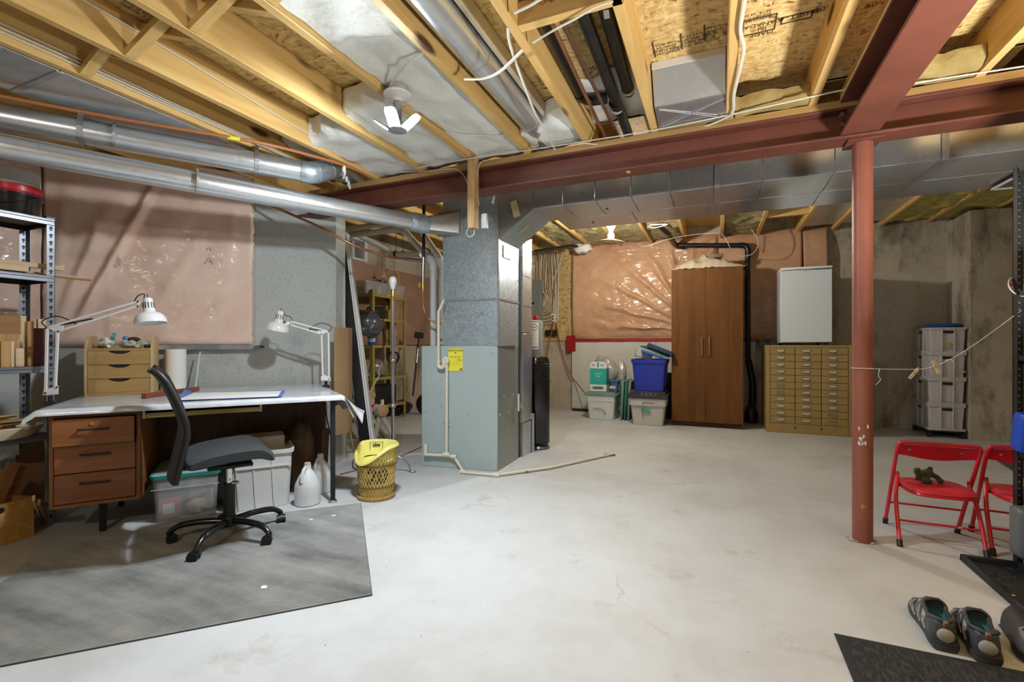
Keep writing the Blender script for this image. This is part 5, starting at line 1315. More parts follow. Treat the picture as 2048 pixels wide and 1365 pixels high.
# worn pale strip of floor beside it is left to the floor; a few chips
# ------------------------------------------------------------------ office chair
m_mesh = mat('black_mesh_fabric', (0.013, 0.018, 0.021), .6, col2=(0.030, 0.037, 0.042), vs=220, lo=.45, hi=.55, bump=.5, bs=260, sheen=.08)
cc = F(455, 1078); HA = 30.5
cc = Vector((cc.x, cc.y + .01, 0))
t = thing('office_chair', 'black mesh office chair on five casters, turned sideways in front of the desk', 'chair', cc, R(90 - HA))
def ch(px, py):
    q = PL(px, py, (cc.x, cc.y), HA) - cc; return (q.x * math.sin(R(HA)) + q.y * math.cos(R(HA)), q.z)
prof = [ch(*p) for p in ((350, 952), (357, 925), (368, 880), (374, 850), (366, 825), (350, 790), (334, 760), (318, 742), (307, 738))]
bw_ = .215
def back(u, v):
    n_ = len(prof) - 1; f = u * n_; i = min(int(f), n_ - 1); a = f - i
    x = prof[i][0] * (1 - a) + prof[i + 1][0] * a; z = prof[i][1] * (1 - a) + prof[i + 1][1] * a
    w_ = (v - .5) * 2
    x += .018 * (abs(w_) ** 2)
    hw_ = bw_ * (.86 + .14 * math.sin(PI * u))
    return (x - .02, w_ * hw_, z)
M().grid(back, 26, 14, thick=.014).build('backrest', m_mesh, t, ang=80)
for s in (-1, 1):
    M().tube([(back(i / 12, .5 + s * .5)) for i in range(13)], .014, n=10).build('back_frame', m_black, t)
sx0, sz0 = ch(368, 925); sx1, _ = ch(538, 905)
_, szt = ch(470, 888)
sl = sx1 - sx0
def seat(u, v):
    # closed pillow: u around the side profile, v across
    a = 2 * PI * u; w_ = (v - .5) * 2
    sq = (1 - abs(w_) ** 6) ** .5 if abs(w_) < 1 else 0
    ex = math.copysign(abs(math.cos(a)) ** .45, math.cos(a)); ez = math.copysign(abs(math.sin(a)) ** .6, math.sin(a))
    x = sx0 + sl / 2 + sl / 2 * ex * (.90 + .10 * sq)
    th = .034 * (.55 + .45 * sq)
    tt = (x - sx0) / sl
    zc = szt - .052 + .030 * math.sin(tt * PI * .75) - (.028 * max(0, tt - .82) / .18)
    return (x, w_ * .225, zc + th * ez)
m = M().grid(seat, 40, 16, closeu=True)
for j in (0, 16):
    pass
bmesh.ops.holes_fill(m.b, edges=[e for e in m.b.edges if len(e.link_faces) == 1], sides=60)
m.build('seat', m_mesh, t, ang=60)
zb_ = szt - .09
M().box(-.10, -.08, zb_ - .02, .10, .08, zb_, .005).build('seat_plate', m_black_m, t)
M().beam((-.08, 0, zb_ - .008), (prof[0][0] + .0, 0, prof[0][1] + .03), .05, .012).build('back_bracket', m_black, t)
M().cyl((0, 0, .10), (0, 0, .285), .027, n=24).build('column_sleeve', m_black, t)
M().cyl((0, 0, .28), (0, 0, zb_ - .02), .014, n=18).build('gas_piston', m_chrome, t, label='chrome gas piston')
M().tube(smooth_path([(.01, -.02, zb_ - .01), (.02, -.045, zb_ - .06), (.02, -.05, zb_ - .09)], 3), .005, n=8).blob((.02, -.05, zb_ - .10), (.022, .010, .010), 1, .1, 1, 12).build('lever', m_steel, t)
M().lathe([(0, .065), (.034, .065), (.036, .075), (.036, .105), (.030, .115), (0, .115)], n=24).build('hub', m_black, t)
for k in range(5):
    a = R(90 - HA) * -1 + R((4, 76, 148, 220, 295)[k]); d = Vector((math.cos(a), math.sin(a), 0))
    M().tube(smooth_path([d * .02 + Z_ * .092, d * .12 + Z_ * .098, d * .215 + Z_ * .090, d * .262 + Z_ * .062, d * .268 + Z_ * .048], 4), [.016] * 9 + [.0135] * 8, n=12).build('leg', m_black_g, t)
    sw = a + R((40, 70, -50, 20, 100)[k]); e = Vector((math.cos(sw), math.sin(sw), 0)); sd = Vector((-e.y, e.x, 0)); c = d * .268 - e * .012
    cs = M().prism([c + e * (.026 * math.cos(q)) + Z_ * (.026 + .026 * math.sin(q)) - sd * .0065 for q in [R(v) for v in range(0, 181, 20)]], sd * .013).cyl(d * .268 + Z_ * .03, d * .268 + Z_ * .052, .008, n=10).build('caster', m_black, t)
    for s in (-1, 1): M().cyl(c + sd * (s * .008) + Z_ * .024, c + sd * (s * .021) + Z_ * .024, .024, n=20).build('wheel', m_black, cs)

# ------------------------------------------------------------------ waste basket
m_wick = mat('yellow_wicker', (0.66, 0.50, 0.17), .5, col2=(0.50, 0.34, 0.10), vs=12)
m_wick_d = mat('brown_wicker', (0.16, 0.07, 0.025), .6)
m_bag = mat('yellow_bin_bag', (0.84, 0.80, 0.27), .35, col2=(0.77, 0.72, 0.20), vs=8, bump=.4, bs=22, coat=.2)
p = F(741, 1004); bc = Vector((p.x - .035, p.y + .10, 0))
t = thing('waste_basket', 'yellow wicker waste basket with a yellow bag liner beside the desk', 'basket', bc)
HB = .335
def br(z): return .104 + .032 * (z / HB)
def rim_z(a):   # rim is high at back and sides, dips at the front
    f = max(0.0, math.cos(a - R(-100)))
    return HB + .018 - .105 * f ** 1.6
m = M()
NS = 34
for k in range(NS):
    for s in (1, -1):
        pts = []
        for i in range(15):
            z = .022 + (HB - .04) * i / 14; a = 2 * PI * k / NS + s * 1.15 * i / 14
            if z > rim_z(a) - .012: break
            rr = br(z) + (.0014 if (i + (s > 0)) % 2 else -.0004)
            pts.append((rr * math.cos(a), rr * math.sin(a), z))
        if len(pts) > 2: m.tube(pts, .0026, n=4, caps=False)
m.build('weave', m_wick, t, kind='stuff')
M().lathe([(0, 0), (.118, 0), (.124, .006), (.124, .018), (.110, .024), (.09, .024), (0, .010)], n=36).build('base_ring', mat('tan_wicker', (0.40, 0.24, 0.08), .6, col2=(0.3, .17, .06), vs=30), t)
def band(zz, mt, nm):
    m = M()
    for s in (0, 1):
        m.tube([((br(zz) + .003 + .003 * math.sin(i * PI / 1.5 + s * PI)) * math.cos(2 * PI * i / 72), (br(zz) + .003) * math.sin(2 * PI * i / 72), zz + .003 * math.cos(i * PI / 1.5 + s * PI)) for i in range(72)], .003, n=5, closed=True)
    m.build(nm, mt, t)
band(.083, m_wick_d, 'woven_band'); band(.225, m_wick_d, 'woven_band')
M().lathe([(0, .020), (br(.02) - .006, .022), (br(HB - .1) - .006, HB - .12)], n=30).build('liner_inside', mat('liner_seen_through', (0.70, 0.60, 0.17), .5), t)
def linr(u, v):
    a = 2 * PI * u; zt_ = rim_z(a)
    if v < .55:
        k = v / .55; z = zt_ - .10 * (1 - k) ** 1.0; rr = br(z) - .007 - .012 * (1 - k) + .003 * noise.noise((a * 3, k * 4, 1))
    else:
        k = (v - .55) / .45; z = zt_ + .006 * math.sin(k * PI) - k * .018; rr = br(zt_) - .007 + k * .016 + .002 * noise.noise((a * 5, k * 3, 2))
    return (rr * math.cos(a), rr * math.sin(a), z)
M().grid(linr, 72, 14, thick=.0012, closeu=True).build('bag_liner', m_bag, t, ang=80)
M().lathe([(0, HB - .155), (br(HB - .1) - .03, HB - .14), (br(HB - .08) - .018, HB - .09)], n=30).build('bag_bottom', m_bag, t)
va_ = math.atan2(-bc.y, -bc.x)          # direction of the photographer, for the print on the near side
def wrap(o, zc, a0, rad):
    me = o.data
    for v in me.vertices:
        x, y = v.co.x, v.co.y; z = zc + y; a = a0 + x / .12; rr = rad(z)
        v.co = (rr * math.cos(a), rr * math.sin(a), z)
    return o
o = lettering('printed_number', '20', m_ink, t, (0, 0, 0), (1, 0, 0), (0, 1, 0), .13, W=False, sx=1.05, bold=.006); wrap(o, .155, va_ + .06, lambda z: br(z) - .001)
o = lettering('printed_word', 'alize', m_ink, t, (0, 0, 0), (-1, 0, 0), (0, 1, 0), .028, W=False, bold=.001); wrap(o, HB - .018, va_ + PI + .0, lambda z: br(z) - .014 - .012 * (HB + .018 - z) / .1)
m = M()
for q in ((-.045, .012, .045, .015), (-.045, -.03, -.042, .015), (.042, -.03, .045, .015)): m.box(q[0], q[1], 0, q[2], q[3], .0005)
o = m.build('printed_frame', m_ink, t, flat=True); wrap(o, HB - .014, va_ + PI, lambda z: br(z) - .014 - .012 * (HB + .018 - z) / .1)

# ------------------------------------------------------------------ floor lamp without shade
p = F(786, 946); lc_ = Vector((p.x, p.y, 0)); Yl = -SY * p.x + CY * p.y
def lz(py): return 1 + (HZ - py) / FPX * Yl
t = thing('floor_lamp', 'bare metal floor lamp with an unlit bulb and wire harp, no shade', 'lamp', lc_)
zs_ = lz(601)
M().cyl((0, 0, .03), (0, 0, zs_), .0125, n=18).build('pole', m_steel, t)
for py in (721, 812, 912): z = lz(py); M().lathe([(.0125, z - .02), (.022, z - .012), (.024, z), (.020, z + .008), (.0125, z + .016)], n=18).build('collar', m_steel, t)
M().lathe([(0, zs_), (.022, zs_), (.022, zs_ + .008), (.014, zs_ + .012), (.014, zs_ + .02), (.020, zs_ + .025), (.020, zs_ + .075), (.016, zs_ + .085), (0, zs_ + .085)], n=18).build('socket', m_brass, t)
bulb(M(), (0, 0, zs_ + .148), .031, flip=False).b.free()
b_ = M(); pr = [(0, .046), (.016, .043), (.027, .030), (.031, .010), (.029, -.010), (.020, -.035), (.015, -.055), (.0, -.06)]
b_.lathe(pr, (0, 0, zs_ + .140), 22).build('bulb', m_white_e, t)
hp = [Vector((CY * x, SY * x, z)) for x, z in ((-.028, zs_ + .015), (-.040, zs_ + .06), (-.044, zs_ + .12), (-.044, zs_ + .20), (-.018, zs_ + .235), (0, zs_ + .245), (.018, zs_ + .235), (.044, zs_ + .20), (.044, zs_ + .12), (.040, zs_ + .06), (.028, zs_ + .015))]
M().tube(smooth_path(hp, 4), .0028, n=6).build('harp', m_brass, t)
M().tube([Vector((.026 * math.cos(a) * CY, .026 * math.cos(a) * SY, zs_ + .278 + .026 * math.sin(a))) for a in [2 * PI * i / 20 for i in range(20)]], .0034, n=6, closed=True).build('finial_ring', m_brass, t)
for a in (R(23.3 + 2), R(23.3 + 125), R(23.3 + 245)):
    d = Vector((math.cos(a), math.sin(a), 0))
    M().tube(smooth_path([d * .01 + Z_ * .125, d * .06 + Z_ * .12, d * .115 + Z_ * .075, d * .135 + Z_ * .02, d * .15 + Z_ * .008, d * .178 + Z_ * .010], 4), .0095, n=8, flat=.6).build('leg', m_grey_m, t)
M().tube(smooth_path([(.0, .012, .05), (-.08, .05, .012), (-.28, -.05, .006), (-.42, .02, .006), (-.6, .25, .006)], 5), .004, n=6).build('cord', m_cable_b, t)

# ------------------------------------------------------------------ long black panel with white edges leaning by the wall end
a = F(741, 925); b = P(684, 470, 4.28)
ax_ = (b - a).normalized(); sd = Vector((CY, SY, 0)); sd = (sd - ax_ * sd.dot(ax_)).normalized(); dp = ax_.cross(sd)
t = thing('folded_screen', 'long narrow black panel with white metal edge leaning against the wall end', 'panel', a)
def bar(w0, w1, d0, d1, nm, mt):
    m = M(); v = []
    for L in (0, 1):
        c = a.lerp(b, L)
        for (w_, d_) in ((w0, d0), (w1, d0), (w1, d1), (w0, d1)): v.append(m.b.verts.new(c + sd * w_ + dp * d_ + Z_ * (.0 if L else .012)))
    for f_ in ((0, 1, 2, 3), (4, 5, 6, 7), (0, 1, 5, 4), (1, 2, 6, 5), (2, 3, 7, 6), (3, 0, 4, 7)): m.b.faces.new([v[i] for i in f_])
    m.build(nm, mt, t, W=True, flat=True)
bar(-.062, .024, -.02, .03, 'black_core', m_black); bar(.024, .036, -.024, .034, 'white_edge', m_white_e); bar(.040, .056, -.024, .034, 'white_edge', m_white_e); bar(.036, .040, -.015, .03, 'groove', m_grey_m); bar(-.070, -.062, -.022, .032, 'metal_edge', m_steel)

# cardboard and slats behind the desk end
m_card = mat('cardboard', (0.40, 0.26, 0.13), .8, col2=(0.35, 0.22, 0.11), vs=3)
q0, q1 = P(672, 866, 3.9), P(702, 866, 3.95)
def cb(u, v):
    p = P(668, 690, 3.78).lerp(P(704, 690, 4.0), u); return (p.x + .03 * math.sin(u * PI) * (1 if v < .9 else .8), p.y - .015 * math.sin(u * 9), .28 + .86 * v)
M().grid(cb, 14, 6, thick=.006).solo('cardboard_sheet', 'folded cardboard sheet standing at the wall end behind the desk', 'cardboard', m_card)
a = F(708, 905); b = P(684, 800, 3.86); M().beam(a + Z_ * .01, b, .012, .03).solo('wood_stick', 'thin wooden slat leaning on the wall end behind the desk', 'wood', m_joist_z)
# ================================================================== STEEL SHELVING AT THE LEFT EDGE
SX, SXR, SYE = -3.40, -3.70, 1.43
Ysh = -SY * SX + CY * SYE
def shz(py): return 1 + (HZ - py) / FPX * Ysh
t = thing('steel_shelving', 'grey and black slotted steel shelving at the left edge, loaded with buckets and wood', 'shelf', (-3.55, .9, 0))
zt_ = shz(437)
def post(m, x, y, z0, z1, sx, sy, w=.036, th=.002):
    """slotted angle: one leg along x, the other along y, opening towards (sx, sy)"""
    m.box(min(x, x + sx * w), min(y, y + sy * th), z0, max(x, x + sx * w), max(y, y + sy * th), z1)
    m.box(min(x, x + sx * th), min(y, y + sy * w), z0, max(x, x + sx * th), max(y, y + sy * w), z1)
def slots(parent, x, y, z0, z1, sx, sy, pitch=.040):
    m = M(); z = z0
    while z < z1:
        cy_ = y + sy * .018; cx_ = x + sx * .018
        for a, b, r in ((cy_, z, .0078), (cy_, z - .012, .0042)):
            m.cyl((x - .0012, a, b), (x + .0034, a, b), r, n=8)
            m.cyl((cx_, y - .0012, b), (cx_, y + .0034, b), r * .8, n=8)
        z += pitch
    return m.build('keyhole_slots', m_black, parent, W=True, kind='stuff', flat=True)
for (x, sx) in ((SX, -1), (SXR, 1)):
    for (y, sy) in ((SYE, -1), (.20, 1)):
        m = M(); post(m, x, y, 0, zt_, sx, sy)
        po = m.build('post', m_grey_m, t, W=True)
        if y > 1: slots(po, x, y, .05, zt_, sx, sy)
        M().box(x - .004 if sx > 0 else x - .038, y - .038 if sy < 0 else y - .004, zt_ - .004, x + .038 if sx > 0 else x + .004, y + .004 if sy < 0 else y + .038, zt_ + .003).build('post_cap', m_black, po, W=True)
SH = [shz(447), shz(560), shz(739), shz(873), .10]
for z in SH:
    M().box(SXR + .01, .205, z + .012, SX - .01, SYE - .008, z + .018).build('shelf_board', mat('shelf_board_brown', (0.20, 0.14, 0.09), .7), t, W=True)
    M().box(SX - .004, .21, z - .016, SX + .006, SYE - .004, z + .020, .002).box(SX - .002, .21, z + .004, SX + .012, SYE - .004, z + .016, .003).build('front_beam', m_grey_m, t, W=True)
    M().box(SXR - .004, .21, z - .016, SXR + .006, SYE - .004, z + .020, .002).build('rear_beam', m_black_m, t, W=True)
    M().box(SXR, SYE - .012, z - .016, SX, SYE - .004, z + .016, .002).build('side_beam', m_black_m, t, W=True)
def sp(px, py, x): return Vx(px, py, x)
# buckets on the top shelf
z0 = SH[0] + .0185
c = P(28, 400, 2.56); c = Vector((-3.535, c.y + .015, z0))
t = thing('bucket', 'black plastic bucket on the top shelf, holding other buckets', 'bucket', c)
zb1 = .117
M().lathe([(0, 0), (.100, 0), (.116, zb1 - .015), (.122, zb1 - .014), (.124, zb1), (.114, zb1), (.098, .006), (0, .006)], n=40).build('pail', m_black_g, t)
M().tube([((.124) * math.cos(a) * CY + .0, .124 * math.cos(a) * 1.0, zb1 - .02 - .062 * math.sin(a)) if False else (Vector((math.cos(R(30)), math.sin(R(30)), 0)) * (.126 * math.cos(a)) + Vector((math.cos(R(-60)), math.sin(R(-60)), 0)) * (.118 * math.sin(a)) + Z_ * (zb1 - .012 - .055 * math.sin(a))) for a in [PI * i / 20 for i in range(21)]], .0035, n=6).build('wire_handle', m_black, t)
t = thing('bucket', 'red printed plastic bucket nested in the black one on the top shelf', 'bucket', c + Z_ * .062)
m_redb = mat('red_bucket_print', (0.55, 0.015, 0.02), .35, coat=.2)
M().lathe([(0, 0), (.098, 0), (.112, .065), (.121, .066), (.122, .100), (.112, .101), (.098, .006), (0, .006)], n=40).build('pail', m_redb, t)
m_pale = mat('print_white', (0.75, 0.75, 0.78), .4); m_bl = mat('print_blue', (0.03, 0.08, 0.30), .4)
for k, (a, zz, sz, mt) in enumerate(((-4, .078, .022, m_pale), (-4, .074, .013, m_redb), (10, .070, .013, m_bl), (20, .071, .010, m_bl), (28, .068, .014, m_bl), (-16, .072, .008, m_pale), (36, .072, .008, m_bl))):
    d = Vector((math.cos(R(a)), math.sin(R(a)), 0)); r_ = .098 + .014 * zz / .065 + .0008 + .0006 * k
    M().blob(d * r_ + Z_ * zz, (.0022, sz, sz * .55), k, .05, 1, 10, Matrix.Rotation(R(a), 4, 'Z')).build('printed_spot', mt, t)
t = thing('bucket', 'grey white plastic bucket on top of the nested buckets', 'bucket', c + Z_ * .105)
M().lathe([(0, .0), (.098, 0), (.106, .055), (.110, .115), (.113, .128), (.112, .140), (0, .138)], n=40).build('pail', mat('grey_white_plastic', (0.50, 0.49, 0.46), .45, col2=(0.42, .41, .38), vs=9), t)
M().lathe([(.1075, .052), (.1085, .070)], n=40).build('white_band', m_white, t)
# lumber on the second shelf
z1 = SH[1] + .019
m_pine = wood('pale_pine', (0.66, 0.52, 0.34), (0.56, 0.41, 0.24), axis='y', knots=False)
m_oak = wood('mid_oak', (0.36, 0.19, 0.08), (0.26, 0.12, 0.045), axis='y', knots=False)
m_honey = wood('honey_wood', (0.50, 0.32, 0.13), (0.38, 0.22, 0.08), axis='z', knots=False)
def stick(lb, px0, py0, px1, py1, x, wd, th, mt):
    a, b = sp(px0, py0, x), sp(px1, py1, x); d = b - a; a = b - d.normalized() * 1.1
    a.z = b.z + (a.z - b.z) * .02
    return M().beam(a, b, wd, th, bev=.001).solo('wood_strip', lb, 'wood', mt)
zz = z1
def strip(lb, y1, x, z, wd, th, mt): return M().box(x - wd / 2, .25, z, x + wd / 2, y1, z + th, .001).solo('wood_strip', lb, 'wood', mt)
yq = lambda px, x: Vx(px, 560, x).y
strip('long thin stick sticking out farthest right on the second shelf', yq(181, -3.46), -3.46, z1 + .001, .02, .010, m_oak)
strip('pale stick lying behind the thin one, sticking out right past the post', yq(165, -3.50), -3.50, z1 + .011, .035, .012, m_pine)
strip('pale board at the front of the second shelf', 1.33, -3.45, z1 + .0115, .05, .030, m_pine)
strip('square pine stick on top of the boards, second shelf', yq(125, -3.47), -3.47, z1 + .044, .026, .026, m_pine)
strip('dark metal-ended strip between the boards of the second shelf', 1.36, -3.56, z1 + .002, .04, .06, m_oak)
strip('oak moulding on the rear of the second shelf', 1.22, -3.62, z1 + .10, .03, .030, wood('orange_oak', (0.42, 0.23, 0.07), (0.33, 0.17, 0.05), axis='y', knots=False))
M().box(-3.63, .3, z1, -3.60, 1.15, z1 + .10).solo('wood_strip', 'dark board carrying the oak moulding at the rear of the second shelf', 'wood', m_oak)
# offcuts standing on the third shelf
z2 = SH[2] + .019
def block(lb, px0, px1, pyt, x, dep, mt, name='wood_block', cat='wood', fm=None, fw=0):
    a, b = Vx(px0, 700, x), Vx(px1, 700, x)
    zt2 = Vx((px0 + px1) / 2, pyt, x).z
    if fm is None: return M().box(x - dep, a.y, z2, x, b.y, zt2, .002).solo(name, lb, cat, mt)
    t = thing(name, lb, cat, (x - dep / 2, (a.y + b.y) / 2, z2))
    M().box(x - dep, a.y, z2, x, b.y - fw, zt2, .001).build('board', mt, t, W=True); M().box(x - dep, b.y - fw + .0005, z2, x, b.y, zt2, .001).build('pale_edge', fm, t, W=True)
    return t
block('tall brown laminated block with pale end, third shelf at the left edge', -40, 53, 630, -3.52, .10, m_oak, fm=m_pine, fw=.025)
block('medium golden block with pale end before the tall one, third shelf', -40, 46, 668, -3.475, .03, m_honey, fm=m_pine, fw=.022)
block('short honey coloured offcut with pale end, third shelf front', 2, 29, 683, -3.42, .035, m_honey, fm=m_pine, fw=.014)
block('small pale offcut between the honey block and the tall one, third shelf', 31, 49, 697, -3.44, .02, m_pine)
block('upright orange brown board beside the maroon box, third shelf', 55, 68, 643, -3.50, .12, m_honey)
block('maroon box file with a lilac spine, third shelf', 69, 98, 657, -3.49, .16, mat('maroon_cover', (0.10, 0.028, 0.032), .6), name='box_file', cat='file', fm=mat('lilac_spine', (0.42, 0.36, 0.46), .5), fw=.010)
q = D(-.02, .50, 0); a, b = Vx(112, 700, -3.62), Vx(130, 700, -3.62)
M().box(-3.64, 1.445, z2, -3.62, 1.445 + .055, Vx(120, 640, -3.62).z, .001).solo('wood_board', 'pale brown board standing just outside the shelving post, above the desk lamp base', 'wood', m_pine)
# pan of scraps on the fourth shelf
z3 = SH[3] + .019
t = thing('oval_pan', 'cream oval pan heaped with thin wood offcuts on the fourth shelf', 'pan', (-3.46, 1.20, z3))
mx_ = Matrix.Diagonal((.62, 1.0, 1, 1))
M().lathe([(0, 0), (.16, 0), (.19, .03), (.205, .055), (.20, .058), (.18, .03), (.15, .006), (0, .006)], (0, 0, 0), 36, mx_).build('pan', mat('cream_enamel', (0.66, 0.58, 0.42), .4), t)
for k in range(13):
    cx, cy = random.uniform(-.06, .05), random.uniform(-.10, .10)
    M().obox((-3.46 + cx, 1.19 + cy, z3 + .05 + .006 * k), (random.uniform(.03, .07), random.uniform(.10, .24), random.uniform(.005, .012)), (random.uniform(-.08, .08), random.uniform(-.08, .08), random.uniform(-.9, .5)), .001).solo('wood_scrap', 'thin wooden offcut lying in the heap on the oval pan', 'wood', (m_pine, m_honey, m_oak, m_bam)[k % 4], group='offcuts heaped on the oval pan')
# crate of scraps on the floor below
q1 = F(68, 1072); q0 = F(-30, 1104)
dq = (q1 - q0).normalized(); nq = Vector((-dq.y, dq.x, 0))
zc_ = PL(68, 993, (q1.x, q1.y), math.degrees(math.atan2(dq.x, dq.y))).z
t = thing('wooden_crate', 'yellow wooden crate of scrap timber on the floor at the left edge', 'crate', (q1 - dq * .2))
def cbox(a0, a1, n0, n1, z0, z1): return M().prism([q1 + dq * a + nq * n + Z_ * z0 for a, n in ((a0, n0), (a1, n0), (a1, n1), (a0, n1))], (0, 0, z1 - z0))
m_crate = wood('crate_pine', (0.52, 0.30, 0.09), (0.38, 0.20, 0.05), axis='x', knots=True)
cbox(-.42, 0, 0, .018, 0.0, zc_).build('front_board', m_crate, t, W=True); cbox(-.42, 0, .28, .298, 0.0, zc_).build('back_board', m_crate, t, W=True)
cbox(-.018, 0, .018, .28, 0, zc_).build('end_board', m_crate, t, W=True); cbox(-.42, -.402, .018, .28, 0, zc_).build('end_board', m_crate, t, W=True); cbox(-.402, -.018, .018, .28, 0, .015).build('bottom_board', m_crate, t, W=True)
p = PL(2, 1022, (q1.x, q1.y), math.degrees(math.atan2(dq.x, dq.y))); M().cyl(p - nq * .002, p + nq * .004, .014, n=16).build('finger_hole', m_black, t, W=True)
for lb, px0, px1, py0, py1, n, mt in (('brown plank leaning up out of the crate, thick edge lit', 8, 31, 1000, 926, .10, m_oak), ('broad brown plank beside the thick one in the crate', 30, 48, 990, 927, .13, m_oak), ('short pale brown offcut in the crate at the left edge', -20, 6, 990, 940, .12, m_honey)):
    a = q1 + dq * (-.30 if px0 < 5 else (-.17 if px0 < 20 else -.09)) + nq * n + Z_ * .02; b = PL(px1 - 3, py1, tuple((q1 + nq * (n + .02))[:2]), math.degrees(math.atan2(dq.x, dq.y)))
    M().beam(a, b, .055, .018, up=nq, bev=.001).solo('scrap_plank', lb, 'wood', mt)
a = PL(45, 1000, tuple((q1 + nq * .31)[:2]), math.degrees(math.atan2(dq.x, dq.y)))
def corr(u, v): 
    c = PL(30 + 58 * u, 0 + 690, tuple((q1 + nq * .33)[:2]), math.degrees(math.atan2(dq.x, dq.y))); return (c.x, c.y, .02 + v * (.46 if u > .2 else .36) - .05 * u * v)
M().grid(corr, 6, 4, thick=.005).solo('cardboard_piece', 'brown cardboard piece standing behind the crate of scrap wood', 'cardboard', m_card)
for k, (px, h, mt, lb) in enumerate(((73, .24, m_pine, 'grey slat leaning between crate and desk, nearest the crate'), (84, .22, m_oak, 'thin dark slat leaning between crate and desk, nearest the desk'))):
    a = F(px + 6, 1048); b = P(px - 6, 955, 2.35); b.z = h; M().beam(a + Vector((-.02, .02, .004)), b, .010, .03).solo('scrap_plank', lb, 'wood', mt)

# ================================================================== FAR LEFT CORNER
m_olive = mat('olive_yellow_steel', (0.36, 0.29, 0.07), .45, col2=(0.30, 0.235, 0.055), vs=6)
YX0, YX1, YY0, YY1 = -4.29, -3.98, 4.80, 5.50
ty = thing('yellow_shelving', 'olive yellow steel shelf unit behind the floor lamp, against the far left wall', 'shelf', (-4.13, 5.15, 0))
def yz(py, px=823): q = Vector((YX1, YY1, 0)); Y_ = -SY * q.x + CY * q.y; return 1 + (HZ - py) / FPX * Y_
zs5 = [1.645, 1.335, .99, .575, .205]
for (x, sx) in ((YX1, -1), (YX0, 1)):
    for (y, sy) in ((YY0, 1), (YY1, -1)):
        m = M(); post(m, x, y, 0, 1.70 if x > -4.1 and y < 5 else 1.66, sx, sy, w=.042, th=.003)
        m.build('post', m_olive, ty, W=True)
for z in zs5:
    m = M().box(YX0, YY0, z, YX1, YY1, z + .004).box(YX1 - .003, YY0, z - .03, YX1 + .001, YY1, z + .004).box(YX0, YY0, z - .03, YX0 + .003, YY1, z + .004).box(YX0, YY0 - .001, z - .03, YX1, YY0 + .003, z + .004)
    m.build('shelf_plate', m_olive, ty, W=True)
M().beam((YX0 + .01, YY0 + .03, .60), (YX0 + .01, YY1 - .15, .95), .02, .003).build('brace', m_olive, ty, W=True)
# long clear bin of decorations on top
t = thing('storage_bin', 'long low clear bin of decorations on top of the yellow shelf unit', 'bin', (-4.13, 5.16, 1.65))
tub(M(), -4.243, 4.74, -4.026, 5.56, 1.652, 1.80, .02, th=.003).build('tub', m_clear, t, W=True)
tub(M(), -4.25, 4.73, -4.02, 5.57, 1.79, 1.812, .0, th=.012).build('rim', m_clear, t, W=True)
m = M()
m.build('lid', m_clear, t, W=True) if False else m.b.free()
M().box(-4.243, 4.74, 1.808, -4.026, 5.56, 1.814, .002).build('lid', m_clear, t, W=True)
for k in range(16):
    col = ((0.35, 0.10, 0.11), (0.6, 0.56, 0.5), (0.30, 0.28, 0.28), (0.12, 0.16, 0.10))[k % 4]
    nm = 'ornament_tone_%d' % (k % 4); mt = bpy.data.materials.get(nm) or mat(nm, col, .4)
    M().blob((-4.10 + random.uniform(-.06, .03), 4.82 + .042 * k, 1.70 + random.uniform(-.01, .05)), (.04, .035, .04), k, .4, 2.5, 10).build('decoration', mt, t, W=True)
c = P(806, 560, 5.55)
t = thing('star_sprig', 'glittering star and green sprig sticking up behind the clear bin', 'ornament', (-4.22, 5.30, 1.80))
for k in range(14): M().blob((-4.22 + random.uniform(-.03, .03), 5.30 + random.uniform(-.10, .10), 1.83 + random.uniform(0, .07)), (.03, .004, .012), k, .2, 2, 8, Matrix.Rotation(random.uniform(0, 6), 4, 'Z')).build('sprig_leaf', mat('sprig_green', (0.09, 0.10, 0.03), .6) if k == 0 else bpy.data.materials['sprig_green'], t, W=True)
for a in (95, 205, 330): M().tube([(-4.20, 5.30, 1.955), (-4.20, 5.30 + .085 * math.cos(R(a)), 1.955 + .085 * math.sin(R(a)))], [.014, .002], n=6).build('star_ray', mat('pale_gold', (0.68, 0.52, 0.42), .4) if a == 95 else bpy.data.materials['pale_gold'], t, W=True)
# hanging grey bag on the near post
c = Vector((-3.955, 4.70, 1.30))
t = thing('carrier_bag', 'dark blue grey carrier bag hanging on the near post of the yellow shelf', 'bag', c)
bg = M().blob((c.x + .015, c.y + .02, 1.245), (.10, .20, .155), 8, .35, 1.8, 26); bg.build('bag_body', mat('blue_grey_film', (0.055, 0.075, 0.095), .3, col2=(0.085, .11, .13), vs=7, coat=.4, bump=.5, bs=14), t, W=True, ang=80)
M().tube(smooth_path([(c.x - .01, c.y - .04, 1.36), (c.x - .015, c.y + .04, 1.47), (c.x - .01, c.y + .11, 1.37)], 5), .008, n=6).build('handle', mat('maroon_strap', (0.25, 0.02, 0.05), .5), t, W=True)
M().blob((c.x + .02, c.y + .03, 1.475), (.02, .025, .03), 3, .5, 2, 8).build('green_clip', mat('green_clip', (0.02, 0.18, 0.12), .4), t, W=True)
lettering('printed_word', 'sport', m_black, t, (c.x + .118, c.y - .02, 1.20), (0, 1, 0), (0, 0, 1), .045)
M().box(-4.25, 5.22, 1.345, -4.06, 5.44, 1.47, .003).solo('cardboard_box', 'small brown cardboard box on the second yellow shelf', 'box', m_card)
M().box(-4.22, 4.95, 1.345, -4.05, 5.15, 1.50, .02).solo('black_case', 'black case on the second yellow shelf beside the hanging bag', 'case', m_black)
t = thing('spray_bottle', 'clear spray bottle with black top on the third yellow shelf', 'bottle', (-4.04, 5.30, .996))
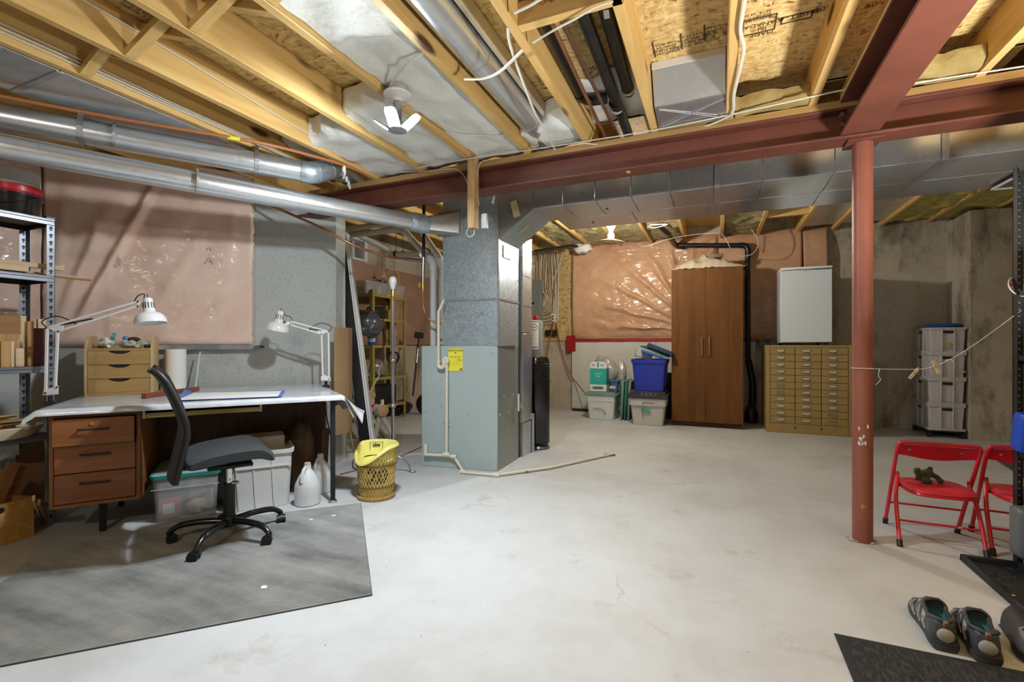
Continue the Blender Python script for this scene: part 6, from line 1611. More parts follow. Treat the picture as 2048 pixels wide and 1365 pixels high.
M().lathe([(0, 0), (.038, 0), (.040, .10), (.038, .19), (.018, .225), (.016, .24), (0, .24)], n=20).build('bottle', m_clear, t)
M().lathe([(.018, .238), (.019, .262), (.012, .27), (0, .27)], n=14).obox((.015, -.01, .285), (.06, .022, .026), (0, 0, .5), .004).build('trigger_head', m_black, t)
t = thing('detergent_bottle', 'blue detergent bottle with white label on the third yellow shelf', 'bottle', (-4.02, 4.72 + .11, .996))
M().lathe([(0, 0), (.045, 0), (.048, .02), (.047, .11), (.030, .15), (.018, .165), (0, .165)], n=20).build('bottle', mat('deep_blue_plastic', (0.02, 0.07, 0.33), .3), t)
M().lathe([(.0482, .04), (.0485, .09)], n=20).build('label', mat('pale_blue_label', (0.35, 0.5, 0.7), .5), t); M().lathe([(0, .19), (.02, .19), (.02, .165), (0, .165)], n=14).build('cap', bpy.data.materials['deep_blue_plastic'], t)
# tangled dark cord hanging in the shelf
cable('thin black cord dangling inside the yellow shelf unit', [(-3.96, 5.0, 1.34), (-3.955, 4.96, 1.20), (-3.955, 5.02, 1.08), (-3.95, 4.97, .96), (-3.955, 5.05, 1.06), (-3.96, 5.2, 1.00)], r=.006, mt=m_cable_b)
# wire whisk-like fan and stuffed bag on the fourth shelf
t = thing('wire_fan', 'small dark wire fan head on the fourth yellow shelf', 'fan', (-4.05, 5.28, .58))
fc = Vector((-4.03, 5.28, .83))
for k in range(10):
    a = PI * k / 10; d = Vector((.25, .97, 0)) 
    M().tube([fc + (d * math.cos(q) + Z_ * math.sin(q)) * .075 * 1.0 + Vector((.97, -.25, 0)) * (.045 * math.sin(q * 1 + a) ) for q in [2 * PI * i / 16 for i in range(16)]], .0025, n=5, closed=True).build('cage_wire', m_black_m, t, W=True)
M().cyl((-4.03, 5.28, .58), fc, .008, n=8).build('stand', m_chrome, t, W=True)
M().blob((-4.10, 5.05, .69), (.09, .13, .11), 12, .4, 2, 18).solo('stuffed_bag', 'grey crumpled film bag on the fourth yellow shelf', 'bag', mat('grey_film', (0.20, 0.19, 0.17), .3, coat=.4, bump=.5, bs=15), ang=80)
M().obox((-4.13, 5.10, .34), (.24, .5, .25), (0, 0, .05), .02).solo('dark_bin', 'dark plastic bin on the lowest yellow shelf', 'bin', m_black)
m = M().blob((-4.16, 5.62, .10), (.12, .22, .11), 7, .3, 2, 18); m.solo('black_bag', 'black stuffed bag on the floor at the far end of the yellow shelf', 'bag', m_black, ang=80)
c = Vector((-3.80, 5.72, .15))
t = thing('hand_truck', 'black wheeled base standing between the yellow shelf and the furnace', 'trolley', (-3.80, 5.72, 0))
M().lathe([(0, -.03), (.11, -.03), (.15, -.02), (.15, .02), (.11, .03), (0, .03)], c, 28, Matrix.Rotation(R(90), 4, 'X')).build('wheel', m_rubber, t, W=True)
M().lathe([(0, -.036), (.06, -.036), (.06, -.03)], c, 20, Matrix.Rotation(R(90), 4, 'X') ).build('hub', m_white, t, W=True)
M().beam((-3.95, 5.74, .15), (-3.80, 5.74, .15), .03, .03).build('axle', m_black_m, t, W=True)
a, b = P(826, 792, 6.6), P(838, 675, 6.9)
t = thing('snow_brush', 'black handled snow brush leaning between the yellow shelf and the furnace', 'brush', a)
M().cyl(a, b, .014, n=10).build('shaft', m_black, t, W=True); d = b - a
M().cyl(a + d * .55, a + d * .80, .016, n=10).build('grip', m_steel, t, W=True)
M().obox(b + Z_ * .03, (.13, .04, .09), (0, .15, YAW), .01).build('head', m_black, t, W=True)

# birch log reindeer
m_birch = mat('birch_bark', (0.66, 0.61, 0.52), .8, col2=(0.13, 0.10, 0.08), vs=6, stretch=(1, 1, 1), lo=.56, hi=.68, bump=.4, bs=30)
m_birch_e = mat('cut_birch', (0.50, 0.34, 0.17), .75, col2=(0.40, 0.25, 0.11), vs=25)
m_scarf = mat('red_scarf', (0.50, 0.012, 0.02), .8, bump=.5, bs=60)
Yr = 4.75
def rp(px, py, dy=0.0): return P(px, py, Yr + dy)
def log(p, nm, a, b, r0, r1, mt=None, end=True):
    o = M().cyl(a, b, r0, r1, n=16).build(nm, mt or m_birch, p, W=True)
    if end:
        d = (Vector(b) - Vector(a)).normalized()
        M().cyl(Vector(b), Vector(b) + d * .003, r1 * .96, n=16).build('cut_end', m_birch_e, o, W=True)
    return o
base = F(768, 889)
t = thing('log_reindeer', 'birch log reindeer with red scarf, the one farther right', 'ornament', (base.x, base.y + .1, 0))
ea, eb = rp(722, 818, .30), rp(767, 822, -.02)
log(t, 'body', ea, eb, .062, .060)
for (px, py, dy, topx) in ((748, 888, -.05, 760), (795, 890, -.02, 773), (728, 872, .30, 735), (770, 868, .36, 745)):
    f_ = F(px, py) if dy < .1 else F(px, 876)
    top = (eb if dy < .1 else ea).lerp(ea if dy < .1 else eb, .12) + Vector((0, 0, -.02))
    log(t, 'leg', top, Vector((f_.x, f_.y, .004)), .026, .023, end=False)
nk0, nk1 = rp(741, 812, .08), rp(744, 800, .06); hd0, hd1 = rp(738, 790, .17), rp(743, 791, .0)
log(t, 'neck', nk0, nk1, .026, .026, end=False); log(t, 'head', hd0, hd1, .042, .041)
log(t, 'tail', rp(764, 812, .05), rp(765, 800, .05), .017, .017, end=False)
M().tube([rp(743, 811, .08) + Vector((.042 * math.cos(q), .042 * math.sin(q), .006 * math.sin(q * 3))) for q in [2 * PI * i / 14 for i in range(14)]], .015, n=8, closed=True).build('scarf', m_scarf, t, W=True)
M().tube(smooth_path([rp(742, 783, .08), rp(749, 767, .08), rp(758, 752, .08), rp(757, 742, .08), rp(765, 726, .08)], 4), [.009] * 8 + [.006] * 9, n=7).build('antler', m_birch, t, W=True)
M().tube(smooth_path([rp(737, 784, .08), rp(728, 775, .08), rp(722, 765, .1)], 4), .008, n=7).build('antler', m_birch, t, W=True)
dl = Vector((-.20, -.02, 0)); 
t2 = copy_tree(t, loc=Vector(t.location) + Vector((-.27, -.12, 0)), rz=R(6), label='birch log reindeer with red scarf, the one behind the black panel', group='birch log reindeer')
t['group'] = 'birch log reindeer'

# ================================================================== WATER HEATER CORNER
hc = P(1044, 690, 4.92)
m_tank = mat('tank_grey_enamel', (0.27, 0.29, 0.29), .4, metal=.2)
t = thing('water_heater', 'tall grey water heater tank with a white label behind the furnace', 'heater', (hc.x, hc.y, 0))
zh_ = 1 + (HZ - 640) / FPX * 4.7
M().lathe([(0, .03), (.205, .03), (.215, .05), (.215, zh_ - .01), (.20, zh_), (0, zh_ + .01)], n=44).build('tank', m_tank, t)
M().lathe([(0, 0), (.19, 0), (.19, .03), (0, .03)], n=30).build('base', m_black, t)
M().lathe([(0, zh_), (.045, zh_), (.045, zh_ + .17), (0, zh_ + .17)], (.07, -.06, 0), 18).build('vent_stub', m_white, t)
M().lathe([(0, zh_), (.03, zh_), (.032, zh_ + .03), (.026, zh_ + .05), (0, zh_ + .05)], (.155, -.02, 0), 14).build('red_valve_cap', mat('red_cap', (0.45, 0.03, 0.04), .4), t)
vd = math.atan2(-hc.y, -hc.x)
def curved(o, z0, ad, rad):
    for v in o.data.vertices:
        a = vd + ad + v.co.x / rad; r_ = rad + .001 + v.co.z; z = z0 + v.co.y; v.co = (r_ * math.cos(a), r_ * math.sin(a), z)
    return o
zl0 = 1 + (HZ - 676) / FPX * 4.72
def lab(x0, y0, x1, y1, mt, nm, dz=0.0):
    m = M()
    k = 8
    for i in range(k):
        xa, xb = x0 + (x1 - x0) * i / k, x0 + (x1 - x0) * (i + 1) / k
        m.face((xa, y0, dz), (xb, y0, dz), (xb, y1, dz), (xa, y1, dz))
    return curved(m.build(nm, mt, t, flat=True), zl0, .62, .215)
lab(-.055, -.115, .055, .155, m_white, 'label_sheet'); lab(-.045, -.098, .045, -.09, m_ink, 'label_bar', .0006)
o = M(); 
for i in range(20):
    a0, a1 = 2 * PI * i / 20, 2 * PI * (i + 1) / 20
    o.face((.044 * math.cos(a0), .105 + .034 * math.sin(a0), .0006), (.044 * math.cos(a1), .105 + .034 * math.sin(a1), .0006), (.039 * math.cos(a1), .105 + .029 * math.sin(a1), .0006), (.039 * math.cos(a0), .105 + .029 * math.sin(a0), .0006))
curved(o.build('label_oval', m_ink, t, flat=True), zl0, .62, .215)
for s, y, sz in (('GIANT', .105, .022), ('MODEL  152E', .045, .011), ('SERIAL  CAPACITY', .02, .009), ('240 V  3000 W', -.01, .009), ('CSA  UL  TESTED', -.05, .009)):
    curved(lettering('label_text', s, m_ink, t, (0, y, .0009), (1, 0, 0), (0, 1, 0), sz, W=False), zl0, .62, .215)
# black slim cabinet clipped to the tank
bx = P(1079, 690, 4.60)
zt_b = 1 + (HZ - 713) / FPX * 4.55
m_gl = mat('gloss_black_shell', (0.008, 0.008, 0.009), .18, coat=.5)
t = thing('tower_unit', 'black rounded tower unit with louvres clipped to the front of the water heater', 'appliance', (bx.x, bx.y, 0), YAW)
def shell(u, v, k=1.0):
    a = 2 * PI * u; c, s = math.cos(a), math.sin(a)
    return (.098 * k * math.copysign(abs(c) ** .6, c), .085 * k * math.copysign(abs(s) ** .6, s))
m = M()
prf = [(.80, .03), (1, .07), (1, zt_b - .10), (.97, zt_b - .05), (.85, zt_b - .012), (.6, zt_b), (0.02, zt_b + .002)]
def shl(u, v):
    f_ = v * (len(prf) - 1); i = min(int(f_), len(prf) - 2); w_ = f_ - i
    k = prf[i][0] * (1 - w_) + prf[i + 1][0] * w_; z = prf[i][1] * (1 - w_) + prf[i + 1][1] * w_
    x, y = shell(u, v, k); return (x, y, z)
m.grid(shl, 40, 12, closeu=True); m.build('body', m_gl, t)
for k in range(6):
    z = zt_b - .075 - k * .026
    M().box(-.06, -.092, z - .004, .085, -.083, z + .004, .002).build('louvre', m_black_m, t)
M().box(-.105, -.088, zt_b - .235, .105, -.080, zt_b - .228).build('seam', m_black_m, t)
for z in (zt_b - .16, zt_b - .30): M().obox((-.112, -.02, z), (.035, .02, .02), (0, 0, 0), .002).build('clip', m_black_m, t)
M().lathe([(0, 0), (.095, 0), (.10, .012), (.09, .03), (0, .03)], n=28).build('foot', m_grey_m, t)
# electrical panel, wiring, outlet on the board
def bw(px, py, o=0.03): return U(px, py, 7.05 - o)
a, b = bw(1035, 563, .1), bw(1083, 655, .1)
t = thing('electrical_panel', 'grey electrical panel box on the strand board behind the water heater', 'panel', ((a.x + b.x) / 2, 6.98, b.z))
M().box(a.x, 6.95, b.z, b.x, 7.03, a.z, .004).build('cabinet', m_furn_s, t, W=True)
M().box(a.x + .02, 6.944, b.z + .03, b.x - .02, 6.952, a.z - .03, .003).build('door', m_furn_s, t, W=True)
p = bw(1066, 607, .11); M().obox((p.x, 6.94, p.z), (.04, .012, .03), (0, 0, 0), .002).build('latch', m_black, t, W=True)
c = bw(1056, 530, .06); M().cyl((c.x - .03, 6.99, a.z), (c.x - .03, 6.99, c.z + .25), .03, n=12).build('conduit', m_furn_s, t, W=True)
random.seed(11)
for i in range(14):
    x0 = 1077 + i * 2.9; yb = 603 + i * 3.4
    xb = 1085 + i * 2.1
    pts = [bw(x0 - 6 + random.uniform(-8, 8), 500 + random.uniform(-4, 6), .05), bw(x0, 517, .05), bw(x0 + random.uniform(-2, 2), 548, .045 + .002 * i), bw(x0 + 2 + random.uniform(-2, 2), 580, .045), bw(xb + 4, yb - 16, .045), bw(xb, yb - 4, .045 + .0015 * i), bw(1084 + (xb - 1084) * .35, yb + 1, .045), bw(1080, yb + 1, .045)]
    cable('one of the pale cables fanning down the strand board into the electrical panel', pts, r=.0085, mt=m_cable if i % 4 else mat('cable_tan_%d' % i, (0.48, 0.40, 0.28), .5), k=4)['group'] = 'cables above the electrical panel'
cable('reddish cable among the pale ones above the electrical panel', [bw(1108, 508), bw(1106, 545, .055), bw(1107, 590, .055), bw(1104, 612, .055)], r=.008, mt=mat('red_cable', (0.34, 0.12, 0.08), .5))
cable('pale cable curving to the right end of the wiring above the panel', [bw(1124, 508, .05), bw(1117, 535, .06), bw(1107, 556, .06), bw(1104, 578, .06)], r=.008)
for k, px in enumerate((1065, 1068, 1071)): 
    p, q = bw(px, 532, .03), bw(px - 1, 547, .03); 
    M().cyl((p.x, 6.97, p.z), (q.x, 6.97, q.z), .010, .004, n=8).solo('wire_connector', ('left', 'middle', 'right')[k] + ' of three small connectors hanging beside the conduit', 'connector', m_white)
p = bw(1108, 636, .05)
t = thing('outlet_box', 'white outlet box on the strand board with cords plugged in', 'outlet', (p.x, 7.0, p.z - .05))
M().box(p.x - .032, 6.975, p.z - .055, p.x + .032, 7.03, p.z + .055, .004).build('box', m_white, t, W=True)
for dz in (-.02, .02): M().obox((p.x - .006, 6.97, p.z + dz), (.022, .02, .024), (0, 0, 0), .003).build('plug', m_black, t, W=True)
p = bw(1103, 666, .05); M().box(p.x - .09, 6.97, p.z - .05, p.x + .09, 7.03, p.z + .045, .004).solo('black_box', 'black box on the wall under the white outlet', 'box', m_black)
cable('red extension cord hanging from the outlet to the floor behind the tower unit', [bw(1107, 644, .08), bw(1104, 660, .10), bw(1098, 690, .12), bw(1092, 730, .14), bw(1090, 800, .2), F(1092, 838, .01)], r=.008, mt=mat('red_cord', (0.50, 0.06, 0.04), .45))
cable('thin reddish cord running from the outlet down behind the white boards', [bw(1112, 646, .07), bw(1120, 690, .06), bw(1135, 740, .07), bw(1152, 765, .12), bw(1170, 787, .30)], r=.007, mt=mat('maroon_cord', (0.25, 0.05, 0.04), .5))
cable('red cord lying across the floor behind the waste basket', [F(680, 949, .006), F(715, 940, .006), F(790, 917, .006), F(845, 893, .006), F(870, 880, .006)], r=.006, mt=bpy.data.materials['red_cord'])
m = M().blob(bw(1166, 497, .35), (.13, .08, .07), 4, .5, 2, 16); m.solo('wool_tuft', 'white crumpled wool bundle beside the bare bulb cable, above the panel', 'insulation', m_fib_w, ang=80)
M().beam(bw(1075, 503, .5), bw(1150, 492, .9), .12, .03).solo('dark_hose', 'dark flexible pipe under the joists above the electrical wiring', 'pipe', m_abs)
# ================================================================== THE BACK WALL ROW
m_foam = mat('white_foam_board', (0.62, 0.62, 0.58), .6, col2=(0.55, 0.55, 0.50), vs=3)
for k, (x0, x1, lb) in enumerate(((-2.02, -.79, 'large white foam board on the back wall behind the storage totes'), (-.785, .47, 'white foam board on the back wall behind the wardrobe'))):
    M().box(x0, 6.99, .035, x1, 7.045, 1.045, .003).solo('foam_board', lb, 'board', m_foam)
M().box(.20, 6.984, .44, .235, 6.989, .74).solo('green_tape', 'strip of green tape on the white board right of the wardrobe', 'tape', mat('green_tape', (0.03, 0.22, 0.08), .5))
M().cyl((-2.0, 6.97, .02), (-1.4, 6.97, .02), .015, n=8).solo('black_pipe', 'short black tube on the floor along the white foam board', 'pipe', m_black)

def tote(name, lb, x0, x1, y0, y1, z0, h, mt, tap=.03, rim=.035, rimmt=None, cat='tote', ribs=True):
    t = thing(name, lb, cat, ((x0 + x1) / 2, (y0 + y1) / 2, z0))
    tub(M(), x0, y0, x1, y1, z0, z0 + h, tap, th=.004, r=.03).build('tub', mt, t, W=True)
    if rim: tub(M(), x0 - .012, y0 - .012, x1 + .012, y1 + .012, z0 + h - rim, z0 + h, .004, th=.010, r=.035).build('rim', rimmt or mt, t, W=True)
    return t
def lid(name, lb, x0, x1, y0, y1, z0, mt, th=.03, parent=None, raised=True):
    m = M().box(x0, y0, z0, x1, y1, z0 + th * .6, .008)
    if raised: m.box(x0 + .03, y0 + .03, z0 + th * .5, x1 - .03, y1 - .03, z0 + th, .006)
    return m.build(name, mt, parent, W=True) if parent is not None else m.solo(name, lb, 'lid', mt)
# white tote, grey green lid
t = tote('storage_tote', 'white storage tote with grey green lid and orange stroke, under the teal carton', -1.615, -1.225, 6.27, 6.68, .003, .325, mat('bluish_white_tote', (0.60, 0.64, 0.64), .45), rim=0)
lid('lid', '', -1.64, -1.20, 6.25, 6.70, .325, mat('grey_green_lid', (0.16, 0.27, 0.23), .45), .042, parent=t)
M().box(-1.615, 6.272, .245, -1.225, 6.276, .25).build('rib', m_tote_w, t, W=True); M().box(-1.50, 6.276, .25, -1.495, 6.280, .325).build('rib', m_tote_w, t, W=True)
sm = [U(px, py, 6.276) for px, py in ((1184, 818), (1192, 816), (1201, 818), (1208, 822), (1211, 828))]
m = M().tube(smooth_path(sm, 5), [.004 + .006 * math.sin(PI * i / 20) for i in range(21)], n=6, flat=.3); m.build('orange_stroke', mat('orange_stroke', (0.62, 0.33, 0.06), .6), t, W=True)
q = U(1210, 828, 6.276); M().obox((q.x, 6.274, q.z), (.012, .004, .02)).build('dark_mark', m_grey_m, t, W=True)
# teal and white carton
zc0 = .372; xa, xb = U(1180, 780, 6.33).x, U(1212.5, 780, 6.33).x; zc1 = U(1195, 724, 6.33).z
t = thing('carton', 'teal and white printed carton on the white tote', 'carton', ((xa + xb) / 2, 6.42, zc0))
m_tl = mat('teal_print', (0.02, 0.38, 0.34), .5)
M().box(xa, 6.33, zc0, xb, 6.50, zc0 + .09, .002).build('white_base', m_white, t, W=True); M().box(xa, 6.33, zc0 + .0905, xb, 6.50, zc1 - .09, .002).build('teal_body', m_tl, t, W=True)
M().prism([(xa, 6.33, zc1 - .0895), (xb, 6.33, zc1 - .0895), (xb, 6.33, zc1 - .04), (xb - .03, 6.33, zc1), (xa + .03, 6.33, zc1), (xa, 6.33, zc1 - .04)], (0, .012, 0)).build('white_flap', m_white, t, W=True)
xm = (xa + xb) / 2
M().box(xm - .012, 6.326, zc1 - .075, xm + .012, 6.3285, zc1 - .01).build('teal_tab', m_tl, t, W=True)
def ctext(s, x, z, size, mt=m_white): lettering('carton_text', s, mt, t, (x, 6.327, z), (1, 0, 0), (0, 0, 1), size)
ctext('PF', xm - .06, zc1 - .05, .045, m_ink); ctext('ML', xm + .06, zc1 - .05, .045, m_ink)
ctext('SALON', xm, zc0 + .235, .028); ctext('VIE', xm, zc0 + .20, .035); ctext('natural care', xm, zc0 + .155, .014); ctext('x 40', xb - .03, zc1 - .115, .014, m_ink)
M().box(xa + .025, 6.3265, zc0 + .03, xb - .03, 6.328, zc0 + .066).build('bar_code', mat('grey_bars', (0.12, 0.12, 0.13), .6), t, W=True); M().box(xa + .035, 6.3255, zc0 + .036, xa + .045, 6.327, zc0 + .06).build('bar_gap', m_white, t, W=True); M().box(xb - .045, 6.3255, zc0 + .036, xb - .035, 6.327, zc0 + .06).build('bar_gap', m_white, t, W=True)
x0, x1 = U(1218, 780, 6.36).x, U(1237, 780, 6.36).x
t = tote('small_bin', 'small blue bin with a white label beside the teal carton', x0 + .005, x1, 6.36, 6.50, .372, U(1225, 761, 6.36).z - .372, mat('dusty_blue', (0.06, 0.15, 0.30), .45), tap=.02, rim=.02, cat='bin')
q = U(1225, 777, 6.368); M().obox((q.x, 6.372, q.z + .012), (.075, .003, .035)).build('label', m_white, t, W=True); lettering('label_text', 'La Salle', m_ink, t, (q.x, 6.3695, q.z + .012), (1, 0, 0), (0, 0, 1), .018)
m_fg = mat('grey_crumpled_film', (0.30, 0.28, 0.26), .3, col2=(0.42, .40, .38), vs=9, coat=.4, bump=.6, bs=14)
M().blob((-1.42, 6.60, .62), (.17, .09, .21), 21, .35, 2.2, 26).solo('plastic_bag', 'grey crumpled plastic bag behind the teal carton', 'bag', m_fg, ang=80)
M().blob((-1.545, 6.56, .70), (.045, .05, .07), 22, .4, 2.2, 16).solo('brown_bag', 'brown crumpled bag corner behind the left side of the carton', 'bag', mat('brown_film', (0.20, 0.09, 0.05), .5), ang=80)
M().blob((-1.20, 6.62, .60), (.06, .07, .18), 23, .45, 2.4, 22).solo('plastic_bag', 'pale crumpled plastic bag right of the blue bin', 'bag', mat('pale_film', (0.44, 0.42, 0.37), .3, coat=.4, bump=.5, bs=14), ang=80)
# lids standing on edge
m_gl1 = mat('grey_teal_lid', (0.17, 0.34, 0.29), .45); m_gl2 = mat('dark_teal_lid', (0.05, 0.20, 0.16), .45)
for k, (x, mt, lb) in enumerate(((-1.158, m_gl1, 'pale teal lid standing on edge right of the white tote, leftmost'), (-1.112, m_gl2, 'dark teal lid standing on edge, middle of the three'), (-1.068, mat('grey_lid', (0.30, 0.29, 0.26), .5), 'grey lid standing on edge against the grey tote'))):
    m = M(); mx2 = Matrix.Translation((x, 6.32, .008)) @ Matrix.Rotation(R(3), 4, 'Y')
    m.box(-.014, -.0, 0, .014, .44, .52, .012, mx2).box(-.024, .03, .03, .0, .41, .49, .010, mx2)
    m.solo('tote_lid', lb, 'lid', mt)
# grey tote with dark lid
t = tote('storage_tote', 'grey white tote with green tape on the floor under the blue tote', -1.0, -.57, 6.035, 6.45, .003, .335, mat('grey_white_tote', (0.52, 0.51, 0.48), .5), tap=.035, rim=.09)
M().box(-.84, 6.02, .10, -.835, 6.03, .30).build('rib', m_grey_m, t, W=True); M().box(-.84, 6.018, .285, -.70, 6.024, .292).build('rib', m_grey_m, t, W=True)
q = U(1291, 821, 6.03); M().prism([(q.x - .055, 6.03, q.z + .022), (q.x + .055, 6.03, q.z + .008), (q.x + .055, 6.03, q.z - .026), (q.x - .055, 6.03, q.z - .012)], (0, .004, 0)).build('green_tape', mat('bright_green_tape', (0.04, 0.42, 0.16), .5), t, W=True)
m_dkl = mat('charcoal_lid', (0.035, 0.036, 0.037), .5)
lid('lid', '', -1.03, -.54, 6.005, 6.48, .335, m_dkl, .085, parent=t)
for k in range(4): M().box(-.86 + k * .055, 6.022, .385, -.84 + k * .055, 6.03, .402).build('lid_notch', m_grey_m, t, W=True)
M().box(-1.0, 6.72, .003, -.56, 6.92, .62, .02).solo('dark_crate', 'dark crate standing behind the blue tote', 'crate', m_dkl)
m_blue = mat('cobalt_plastic', (0.018, 0.035, 0.36), .38)
t = tote('storage_tote', 'cobalt blue tote stacked on the grey tote', -.975, -.565, 6.05, 6.43, .425, .395, m_blue, tap=.03, rim=.05)
lettering('moulded_word', 'rough tote', m_white, t, (U(1300, 741, 6.07).x, 6.064, U(1300, 741, 6.07).z), (1, 0, -.02), (0, 0, 1), .022)
zb_t = .822
def tilted(lb, c, size, rot, mt, name='tote_lid', cat='lid', bev=.006): return M().obox(c, size, rot, bev).solo(name, lb, cat, mt)
tilted('pale grey box lying open on the blue tote', (-.86, 6.25, zb_t + .055), (.20, .25, .10), (0, R(18), R(12)), mat('pale_grey_plastic', (0.42, 0.42, 0.41), .5), name='plastic_box', cat='box', bev=.01)
tilted('bright blue lid sloping on top of the blue tote', (-.735, 6.20, zb_t + .055), (.30, .30, .022), (0, R(20), R(6)), mat('bright_blue', (0.02, 0.14, 0.60), .35))
tilted('dark green lid between the blue lid and the dark box', (-.70, 6.21, zb_t + .095), (.36, .28, .016), (0, R(22), R(-4)), mat('dark_green', (0.01, 0.10, 0.04), .4))
tilted('dark blue clear-topped box lid lying topmost on the blue tote', (-.645, 6.20, zb_t + .12), (.32, .28, .05), (0, R(22), R(3)), mat('ink_blue', (0.025, 0.045, 0.11), .2, coat=.5), name='shallow_box', cat='box')

# wardrobe
m_wal = wood('walnut_laminate', (0.155, 0.062, 0.012), (0.095, 0.036, 0.007), axis='z', knots=False, rough=.6, grain=9)
WX0, WX1, WY, WZ = -.514, .289, 6.185, 1.925
t = thing('wardrobe', 'tall brown two-door wardrobe against the back wall', 'wardrobe', ((WX0 + WX1) / 2, WY + .27, 0))
M().box(WX0, WY + .02, 0, WX0 + .018, WY + .55, WZ - .001, .001).build('side_panel', m_wal, t, W=True); M().box(WX1 - .018, WY + .02, 0, WX1, WY + .55, WZ - .001, .001).build('side_panel', m_wal, t, W=True)
M().box(WX0 + .018, WY + .02, WZ - .02, WX1 - .018, WY + .55, WZ - .001).build('top_board', m_wal, t, W=True); M().box(WX0 + .018, WY + .54, 0, WX1 - .018, WY + .55, WZ - .02).build('back_board', m_wal, t, W=True)
M().box(WX0 + .018, WY + .05, 0, WX1 - .018, WY + .065, .07).build('plinth', m_desk_d, t, W=True); M().box(WX0 + .018, WY + .02, .06, WX1 - .018, WY + .54, .078).build('bottom_board', m_wal, t, W=True)
xc = U(1411, 700, WY).x
for (x0, x1, hx) in ((WX0 + .002, xc - .0015, 1403.5), (xc + .0015, WX1 - .002, 1418.5)):
    d_ = M().box(x0, WY, .062, x1, WY + .018, WZ, .001).build('door', m_wal, t, W=True)
    a, b = U(hx, 674, WY - .025), U(hx, 712, WY - .025)
    M().tube(smooth_path([(a.x, WY, a.z), (a.x, WY - .022, a.z - .012), (a.x, WY - .028, (a.z + b.z) / 2), (a.x, WY - .022, b.z + .012), (a.x, WY, b.z)], 4), .0055, n=8).build('handle', m_chrome, d_, W=True)
# dust sheets on it
m_cloth = mat('cream_canvas', (0.52, 0.45, 0.34), .85, col2=(0.45, 0.38, 0.28), vs=6, bump=.3, bs=60)
def heap(u, v):
    x = WX0 + .02 + .80 * u; y = WY + .02 + .46 * v
    cx = (u - .45) / .55
    h = max(0, 1 - abs(cx) ** 1.5) ** .8 * .165 * (max(0, math.sin(PI * min(1, v))) ** .35 if 0 < v < 1 else 0)
    n_ = fbm((x * 4 + 2, y * 5, 3), 3); rid = 1 - abs(noise.noise((x * 7 - y * 5, y * 4 + x * 3, 6))) * 2
    h *= .74 + .34 * max(0, rid) + .26 * n_
    edge = min(1, u / .04, (1 - u) / .04); h = h * max(0, edge) + .022 * abs(noise.noise((x * 13, y * 10, 1)))
    return (x + .02 * n_, y - .03 * max(0, n_) * (1 if v < .3 else 0), WZ + .004 + max(0, h))
M().grid(heap, 70, 34, thick=.006).solo('dust_sheet', 'crumpled cream canvas sheet heaped on top of the wardrobe', 'cloth', m_cloth, ang=70)
q = U(1430, 503, WY + .2)
M().obox((q.x, WY + .22, WZ + .168), (.17, .15, .055), (0, R(-3), R(10)), .022, 3).solo('folded_cloth', 'folded grey taupe cloth on top of the cream canvas heap', 'cloth', mat('taupe_cloth', (0.27, 0.22, 0.17), .9, col2=(0.2, .16, .12), vs=10, bump=.4, bs=40))
M().grid(lambda u, v: (WX1 - .06 + .13 * u, WY + .12 + .09 * v, WZ + .012 + .02 * math.sin(u * 9) + (.03 * u if v > .5 else 0) - .04 * u * u), 12, 6, thick=.004).solo('black_cloth', 'dark cloth end sticking out at the right of the wardrobe top', 'cloth', mat('dark_cloth', (0.06, 0.04, 0.03), .9), ang=80)

# card index cabinet
m_tan = mat('olive_tan_enamel', (0.36, 0.255, 0.095), .42, col2=(0.32, 0.225, 0.08), vs=2)
CX0, CX1, CYF, CZ = .523, 1.345, 6.172, .995
t = thing('card_cabinet', 'olive tan steel card index cabinet with thirty-three small drawers under the refrigerator', 'cabinet', ((CX0 + CX1) / 2, CYF + .3, 0))
dx0, dx1, dz0, dz1 = U(1540, 770, CYF).x, U(1697, 770, CYF).x, .108, .968
M().box(CX0, CYF, 0, dx0, CYF + .60, CZ, .003).build('side_panel', m_tan, t, W=True); M().box(dx1, CYF, 0, CX1, CYF + .60, CZ, .003).build('side_panel', m_tan, t, W=True)
M().box(dx0, CYF, dz1, dx1, CYF + .60, CZ, .003).build('top_panel', m_tan, t, W=True); M().box(dx0, CYF, 0, dx1, CYF + .60, dz0, .003).build('bottom_panel', m_tan, t, W=True)
M().box(dx0, CYF + .012, dz0, dx1, CYF + .60, dz1).build('dark_inside', mat('dark_gap', (0.05, 0.035, 0.015), .8), t, W=True)
cwid = (dx1 - dx0) / 3; rh = (dz1 - dz0) / 11
m_card_w = mat('label_card', (0.66, 0.60, 0.48), .7)
bare = {(0, 5), (0, 6), (2, 9), (2, 10)}
